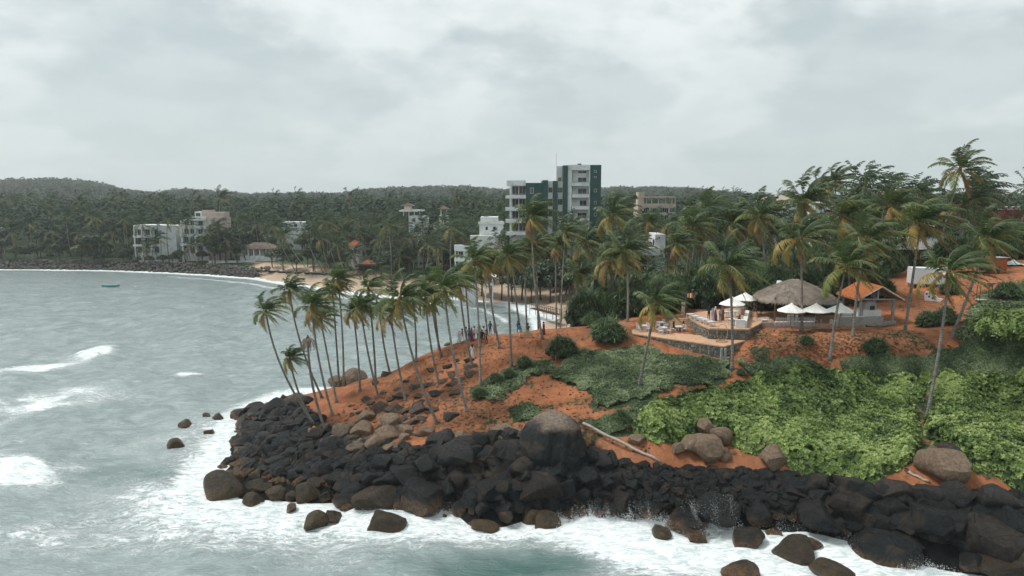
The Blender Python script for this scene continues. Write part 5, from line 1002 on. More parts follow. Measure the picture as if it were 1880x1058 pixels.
# --- right side
R1 = Bld('house', 'white house with beige hipped roof beyond the right palms', 190, 1435); R1.blk('wall', 1410, 1464, 371, None, 0, 9, WHITE); R1.hip(1406, 1468, 371, 356, 0, 9, BEIGET)
for x in (1418, 1430, 1442, 1454): R1.win(x, x + 7, 374, 381, -.02, 0)
R2 = Bld('house', 'white house glimpsed behind the two dark palms on the skyline', 180, 1520); R2.blk('wall', 1497, 1545, 375, None, 0, 8, WHITE); R2.blk('upper_room', 1514, 1540, 366, 375.2, 1, 7, WHITE); R2.win(1503, 1510, 379, 386, -.02); R2.win(1524, 1532, 379, 386, -.02); R2.blk('parapet', 1496, 1546, 373, 376, -.3, 0, WHITE)
R3 = Bld('shed', 'long brown shed with pale metal roof behind the trailer', 112, 1685); R3.blk('wall', 1626, 1742, 457, None, 0, 6, plain('brown_wall', (.12, .075, .05), .9, scale=1.)); R3.hip(1622, 1746, 457, 437, 0, 6, METALR, gable=True, over=.6); R3.win(1690, 1700, 466, 476, -.02)
R4 = Bld('house', 'small white house with a red base on the right hillside', 150, 1742); R4.blk('wall', 1737, 1764, 388, None, 0, 6, WHITE); R4.win(1748, 1758, 391.5, 397.5, -.02); R4.blk('red_wall', 1718, 1762, 401, None, -.6, 0, REDW); R4.hip(1735, 1766, 388, 382, 0, 6, TILE)
R5 = Bld('house', 'dark red walled house at the right edge of the picture', 150, 1868); R5.blk('wall', 1846, 1900, 386, None, 0, 8, REDW); R5.blk('roof_terrace', 1845, 1902, 380, 385.8, .5, 8, GREYC); R5.win(1875, 1882, 400, 412, -.02)

# ------------------------------------------------------------------ terraces
FLOOR = plain('terrace_floor', (.56, .35, .22), .85, scale=1.6, c2=(.44, .26, .16)); STONE, b = newmat('wall_stone'); p = wpos(); n1 = nz(p, 3.5, 4, .6); n2 = nz(p, 11, 4, .7)
sc_ = mixc(N('ShaderNodeNewGeometry').outputs['Random Per Island'], (.34, .325, .285), (.11, .115, .10)); sc_ = mixc(mth('MULTIPLY', mapr(n1, .4, .65), .6), sc_, (.06, .07, .055)); sc_ = mixc(mapr(n2, .55, .7), sc_, (.22, .21, .19)); setc(b, sc_, .9, .2); bump(b, n2, .03)
MORTAR = plain('mortar', (.15, .14, .125), .95, scale=2.)
def stone_wall(parent, pts, ztop, zbot, name='stone_wall', seed=1, org=None, th=.35):
    """a rubble wall along pts (world xy); stones stand proud of a mortar core"""
    rg = random.Random(seed); org = org or Vector((0, 0, 0)); core = MB(); st = MB()
    for (ax, ay), (bx, by) in zip(pts[:-1], pts[1:]):
        L = math.hypot(bx - ax, by - ay); ux, uy = (bx - ax) / L, (by - ay) / L; nx, ny = uy, -ux; rz = math.atan2(uy, ux)
        core.box(((ax + bx) / 2 - nx * th / 2 - org.x, (ay + by) / 2 - ny * th / 2 - org.y, (ztop + zbot) / 2 - org.z), (L, th, ztop - zbot), rz)
        z = zbot + .05
        while z < ztop - .12:
            hh = rg.uniform(.16, .3); s = rg.uniform(0, .2); hh = min(hh, ztop - z - .02)
            while s < L - .1:
                w = min(rg.uniform(.2, .48), L - s); cx, cy = ax + ux * (s + w / 2), ay + uy * (s + w / 2); dpt = rg.uniform(.05, .12); n0 = len(st.v)
                for f, k in ((1., 0.), (.72, 1.)):
                    for sx2, sz2 in ((-1, -1), (1, -1), (1, 1), (-1, 1)):
                        j = rg.uniform(.88, 1.04); u_ = sx2 * (w / 2 - .012) * f * j; q = z + hh / 2 + sz2 * (hh / 2 - .012) * f * j
                        st.v.append((cx + ux * u_ + nx * (dpt * k - .02) - org.x, cy + uy * u_ + ny * (dpt * k - .02) - org.y, q - org.z))
                for f in ((4, 5, 6, 7), (0, 1, 5, 4), (1, 2, 6, 5), (2, 3, 7, 6), (3, 0, 4, 7)): st.f.append(tuple(n0 + i for i in f)); st.m.append(0)
                s += w
            z += hh
    o = core.build(name, MORTAR, parent); st.build('stone', STONE, o, kind='stuff'); return o
def xy(px, py, z): p = PZ(px, py, z); return (p.x, p.y)
Z1, Z2 = 11.4, 12.7
lt = thing('lower_terrace', 'lower paved dining terrace on a stone retaining wall', 'terrace', (*xy(1260, 620, Z1), Z1)); lo = Vector(lt.location)
lp = [xy(1161, 612.5, Z1), xy(1329, 636, Z1), xy(1368, 625.5, Z1), xy(1364, 612, Z1), xy(1290, 600, Z1), xy(1262, 588, Z1), xy(1222, 590, Z1), xy(1160, 606, Z1)]
MB().prism([(x - lo.x, y - lo.y) for x, y in lp], -.14, 0).build('floor', FLOOR, lt)
inset = [(x, y + .12) for x, y in lp[:3]]; stone_wall(lt, inset, Z1 - .145, 8.6, 'retaining_wall', 1, lo)
for px in (1325, 1332): q = xy(px, 637.5, Z1); MB().box((q[0] - lo.x, q[1] - lo.y + .02, -1.6), (.22, .2, 2.9)).build('pillar', GREYC, lt)
ut = thing('upper_terrace', 'upper paved terrace edged by a stone wall and curved steps', 'terrace', (*xy(1330, 590, Z2), Z2)); uo = Vector(ut.location)
up = [xy(1262, 582.5, Z2), xy(1278, 591.5, Z2), xy(1288, 597, Z2), xy(1303, 602.8, Z2), xy(1374.5, 604.5, Z2), xy(1400, 592, Z2), xy(1545, 596, Z2), xy(1548, 571, Z2), xy(1420, 566, Z2), xy(1340, 566, Z2), xy(1276, 574, Z2)]
MB().prism([(x - uo.x, y - uo.y) for x, y in up], -.16, 0).build('floor', FLOOR, ut); stone_wall(ut, [(x, y + .1) for x, y in up[:5]], Z2 - .165, Z1 - .6, 'retaining_wall', 2, uo); stone_wall(ut, [(up[4][0] - .05, up[4][1] + .1), (up[5][0] - .05, up[5][1])], Z2 - .165, Z1 - 1.2, 'retaining_wall', 3, uo)
q0, q1 = up[5], up[6]; L = math.hypot(q1[0] - q0[0], q1[1] - q0[1]); MB().box(((q0[0] + q1[0]) / 2 - uo.x, (q0[1] + q1[1]) / 2 - uo.y + .1, -.75), (L, .25, 1.18), math.atan2(q1[1] - q0[1], q1[0] - q0[0])).build('edge_wall', GREYC, ut)
# white built-in seat and low parapets
SEATW = WHITE; m = MB(); a_ = xy(1352, 604, Z2); e_ = xy(1366, 582, Z2)
for (p0, p1, h, w) in ((xy(1350, 601.5, Z2), xy(1367, 602, Z2), .95, .35), (xy(1367, 602, Z2), xy(1372, 581, Z2), .8, .45), (xy(1352, 592, Z2), xy(1366, 593, Z2), .45, .6)):
    L = math.hypot(p1[0] - p0[0], p1[1] - p0[1]); m.box(((p0[0] + p1[0]) / 2 - uo.x, (p0[1] + p1[1]) / 2 - uo.y, h / 2 + .003), (L, w, h), math.atan2(p1[1] - p0[1], p1[0] - p0[0]))
m.build('built_in_seat', SEATW, ut); p0, p1 = xy(1361, 577, Z2), xy(1390, 583, Z2); L = math.hypot(p1[0] - p0[0], p1[1] - p0[1]); MB().box(((p0[0] + p1[0]) / 2 - uo.x, (p0[1] + p1[1]) / 2 - uo.y, .32), (L, .3, .64), math.atan2(p1[1] - p0[1], p1[0] - p0[0])).build('low_parapet', FLOOR, ut)
# curved steps: a fan of arcs
sc0 = PZ(1254, 581, Z2)
for k in range(7):
    rk = 2.75 - .27 * k; zt = Z1 + (Z2 - Z1) * (k + 1) / 8 - Z2; poly = [(sc0.x - uo.x + math.cos(R(a)) * rk * 1.1, sc0.y - uo.y + math.sin(R(a)) * rk) for a in range(185, 346, 16)]
    MB().prism(poly, Z1 - Z2 - .1, zt).build('step', FLOOR, ut)
stone_wall(ut, [xy(1222, 598, Z1), xy(1232, 583, Z1 + 1.2)], Z2 - .1, Z1 - .4, 'stair_wall', 5, uo)
# big hoop and hose on the lower terrace
hp = PZ(1326, 612, Z1 + .9); t = thing('rope_hoop', 'big rope hoop leaning on the terrace wall', 'hoop', (hp.x, hp.y, Z1)); pts = [(math.cos(a) * .62, .05 * math.sin(a), math.sin(a) * .95 + .98) for a in np.linspace(0, 2 * math.pi, 25)]; MB().tube(pts, .035, 6, cap=False).build('hoop', plain('rope', (.42, .34, .22), .9), t)
hs = PZ(1325, 628, Z1); MB().tube([(math.cos(a) * (.6 + .04 * a / 6), .45 * math.sin(a), .03 + .004 * a) for a in np.linspace(0, 4 * math.pi, 48)], .022, 5).build('hose', plain('hose', (.30, .13, .06), .6), None, loc=(hs.x, hs.y, Z1 + .004), label='coiled reddish hose on the lower terrace floor', cat='hose')

# ------------------------------------------------------------------ thatched bar
THATCH, b = newmat('thatch'); p = ocoord(); n1 = nz(p, 1.2, 5, .6); n2 = nz(p, 14, 4, .8); tcx = mixc(mapr(n1, .35, .65), (.44, .375, .315), (.30, .25, .205)); setc(b, mixc(mapr(n2, .45, .75), tcx, (.17, .14, .115)), .95, .1); bump(b, n2, .05)
bc = PZ(1459, 566, 13.15); bc.y = 84.6; bc.x = (1459 - CX) / F * (84.6 * CP + 12.5 * SP); FB = 12.7; bar = thing('thatched_bar', 'open bar under a wide shaggy thatched roof', 'bar', (bc.x, bc.y, FB))
RX, RY, ZE, ZP = 4.75, 4.3, 2.5, 4.85; prof = [(1.0, ZE), (.86, ZE + .42), (.66, ZE + 1.02), (.42, ZE + 1.62), (.2, ZE + 2.1), (.06, ZP)]
def sq(a, r):   # squarish plan
    c, s = math.cos(a), math.sin(a); k = (abs(c) ** 3 + abs(s) ** 3) ** (-1 / 3.); return c * k * r, s * k * r
m = MB(); seg = 40
for r, z in prof:
    for j in range(seg): a = 2 * math.pi * j / seg; x, y = sq(a, r); m.v.append((x * RX, y * RY, z + .04 * math.sin(a * 9 + r * 20)))
for i in range(len(prof) - 1):
    for j in range(seg): q = (j + 1) % seg; m.f.append((i * seg + j, i * seg + q, (i + 1) * seg + q, (i + 1) * seg + j)); m.m.append(0)
m.f.append(tuple(range((len(prof) - 1) * seg, len(prof) * seg))); m.m.append(0)
for j in range(seg): a = 2 * math.pi * j / seg; x, y = sq(a, .97); m.v.append((x * RX, y * RY, ZE - .22))
k0 = len(prof) * seg
for j in range(seg): q = (j + 1) % seg; m.f.append((k0 + j, k0 + q, q, j)); m.m.append(0)
roof = m.build('roof', THATCH, bar, smooth=True)
rg = np.random.default_rng(8); n = 9000; a = rg.uniform(0, 2 * math.pi, n); tt = rg.random(n) ** .7; pr = np.array(prof); rr = np.interp(1 - tt, 1 - pr[:, 0], pr[:, 0]); rr = .06 + .95 * tt; zz = np.interp(rr, pr[::-1, 0], pr[::-1, 1]); c, s = np.cos(a), np.sin(a); kk = (np.abs(c) ** 3 + np.abs(s) ** 3) ** (-1 / 3.)
Cn = np.stack([c * kk * rr * RX, s * kk * rr * RY, zz + .03], -1); out = np.stack([c * kk * RX * .3, s * kk * RY * .3, np.full(n, -.62 if True else 0)], -1); out /= np.linalg.norm(out, axis=1, keepdims=True); out[:, 2] -= (tt > .9) * .5; out += rg.normal(size=(n, 3)) * .12; sd_ = np.stack([-s, c, 0 * s], -1) * .018; ln = rg.uniform(.25, .5, (n, 1)); lift = np.array([0, 0, .03])
Vv = np.stack([Cn - sd_, Cn + sd_, Cn + sd_ * .6 + out * ln + lift, Cn - sd_ * .6 + out * ln + lift], 1).reshape(-1, 3); link('straw', npmesh('straw', Vv, np.arange(4 * n).reshape(n, 4)), THATCH, roof, kind='stuff')
for x, y in ((-3.6, -3.1), (-1.2, -3.2), (1.4, -3.2), (3.7, -3.1), (-3.6, 3), (3.7, 3), (0, 0)): MB().tube([(x, y, -.3), (x, y, ZE + .5)], .09, 7).build('post', TIMBER, bar)
MB().box((-1.7, -2.9, .52), (3.4, .5, 1.04)).box((-1.7, -2.9, 1.065), (3.6, .7, .05)).build('counter', TIMBER, bar); MB().box((1.6, 1.8, .9), (4, .4, 2.2)).build('back_shelf', DARKW, bar)
lf = link('menu_board', MB().box((0, 0, 0), (1.3, .05, .75)).mesh('menu_board'), WHITE, bar, loc=(-1.45, -3.19, .55)); MB().box((-.15, -.03, .12), (.7, .012, .05)).box((.0, -.03, -.02), (.9, .012, .05)).box((.05, -.03, -.16), (.5, .012, .05)).build('lettering', DARKI, lf)
tk = on(1428, 90); t = thing('water_tank', 'white upright tank showing above the thatched roof', 'tank', (tk.x, tk.y, tk.z)); ztk = PY(1428, 515, 90).z - tk.z; MB().lathe([(.01, 0), (.36, 0), (.36, ztk - .3), (.3, ztk - .05), (.02, ztk)], 14).build('tank_body', WHITE, t, smooth=True); MB().lathe([(.37, ztk * .5), (.385, ztk * .5 + .03), (.37, ztk * .5 + .06)], 14).build('band', GREYC, t)
# ------------------------------------------------------------------ tiled oven shelter
xs0, ys0 = 41.2, 80.0; FZ = 12.65; sh = thing('oven_shelter', 'open gabled shelter with orange tiled roof', 'shelter', (xs0 + 2.6, ys0 + 2.5, FZ)); ox, oy = 2.6, 2.5
def sbx(name, a, b_, mat, par=None): return MB().span((a[0] - ox, a[1] - oy, a[2]), (b_[0] - ox, b_[1] - oy, b_[2])).build(name, mat, par or sh)
for x, y in ((.35, .3), (4.3, .3), (.35, 4.6), (4.3, 4.6)): sbx('post', (x, y, -.5), (x + .26, y + .26, 3.1), GREYC)
sbx('beam', (.3, .32, 2.9), (4.7, .52, 3.08), GREYC); sbx('king_post', (2.4, .34, 3.08), (2.58, .5, 4.3), GREYC); sbx('beam', (.3, 4.62, 2.9), (4.7, 4.82, 3.08), GREYC)
for sgn in (-1, 1):
    m = MB(); nrow = 26; ax_ = 2.5; W2, zr, ze = 2.75, 4.62, 3.02
    d = Vector((sgn * W2, 0, ze - zr)); 
    M3_ = MB(); p0 = Vector((ax_ - ox, -.35 - oy, zr)); p1 = p0 + d; y1 = 5.5
    M3_.v = [tuple(p0), tuple(p1), tuple(p1 + Vector((0, y1, 0))), tuple(p0 + Vector((0, y1, 0)))] + [tuple(q - Vector((0, 0, .12))) for q in (p0, p1, p1 + Vector((0, y1, 0)), p0 + Vector((0, y1, 0)))]
    M3_.f = [(0, 1, 2, 3), (7, 6, 5, 4), (0, 4, 5, 1), (1, 5, 6, 2), (2, 6, 7, 3), (3, 7, 4, 0)]; M3_.m = [0] * 6; slope = M3_.build('roof_slope', TILE_O if sgn < 0 else BROWNT, sh)
    for k in range(24):     # barrel tiles in overlapping courses
        y = -.3 + k * .23
        for r_ in range(7): t0, t1 = r_ / 7, (r_ + 1.06) / 7; m.tube([p0 + d * t0 + Vector((0, y + .35, .02)), p0 + d * t1 + Vector((0, y + .35, .045))], .085, 5, cap=False)
    m.build('tile', TILE_O, slope, kind='stuff'); m = MB(); m.tube([p0 + Vector((0, -.02, -.05)), p1 + Vector((0, -.02, -.05))], .09, 4).build('barge_board', GREYC, sh)
pl = sbx('plinth', (-2.4, -.35, -.8), (2.95, .1, .98), GREYC); sbx('oven_base', (.75, .12, -.2), (2.9, 1.9, 1.75), WHITE)
od = MB(); od.lathe([(1.02, 0), (1.0, .45), (.86, .78), (.5, 1.02), (.02, 1.1)], 18, (1.75 - ox, 1.1 - oy, 1.752)).build('oven_dome', plain('oven_clay', (.40, .385, .36), .9, scale=2.), sh, smooth=True); MB().box((1.75 - ox, .1 - oy, 2.0), (.5, .2, .45)).build('oven_mouth_shade', DARKI, sh)  # solid dark block at the oven mouth, its inner shade given as colour
sbx('low_wall', (2.97, .0, -.6), (4.2, .25, .42), GREYC); sbx('footing', (4.2, .1, -.7), (4.75, .7, .4), GREYC); sbx('shelf', (-1.0, 1.6, -.2), (.2, 2.3, 1.3), WHITE)
bb = on(1562, 82); t = thing('barrel', 'blue plastic barrel beside the oven shelter', 'barrel', (bb.x, bb.y, bb.z)); MB().lathe([(.01, 0), (.3, 0), (.34, .3), (.34, .9), (.3, 1.2), (.01, 1.2)], 14).build('body', plain('blue_plastic', (.02, .10, .19), .4), t, smooth=True); MB().lathe([(.345, .35), (.37, .38), (.345, .41)], 14).lathe([(.345, .78), (.37, .81), (.345, .84)], 14).build('hoop', MATS['blue_plastic'], t)
tp = on(1520, 86.5); t = thing('tarpaulin_stall', 'blue tarpaulin covered stall behind the thatched bar', 'stall', tp); MB().box((0, 0, .75), (1.5, .9, 1.5)).build('frame', TIMBER, t); MB().box((0, -.02, 1.1), (1.7, 1.1, .9)).build('tarpaulin', MATS['blue_plastic'], t)
# ------------------------------------------------------------------ white cabin on stilts
g = G(1680, 519); g = Vector((g.x, 93.5, gz(g.x, 93.5))); tr_ = thing('trailer', 'white box trailer on short stilts beside the dirt road', 'trailer', (g.x + .3, g.y + 1, g.z), R(-14)); WP = plain('white_panel', (.76, .78, .79), .45, scale=.7, c2=(.66, .68, .69))
MB().box((0, 0, 1.55), (4.9, 2.2, 2.2)).build('body', WP, tr_); MB().box((0, -1.125, .46), (4.92, .03, .05)).box((0, -1.125, 2.62), (4.92, .03, .05)).build('trim', STEEL, tr_)
for x in (-2.2, -1.1, 0, 1.1, 2.2): MB().box((x, -.85, .2), (.18, .18, .55)).build('stilt', GREYC, tr_); MB().box((x, .85, .2), (.18, .18, .55)).build('stilt', GREYC, tr_)
MB().box((1.2, -1.125, 1.55), (.03, .03, 2.0)).build('panel_joint', GREYC, tr_); MB().quad((1.2, -1.16, 2.2), (2.45, -1.16, 2.2), (2.45, -1.9, 1.9), (1.2, -1.9, 1.75)).quad((1.2, -1.92, 1.74), (2.45, -1.92, 1.89), (2.45, -1.17, 2.18), (1.2, -1.17, 2.18)).build('awning', CREAM, tr_)
# ------------------------------------------------------------------ small structures at right
g = G(1713, 553); sg = thing('sculpted_sign', 'white sculpted sign with oval holes at the eroded bank', 'sign', g, R(-38), scale=.72); m = MB(); poly = [(-1.3, .0), (1.2, 0), (1.5, .5), (.7, .65), (.4, 1.05), (-.2, 1.1), (-.5, 1.55), (-1.2, 1.75), (-1.45, 1.3)]; n = len(poly)
m.v = [(x, -.2, z) for x, z in poly] + [(x, .2, z) for x, z in poly]; m.f = [tuple(range(n)), tuple(range(2 * n - 1, n - 1, -1))] + [(i + n, (i + 1) % n + n, (i + 1) % n, i) for i in range(n)]; m.m = [0] * len(m.f); m.build('panel', WHITE, sg)
for x, z in ((-1.05, 1.25), (-.65, .8), (-.1, .55)): MB().lathe([(.0, 0), (.17, 0), (.17, .03), (.0, .03)], 12).build('hole_shade', DARKI, sg, loc=(x, -.205, z)).rotation_euler = (R(90), 0, 0)  # dark discs on the panel stand in for the shade inside the oval holes
g = G(1829, 502); kk_ = thing('orange_kiosk', 'small orange plank kiosk by the dirt road', 'kiosk', g, R(12)); OR = plain('orange_plank', (.34, .10, .035), .8, scale=2.)
for k in range(11): MB().box((0, -.7, .12 + k * .195), (1.9 if k else 1.9, .06, .18)).build('plank', OR, kk_); MB().box((.93, .02, .12 + k * .195), (.06, 1.4, .18)).build('plank', OR, kk_)
MB().box((-.93, 0, 1.1), (.05, 1.4, 2.2)).box((0, .7, 1.1), (1.9, .05, 2.2)).build('back_wall', OR, kk_); MB().box((-.55, -.745, .5), (.7, .03, 1.)).build('doorway_shade', DARKI, kk_); MB().box((0, 0, 2.3), (2.3, 1.9, .08)).build('roof', GREYC, kk_)  # dark slab on the planks paints the unlit door opening
g = G(1806, 552); ps = thing('pink_stand', 'green post stand with a small pink board roof', 'stand', g); GP = plain('green_post', (.03, .07, .04), .6); 
for x in (-.75, .75):
    for y in (-.3, .3): MB().tube([(x, y, -.2), (x, y, 1.95)], .045, 6).build('post', GP, ps)
MB().box((0, 0, .12), (1.7, .9, .1)).build('platform', CREAM, ps); MB().box((.5, 0, 2.05), (1.1, 1.0, .06), M=Matrix.Rotation(R(-38), 3, 'X')).build('roof_board', plain('pink_board', (.62, .36, .32), .6), ps); MB().tube([(-.75, -.3, 1.0), (.75, -.3, 1.0)], .03, 6).build('rail', GP, ps)
g = G(1860, 487); t = thing('tarpaulin', 'pale blue tarpaulin spread beside the orange kiosk', 'tarpaulin', g); m = MB()
for i in range(6):
    for j in range(4): 
        f = lambda i, j: ((i - 3) * .45, (j - 2) * .5, .12 + .7 * math.exp(-((i - 3) / 1.6) ** 2 - ((j - 2) / 1.3) ** 2) + .06 * math.sin(i * 2.1 + j)); m.quad(f(i, j), f(i + 1, j), f(i + 1, j + 1), f(i, j + 1))
m.build('sheet', plain('pale_tarp', (.50, .60, .64), .5), t)
# path edge line, fallen trunks
def log(name, label, p0, p1, r0, r1, mat, sag=.0, z0=.12, z1=.12):
    a, b_ = G(*p0), G(*p1); a.z += z0; b_.z += z1; n = 9; pts = []
    for i in range(n + 1):
        q = a.lerp(b_, i / n); q.z = max(q.z, gz(q.x, q.y) + r0 * .6); q.z += .05 * math.sin(i * 1.7); pts.append(q - a)
    t = thing(name, label, 'log', a); MB().tube(pts, [r0 + (r1 - r0) * i / n for i in range(n + 1)], 8).build('stem', mat, t, smooth=True); MB().lathe([(r0 * 1.0, 0), (r0 * 1.5, .1), (r0 * 1.1, .25)], 8).build('root_end', WOOD, t); return t
BLEACH = plain('bleached_trunk', (.40, .35, .31), .9, scale=3., c2=(.24, .2, .17))
log('fallen_log', 'long bleached palm trunk lying from the great boulder down the red bank', (1066, 785), (1212, 850), .16, .12, BLEACH, z0=.5); log('fallen_log', 'short pale trunk lying beside the flat topped block', (1664, 868), (1706, 888), .13, .1, BLEACH); log('driftwood', 'thin bent driftwood branch on the black stones', (1430, 868), (1452, 880), .05, .03, BLEACH); log('fallen_frond_stem', 'brown fallen frond stem on the bare slope below the shelter', (1590, 602), (1635, 600), .05, .03, DARKW)
# ------------------------------------------------------------------ footbridge, sign, flag
fb0, fb1 = PZ(978, 566, 2.2), PZ(1026, 578, 2.6); t = thing('footbridge', 'dark wooden footbridge with railing behind the headland', 'footbridge', fb0); v = fb1 - fb0; L = v.length; az = math.atan2(v.y, v.x); nd = 22
for k in range(nd): q = v * ((k + .5) / nd); MB().box((q.x, q.y, q.z), (L / nd * .86, 1.6, .09), az).build('plank', DARKW, t)
nrm_ = Vector((-math.sin(az), math.cos(az), 0))
for s in (-.75, .75):
    for k in range(13): q = v * (k / 12) + nrm_ * s; MB().box((q.x, q.y, q.z + .5 - (.8 if k % 4 == 0 else 0)), (.10, .10, 1.1 + (1.6 if k % 4 == 0 else 0))).build('post', DARKW, t)
    MB().tube([nrm_ * s + Vector((0, 0, 1.05)), v + nrm_ * s + Vector((0, 0, 1.05))], .06, 5).build('handrail', DARKW, t)
g = on(1044, 138); z = PY(1044, 556, 138).z; t = thing('yellow_sign', 'yellow warning board on posts by the small beach', 'sign', g); YL = plain('yellow_board', (.72, .42, .03), .5); MB().box((0, 0, z - g.z), (1.1, .06, .75)).build('board', YL, t)
for x in (-.4, .4): MB().box((x, .06, (z - g.z) / 2), (.07, .05, z - g.z)).build('post', DARKW, t)
m = MB(); 
for x, zz_ in ((-.25, .1), (.22, .12), (-.25, -.15), (.22, -.15)): m.box((x, -.036, z - g.z + zz_), (.26, .012, .16))
m.build('marking', DARKI, t)
g = G(1258, 580); z0 = PY(1257, 538, g.y).z - g.z; t = thing('flag', 'small striped flag in blue, yellow, red, white and orange on a thin pole', 'flag', g); MB().tube([(0, 0, -.2), (0, 0, z0 + .2)], .035, 6).build('pole', TIMBER, t); fl = None
for k, c in enumerate([(.02, .06, .35), (.8, .55, .03), (.55, .02, .02), (.8, .8, .8), (.75, .2, .03), (.5, .1, .08)]):
    m = MB(); w = .16
    for i in range(2): x0, x1 = .04 + k * w + i * w / 2, .04 + k * w + (i + 1) * w / 2; y0, y1 = .08 * math.sin(x0 * 7), .08 * math.sin(x1 * 7); m.quad((x0, y0, z0 - .62 - .05 * x0), (x1, y1, z0 - .62 - .05 * x1), (x1, y1, z0 - .05 * x1), (x0, y0, z0 - .05 * x0))
    m.build('stripe', plain(f'flag_colour_{k}', c, .7, var=.05), t)
g = G(1254, 578); t = thing('gate_post', 'stone post beside the flag at the top of the steps', 'post', g); MB().box((0, 0, .7), (.35, .35, 1.6)).build('shaft', CREAM, t); MB().box((0, 0, 1.56), (.48, .48, .12)).build('cap', GREYC, t)
g = G(1440, 573)
# thatched beach hut behind
g = on(1102, 126); hb = thing('beach_hut', 'old grey thatched hut roof in the thicket behind the headland', 'hut', g); zr, ze = PY(1102, 506, 126).z - g.z, PY(1102, 528, 126).z - g.z; m = MB(); m.v = [(-2, -1.8, ze), (2, -1.8, ze), (2, 1.8, ze), (-2, 1.8, ze), (-1.1, 0, zr), (1.5, 0, zr + .2)]; m.f = [(0, 1, 5, 4), (2, 3, 4, 5), (1, 2, 5), (3, 0, 4), (3, 2, 1, 0)]; m.m = [0] * 5; m.build('roof', plain('old_thatch', (.22, .2, .17), .95, scale=3., c2=(.13, .115, .1)), hb)
for x in (-1.7, 1.7):
    for y in (-1.5, 1.5): MB().tube([(x, y, -.3), (x, y, ze)], .08, 6).build('post', TIMBER, hb)
# ------------------------------------------------------------------ fishing boat and beached boats
TEAL = plain('teal_hull', (.10, .36, .36), .5); HULLW = plain('white_hull', (.72, .75, .75), .5)
def boat(loc, rz, L, label, group=None, hull=TEAL, name='fishing_boat', sc=1.):
    t = thing(name, label, 'boat', loc, rz, group, sc); m = MB(); n = 8; W_ = .55
    for i in range(n + 1):
        u_ = i / n * 2 - 1; w = W_ * (1 - abs(u_) ** 2.4) + .03; k = .25 * abs(u_) ** 3; m.v += [(u_ * L / 2, -w, .55 + k), (u_ * L / 2, -w * .55, -.1 + k * .6), (u_ * L / 2, w * .55, -.1 + k * .6), (u_ * L / 2, w, .55 + k)]
    for i in range(n):
        for j in range(3): m.f.append((i * 4 + j, i * 4 + j + 1, i * 4 + 5 + j, i * 4 + 4 + j)); m.m.append(0)
    m.build('hull', hull, t); m = MB()
    for s in (0, 3): m.tube([Vector(m_) + Vector((0, 0, .03)) for m_ in [(u_ * L / 2, (1 if s else -1) * (W_ * (1 - abs(u_) ** 2.4) + .03), .55 + .25 * abs(u_) ** 3) for u_ in np.linspace(-1, 1, 9)]], .05, 5)
    m.build('gunwale', HULLW, t)
    for x in (-L * .22, 0, L * .24): MB().box((x, 0, .42), (.28, .9, .05)).build('thwart', HULLW, t)
    MB().tube([(-L * .3, -2.0, .0), (L * .3, -2.0, .0)], [.07, .1], 6).build('outrigger', TIMBER, t)
    for x in (-L * .2, L * .2): MB().tube([(x, 0, .58), (x, -1.2, .7), (x, -2.0, .05)], .04, 5).build('outrigger_arm', TIMBER, t)
    return t
bp = PZ(203, 527, 0); boat((bp.x, bp.y, .05), R(8), 5.2, 'small teal and white outrigger boat moored in the bay')
rnd = random.Random(3)
for i in range(13):
    px = 488 + i * 15.5 + rnd.uniform(-4, 4)
    if 648 < px < 694: continue
    q = G(px, 499 + i * .75); boat((q.x, q.y, q.z), R(40 + rnd.uniform(-14, 14)), 4.6, 'dark beached boat in the row along the top of the sand', 'boats drawn up on the sand', DARKI, 'beached_boat', .9)
# ------------------------------------------------------------------ far rock revetment
rg = np.random.default_rng(12); pts = []
for (ax, ay), (bx, by) in zip(SH[1:5], SH[2:6]):
    L = math.hypot(bx - ax, by - ay); n = int(min(L, 400) * 9); t_ = rg.random(n) * (1 if L < 400 else .6) + (0 if L < 400 else .4); dd = rg.uniform(-.8, 7.5, n); nx, ny = -(by - ay) / L, (bx - ax) / L
    for tt_, d_ in zip(t_, dd): x, y = ax + (bx - ax) * tt_ + nx * d_, ay + (by - ay) * tt_ + ny * d_; pts.append((x, y, .25 + .34 * max(d_, 0)))
P_ = np.array(pts); 
rubble('sea_wall_stone', None, 0, .35, .75, rockmat('revetment_rock', (.06, .05, .04), (.075, .07, .065), (.14, .115, .095), .5, 2.2), 'long wall of grey boulders protecting the far shore', world=P_.tolist(), seed=13)
# ------------------------------------------------------------------ parasols, tables, chairs
CANVAS = plain('white_canvas', (.80, .79, .75), .85, scale=1.5, c2=(.70, .68, .64)); POLE = plain('wood_pole', (.30, .2, .12), .6)
PARASOLM = MB(); seg = 8; rp = 1.62
for r, z in ((1., 0), (.98, .06), (.5, .47), (.12, .80)):
    for j in range(seg): a = 2 * math.pi * (j + .5) / seg; PARASOLM.v.append((math.cos(a) * r * rp, math.sin(a) * r * rp, z))
for i in range(3):
    for j in range(seg): q = (j + 1) % seg; PARASOLM.f.append((i * seg + j, i * seg + q, (i + 1) * seg + q, (i + 1) * seg + j)); PARASOLM.m.append(0)
PARASOLM.f.append(tuple(range(3 * seg, 4 * seg))); PARASOLM.m.append(0); PARASOLM = PARASOLM.mesh('canopy'); PARASOLM.materials.append(CANVAS)
VENTM = MB().lathe([(.34, .70), (.06, .95), (.01, .97)], 8, ph=.39).mesh('vent'); VENTM.materials.append(CANVAS); PPOLEM = MB().tube([(0, 0, 0), (0, 0, 2.75)], .035, 7).lathe([(.01, .1), (.28, .1), (.3, 0)], 10).mesh('pole'); PPOLEM.materials.append(POLE)
RIBM = MB().tube([(.08, 0, .76), (rp * .92, 0, .02)], .014, 4).mesh('rib'); RIBM.materials.append(POLE)
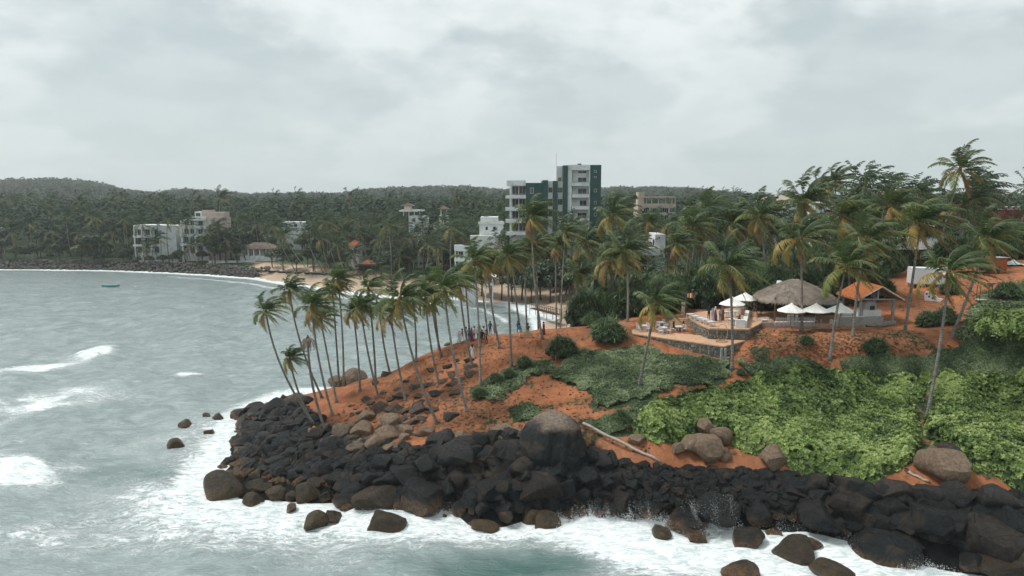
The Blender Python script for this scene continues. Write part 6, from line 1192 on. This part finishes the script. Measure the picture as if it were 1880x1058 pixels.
for px, Y, lab in ((1343, 82.5, 'front white parasol of the pair left of the thatched bar'), (1367, 86.5, 'rear white parasol of the pair left of the thatched bar'), (1451, 77.6, 'left white parasol of three before the bar'), (1496.5, 77.6, 'middle white parasol of three before the bar'), (1541, 77.6, 'right white parasol of three, beside the oven shelter')):
    x = (px - CX) / F * (Y * CP + 15 * SP); t = thing('parasol', lab, 'parasol', (x, Y, Z2 + .004), random.uniform(0, .7), 'white parasols'); link('pole', PPOLEM, None, t); c = link('canopy', PARASOLM, None, t, loc=(0, 0, 1.98)); link('vent', VENTM, None, c)
    for j in range(8): link('rib', RIBM, None, t, loc=(0, 0, 1.96), rz=2 * math.pi * (j + .5) / 8)
FURN = plain('grey_white_furniture', (.60, .63, .64), .55, scale=3., c2=(.5, .53, .54))
def bxm(name, *boxes):
    m = MB()
    for c, d in boxes: m.box(c, d)
    me = m.mesh(name); me.materials.append(FURN); return me
TT = bxm('table_top', ((0, 0, .72), (.85, .85, .045))); TA = bxm('apron', ((0, 0, .65), (.74, .74, .07))); TL = bxm('leg', ((0, 0, .34), (.06, .06, .69))); CS = bxm('seat', ((0, 0, .44), (.44, .44, .045))); CL = bxm('leg', ((0, 0, .21), (.042, .042, .42)))
CB = bxm('backrest', ((-.2, .2, .67), (.04, .035, .45)), ((.2, .2, .67), (.04, .035, .45)), ((0, .2, .86), (.36, .03, .09)), ((0, .2, .72), (.36, .025, .05)), ((0, .2, .58), (.36, .025, .05)))
def table(p, rz, label, group=None, hi=1.):
    t = thing('table', label, 'table', p, rz, group); t.scale = (1, 1, hi); link('table_top', TT, None, t); link('apron', TA, None, t)
    for x in (-.36, .36):
        for y in (-.36, .36): link('leg', TL, None, t, loc=(x, y, 0))
def chair(p, rz, label, group=None, hi=1.):
    t = thing('chair', label, 'chair', p, rz, group); t.scale = (1, 1, hi); link('seat', CS, None, t); link('backrest', CB, None, t)
    for x in (-.19, .19):
        for y in (-.19, .19): link('leg', CL, None, t, loc=(x, y, 0))
def setting(px, py, z, nch, tlab, clab, grp, rz=0., hi=1.):
    p = PZ(px, py, z) if z else G(px, py); p.z += .004; table(p, rz, tlab, None, hi)
    for k in range(nch): a = rz + k * (2 * math.pi / max(nch, 2)) + (math.pi / 4 if nch == 4 else 0); q = p + Vector((math.cos(a) * .72, math.sin(a) * .72, 0)); chair(q, a - math.pi / 2, clab, grp, hi)
setting(1181, 608, Z1, 4, 'white table furthest left on the lower terrace', 'white chair at the leftmost lower terrace table', 'chairs of leftmost lower table'); setting(1213, 602, Z1, 4, 'white table at the back of the lower terrace', 'white chair at the back table of lower terrace', 'chairs of back lower table', .2); setting(1217, 612, Z1, 4, 'white table in the middle of the lower terrace', 'white chair at the middle lower terrace table', 'chairs of middle lower table', .3); setting(1245, 610, Z1, 2, 'white table where two people sit on the lower terrace', 'white chair of the two seated people', 'chairs of seated pair')
setting(1308, 621, Z1, 0, 'white table pushed against the upper terrace wall', '', '')
for k in range(2): q = PZ(1304 + k * 9, 617, Z1); q.z = Z1 + .004; chair(q, math.pi * .05 * k, ['white chair left of the table by the wall', 'white chair right of the table by the wall'][k])
for k, (px, py) in enumerate(((1268, 585), (1277, 588.5), (1286, 592), (1294, 595), (1304, 599))): p = PZ(px, py, Z2); p.z += .004; table(p, .3, ['first', 'second', 'third', 'fourth', 'last'][k] + ' low white table from the steps along the upper terrace edge', 'tables along the terrace edge', .8)
p = PZ(1344, 597, Z2); p.z += .004; table(p, 0, 'white table beside the built-in white seat')
for k, (px, Y) in enumerate(((1331, 84.5), (1340, 86), (1350, 85), (1357, 86.5), (1366, 87))):
    x = (px - CX) / F * (Y * CP + 14 * SP); (table if k % 2 == 0 else chair)((x, Y, Z2 + .004), .2 * k, ['grey table under the left parasols, front', 'grey chair under the left parasols, left', 'grey table under the left parasols, middle', 'tall grey chair under the left parasols, right', 'grey table under the left parasols, rear'][k], None, 1.2 if k > 2 else 1.)
for k in range(9): 
    Y = 78.8; px = 1427 + k * 8.2; x = (px - CX) / F * (Y * CP + 14 * SP); chair((x, Y, Z2 + .004), math.pi, 'white chair in the row under the three parasols', 'chair row under the parasols', 1.15)
for i, (px, nm) in enumerate(((1402, 'left'), (1452, 'second'), (1492, 'third'), (1537, 'right'))): setting(px, 597.5 + i * .6, None, 4 if i < 3 else 2, f'white table on the red soil below the bar, {nm} of four', f'white chair at the {nm} table on red soil below the bar', f'chairs of the {nm} table below the bar', .1 * i)
# ------------------------------------------------------------------ people
SKINC = {'a': plain('skin_a', (.30, .17, .11), .6, var=.05), 'b': plain('skin_b', (.18, .10, .065), .6, var=.05), 'c': plain('skin_c', (.42, .27, .19), .6, var=.05)}; HAIRM = plain('hair_dark', (.018, .014, .012), .5, var=.05)
def cloth(c): return plain('cloth_%02d_%02d_%02d' % tuple(int(x * 99) for x in c), c, .85, var=.12, scale=6)
def pose(kind):
    """joints of a body facing -Y: name -> (pos, radius)"""
    J = {'pel': ((0, 0, .93), .135), 'spi': ((0, 0, 1.12), .122), 'che': ((0, .0, 1.32), .14), 'nec': ((0, 0, 1.46), .055), 'hd0': ((0, -.01, 1.54), .082), 'hd1': ((0, -.015, 1.63), .092)}
    for s, q in ((-1, 'l'), (1, 'r')):
        J.update({'sh' + q: ((s * .165, 0, 1.39), .058), 'el' + q: ((s * .235, .03, 1.13), .043), 'wr' + q: ((s * .225, -.08, .91), .028), 'ha' + q: ((s * .22, -.11, .83), .034), 'hi' + q: ((s * .09, 0, .88), .095), 'kn' + q: ((s * .10, -.02, .49), .062), 'an' + q: ((s * .10, .02, .09), .040), 'to' + q: ((s * .115, -.14, .04), .036)})
    def mv(**k):
        for n, p in k.items(): J[n] = (p, J[n][1])
    if kind == 'walk': mv(knl=(-.1, -.16, .52), anl=(-.1, -.14, .1), tol=(-.11, -.3, .05), knr=(.1, .05, .5), anr=(.1, .26, .12), tor=(.11, .14, .04), ell=(-.23, .12, 1.15), wrl=(-.22, .12, .93), hal=(-.22, .10, .85), elr=(.23, -.08, 1.15), wrr=(.2, -.22, .98), har=(.19, -.28, .92))
    if kind == 'photo': mv(ell=(-.24, -.10, 1.17), wrl=(-.09, -.30, 1.36), hal=(-.05, -.34, 1.42), elr=(.24, -.10, 1.17), wrr=(.09, -.30, 1.36), har=(.05, -.34, 1.42))
    if kind == 'hip': mv(elr=(.36, .06, 1.2), wrr=(.2, -.04, 1.0), har=(.15, -.08, .98))
    if kind == 'sit':
        for n in list(J): (x, y, z), r = J[n]; J[n] = ((x, y, z - .45), r)
        for s, q in ((-1, 'l'), (1, 'r')): mv(**{'kn' + q: (s * .11, -.42, .47), 'an' + q: (s * .11, -.40, .08), 'to' + q: (s * .115, -.55, .04), 'wr' + q: (s * .15, -.28, .60), 'ha' + q: (s * .12, -.36, .60), 'el' + q: (s * .24, -.05, .70)})
    return J
BONES = [('pel', 'spi', 1), ('spi', 'che', 1), ('che', 'nec', 1), ('nec', 'hd0', 0), ('hd0', 'hd1', 0)] + [(a + q, c + q, k) for q in 'lr' for a, c, k in (('sh', 'el', 1), ('el', 'wr', 0), ('wr', 'ha', 0), ('hi', 'kn', 2), ('kn', 'an', 2), ('an', 'to', 3))] + [('che', 'shl', 1), ('che', 'shr', 1), ('pel', 'hil', 2), ('pel', 'hir', 2)]
BODY = {}
for kind in ('stand', 'walk', 'photo', 'hip', 'sit'):
    J = pose(kind); names = list(J); me = bpy.data.meshes.new('skel'); me.from_pydata([J[n][0] for n in names], [(names.index(a), names.index(c)) for a, c, k in BONES], []); ob = bpy.data.objects.new('skel', me); COL.objects.link(ob); ob.modifiers.new('s', 'SKIN'); sv = me.skin_vertices[0].data
    for i, n in enumerate(names): sv[i].radius = (J[n][1],) * 2; sv[i].use_root = (n == 'pel')
    mo = ob.modifiers.new('d', 'SUBSURF'); mo.levels = 1; mo.render_levels = 1; dg = bpy.context.evaluated_depsgraph_get(); ev = ob.evaluated_get(dg); out = bpy.data.meshes.new_from_object(ev); bpy.data.objects.remove(ob)
    V = np.array([v.co[:] for v in out.vertices]); Fs = [tuple(p_.vertices) for p_ in out.polygons]; idx = []
    segs = [(np.array(J[a][0]), np.array(J[c][0]), k, (J[a][1] + J[c][1]) / 2) for a, c, k in BONES]
    for f in Fs:
        c = V[list(f)].mean(0); best = 9; bk = 1
        for a, e, k, r in segs:
            ab = e - a; t = np.clip(np.dot(c - a, ab) / np.dot(ab, ab), 0, 1); d = np.linalg.norm(c - a - ab * t) - r
            if d < best: best = d; bk = k
        idx.append(bk)
    Vl = V.tolist(); Fl = list(Fs)
    for q, s in (('l', -1), ('r', 1)):     # four fingers and a thumb rooted in each palm
        h = Vector(J['ha' + q][0]); d = (h - Vector(J['wr' + q][0])).normalized(); sd = d.cross(Vector((1, 0, 0))); sd = sd.normalized() if sd.length > .1 else Vector((0, 1, 0))
        for k, (o_, ln) in enumerate(((-.026, .062), (-.009, .075), (.009, .072), (.026, .055), (-.04, .045))):
            dirn = d if k < 4 else (d * .6 - sd * .8).normalized(); b0 = h + sd * o_ - (d * .03 if k == 4 else Vector()); n0 = len(Vl); cr = dirn.cross(sd if k < 4 else Vector((1, 0, .3))).normalized(); e2 = dirn.cross(cr)
            for t_, r_ in ((0, .010), (.55, .009), (1, .005)): pt = b0 + dirn * ln * t_ + cr * (.012 * t_ * t_); Vl += [tuple(pt + (cr * math.cos(g_) + e2 * math.sin(g_)) * r_) for g_ in (0, 2.1, 4.2)]
            for i in range(2):
                for j in range(3): Fl.append((n0 + i * 3 + j, n0 + i * 3 + (j + 1) % 3, n0 + i * 3 + 3 + (j + 1) % 3, n0 + i * 3 + 3 + j)); idx.append(0)
    # nose and ears
    hd = Vector(J['hd1'][0]); n0 = len(Vl); Vl += [tuple(hd + Vector(q)) for q in ((0, -.088, .01), (-.016, -.082, -.035), (.016, -.082, -.035), (0, -.112, -.03))]; Fl += [(n0, n0 + 1, n0 + 3), (n0, n0 + 3, n0 + 2), (n0 + 1, n0 + 2, n0 + 3)]; idx += [0, 0, 0]
    BODY[kind] = (Vl, Fl, idx, hd)
SHOE = plain('shoe', (.05, .045, .04), .6)
def person(p, rz, kind, shirt, legs, label, skin='a', hair='short', skirt=None, scarf=None, group=None, sc=1., bag=None):
    Vl, Fl, idx, hd = BODY[kind]; t = thing('person', label, 'person', p, rz, group, sc); me = bpy.data.meshes.new('body'); me.from_pydata(Vl, [], Fl)
    for m_ in (SKINC[skin], cloth(shirt), cloth(legs), SHOE): me.materials.append(m_)
    me.polygons.foreach_set('material_index', idx); me.polygons.foreach_set('use_smooth', [True] * len(Fl)); me.update(); link('body', me, None, t)
    if scarf: MB().lathe([(.19, -.34), (.16, -.2), (.115, -.08), (.125, .03), (.10, .12), (.02, .145)], 10, (hd.x, hd.y + .02, hd.z - .01), sy=1.05).build('headscarf', cloth(scarf), t, smooth=True)
    else:
        pr = [(.118, -.05 if hair == 'short' else -.32), (.122, .03), (.10, .10), (.055, .135), (.01, .145)]; m = MB().lathe(pr, 10, (hd.x, hd.y + .03, hd.z - .01)); m.build('hair', HAIRM, t, smooth=True)
    if skirt:
        z = .95 if kind != 'sit' else .5; MB().lathe([(.25, -(z - .06)), (.22, -.5 * z), (.18, -.1), (.145, .12)], 12, (0, 0, z)).build('skirt', cloth(skirt), t, smooth=True)
    if bag: MB().box((0, .17, 1.2), (.28, .14, .4)).build('backpack', cloth(bag), t)
    return t
WH, BK, NV, BL = (.75, .75, .74), (.02, .02, .022), (.02, .03, .06), (.10, .22, .34)
CROWD = [ # pixel of the feet, facing, pose, shirt, legs, label, extras
 (843, 630, .6, 'stand', WH, WH, 'person in long white dress at the left end of the crowd', dict(skirt=WH, scarf=WH)), (849, 628, 2.2, 'walk', (.4, .12, .08), WH, 'person in rust top bending near the one in white dress', {}), (856, 626, 1., 'photo', WH, (.1, .1, .12), 'person in white shirt behind the leftmost palm of the crowd', {}), (861, 625, 3.2, 'stand', BL, NV, 'person in blue top in the crowd', {}), (866, 626, .2, 'stand', (.22, .06, .13), (.05, .04, .06), 'person in patterned magenta top in the crowd', dict(skirt=(.16, .05, .1))), (871, 625, 3.8, 'walk', WH, (.2, .2, .25), 'person in pale shirt beside the magenta top', {}),
 (878, 624, 3.0, 'stand', (.50, .32, .08), NV, 'person in mustard shirt in the middle of the crowd', {}), (881, 623, .4, 'stand', (.30, .2, .1), BK, 'tall person behind the mustard shirt', {}), (888, 625, 3.1, 'hip', WH, (.06, .06, .08), 'person in white shirt in front of the dark backpack', {}), (885, 629, .3, 'stand', BK, BK, 'person in black with a pale bag, front of the crowd', dict(bag=(.4, .35, .25))), (893, 631, 1.2, 'walk', (.30, .17, .06), BK, 'person in brown top and black trousers at right front of crowd', {}),
 (900, 615, 2.9, 'stand', (.03, .08, .13), (.05, .07, .10), 'person in dark blue with shorts at the crest', {}), (908, 614, 3.6, 'walk', (.40, .16, .08), (.25, .1, .06), 'person in orange brown at the crest, right of the dark blue one', {}), (914, 612, .5, 'stand', (.55, .40, .38), (.3, .3, .33), 'person in pink top near the swollen palm foot', {}), (867, 659, .2, 'stand', WH, (.66, .6, .6), 'person in white alone on the slope beside a palm', dict(hair='long', skirt=WH)),
 (951, 612, 2.5, 'stand', (.05, .05, .09), (.08, .08, .1), 'walker in dark top, left of two on the crest', {}), (953.5, 619, .6, 'walk', BL, WH, 'walker in light blue and white, right of two on the crest', {}), (969, 620, .1, 'photo', (.06, .065, .06), (.40, .38, .32), 'person in dark shirt and shorts standing alone with camera', {}), (998, 615, 1.0, 'hip', (.33, .02, .04), (.10, .02, .03), 'person in dark red leaning by the tallest palm', dict(skirt=(.20, .02, .03))), (1026, 601, .1, 'stand', (.62, .68, .74), BK, 'person in pale shirt and dark trousers at the crest end', {}), (1022, 599.5, .4, 'stand', BK, BK, 'person in black beside the pale shirt', {}),
]
for i, (px, py, rz, k, s, l, lab, kw) in enumerate(CROWD): person(G(px, py), rz, k, s, l, lab, skin='abc'[i % 3], sc=.98 + .05 * (i % 3), **kw)
for i, (px, py, rz, k, s, l, lab, kw) in enumerate([(1301, 588, 2.8, 'photo', NV, NV, 'person in dark clothes at left of the terrace group', {}), (1308, 592, .5, 'stand', (.45, .42, .45), (.4, .37, .4), 'person in pale long dress, front of the terrace group', dict(skirt=(.48, .43, .46), scarf=(.3, .25, .25))), (1313, 589, 1.2, 'stand', (.10, .09, .17), (.08, .07, .13), 'person in violet dress with pale headscarf on the terrace', dict(skirt=(.09, .08, .16), scarf=(.6, .45, .45))), (1322, 591, .3, 'stand', (.45, .3, .25), (.12, .2, .28), 'person in salmon top and jeans on the terrace', {}), (1326, 588, 2.1, 'stand', (.28, .12, .13), (.22, .1, .1), 'person in dusty red dress with headscarf on the terrace', dict(skirt=(.24, .1, .11), scarf=(.4, .2, .2))), (1397, 578, .3, 'stand', (.025, .05, .055), (.02, .035, .04), 'waiter in dark clothes standing at the bar corner', {}), (1384, 576, 1.4, 'walk', (.5, .54, .55), (.5, .5, .5), 'person in pale clothes left of the bar', {})]):
    p = PZ(px, py, Z2); p.z = Z2 + .004; person(p, rz, k, s, l, lab, skin='bac'[i % 3], **kw)
for px, py, z, rz, s, lab, kw in ((1236.5, 609, Z1, 1.57, BK, 'person in black seated left at the lower terrace table', dict(hair='long')), (1254, 609, Z1, -1.57, (.6, .55, .55), 'person in pale top seated right at the lower terrace table', dict(hair='long')), (1357, 598.5, Z2, -1.2, BK, 'person in black sitting on the built-in white seat', {})):
    p = PZ(px, py, z); p.z = z + .004; person(p, rz, 'sit', s, NV, lab, **kw)
g = G(578, 800); g.z += .12; person(g, 0, 'sit', (.75, .36, .02), (.6, .3, .03), 'person in bright yellow sitting on the rocks at the tip', sc=.95); g = G(570, 803); g.z += .1; person(g, .4, 'sit', (.5, .3, .3), (.4, .25, .25), 'person in striped pink sitting beside the yellow one', sc=.95)
# fence stakes by the path
for k, (px, py) in enumerate(((842, 745), (872, 728), (912, 703), (983, 650), (1020, 665))):
    g = G(px, py); MB().tube([(0, 0, -.2), (.03, 0, 1.15)], .05, 6).lathe([(.05, 1.14), (.055, 1.17), (.01, 1.2)], 6, (.03, 0, 0)).build('fence_stake', POLE, None, loc=g, label=['stake lowest on the slope beside a palm foot', 'stake second from the bottom beside the tufts', 'stake between the screwpine tufts', 'stake at the top near the big screwpine', 'stake beside the big screwpine right side'][k], cat='stake', group='stakes along the path')
# dry leaves and litter on the bare soil
rg = np.random.default_rng(44); LP = []
for poly, n in (([(640, 780), (760, 660), (900, 620), (1060, 605), (1060, 660), (900, 720), (1100, 770), (1060, 800), (820, 800)], 2600), ([(1370, 640), (1400, 605), (1640, 605), (1760, 640), (1540, 655), (1500, 690), (1350, 690)], 2600), ([(1600, 560), (1700, 520), (1880, 490), (1880, 520), (1720, 590)], 600)):
    k = 0
    while k < n:
        a_, c_ = rg.uniform(min(q[0] for q in poly), max(q[0] for q in poly)), rg.uniform(min(q[1] for q in poly), max(q[1] for q in poly))
        if inpoly(np.array([a_]), np.array([c_]), poly)[0]: LP.append(tuple(G(a_, c_))); k += 1
LP = np.array(LP); LP[:, 2] += .03; V, Fq = quads(LP, np.tile([0, 0, 1.], (len(LP), 1)) + rg.normal(size=(len(LP), 3)) * .3, rg.uniform(.06, .26, len(LP)), rg, 2.2); ag = np.repeat(rg.random(len(LP)), 4)
LITTER = leafmat('dry_litter', [(0, (.05, .045, .025)), (.5, (.17, .10, .055)), (.8, (.32, .22, .13)), (1, (.10, .12, .05))], .1, .9, .1); link('leaf_litter', npmesh('leaf_litter', V, Fq, {'age_tone': ag}), LITTER, label='dry leaves and twigs scattered over the bare red soil', cat='litter', kind='stuff')
# ------------------------------------------------------------------ spray thrown up by the surf
SPRAY, b = newmat('sea_spray'); setc(b, (.88, .91, .91), .6, .3)
rg = np.random.default_rng(31); C = []; S_ = []
for px, py, w, h, n in ((1290, 965, 26, 1.9, 900), (1265, 950, 16, 1.5, 500), (1320, 960, 22, 2.2, 800), (1345, 950, 14, 1.4, 300), (1065, 945, 20, 1.0, 350), (1100, 950, 22, 1.2, 400), (1170, 950, 30, 1.5, 600), (1440, 965, 30, 1.0, 350), (1210, 960, 20, 1., 300), (1020, 950, 16, .7, 200), (870, 925, 16, .6, 160), (820, 930, 16, .7, 160), (1560, 1000, 24, .8, 200), (1690, 1040, 30, .6, 200), (480, 935, 20, .3, 80), (690, 935, 26, .4, 140)):
    n *= 6; p = PZ(px, py + 6, .1); s = w / F * p.y; q = rg.normal(size=(n, 3)) * np.array([s, s * .7, 0]); q[:, 2] = h * rg.random(n) ** 2.0 * np.exp(-(q[:, 0] / s) ** 2 * .5) * 1.3; q[:, 0] += q[:, 2] * .25 * np.sin(q[:, 0] * 4); C.append(q + np.array(p)); S_.append(rg.uniform(.006, .034, n) * np.where(q[:, 2] > h * .5, .7, 1.3))
C = np.vstack(C); S_ = np.concatenate(S_); tet = np.array([(1, 1, 1), (-1, -1, 1), (-1, 1, -1), (1, -1, -1)]) * .7; V = (tet[None] * S_[:, None, None] * (.6 + .8 * rg.random((len(C), 4, 1))) + C[:, None]).reshape(-1, 3); k = (np.arange(len(C)) * 4)[:, None]
link('sea_spray', npmesh('sea_spray', V, np.vstack([k + np.array(f) for f in ((0, 1, 2), (0, 3, 1), (0, 2, 3), (1, 3, 2))])), SPRAY, label='white spray thrown up by surf along the rocks', cat='spray', kind='stuff')
# ------------------------------------------------------------------ haze
hz_me = MB().span((-3700, -900, -8), (3700, 2700, 150)).mesh('haze'); HZ = bpy.data.materials.new('haze_air'); HZ.use_nodes = True; nt = HZ.node_tree; nt.nodes.clear(); v = N('ShaderNodeVolumePrincipled'); v.inputs['Color'].default_value = (.97, .99, 1, 1); v.inputs['Density'].default_value = HAZE_D; v.inputs['Anisotropy'].default_value = .45
o = N('ShaderNodeOutputMaterial'); LK(v.outputs[0], o.inputs['Volume']); hz_o = link('haze', hz_me, HZ, label='thin pale haze in the humid air over the bay', cat='haze', kind='stuff')
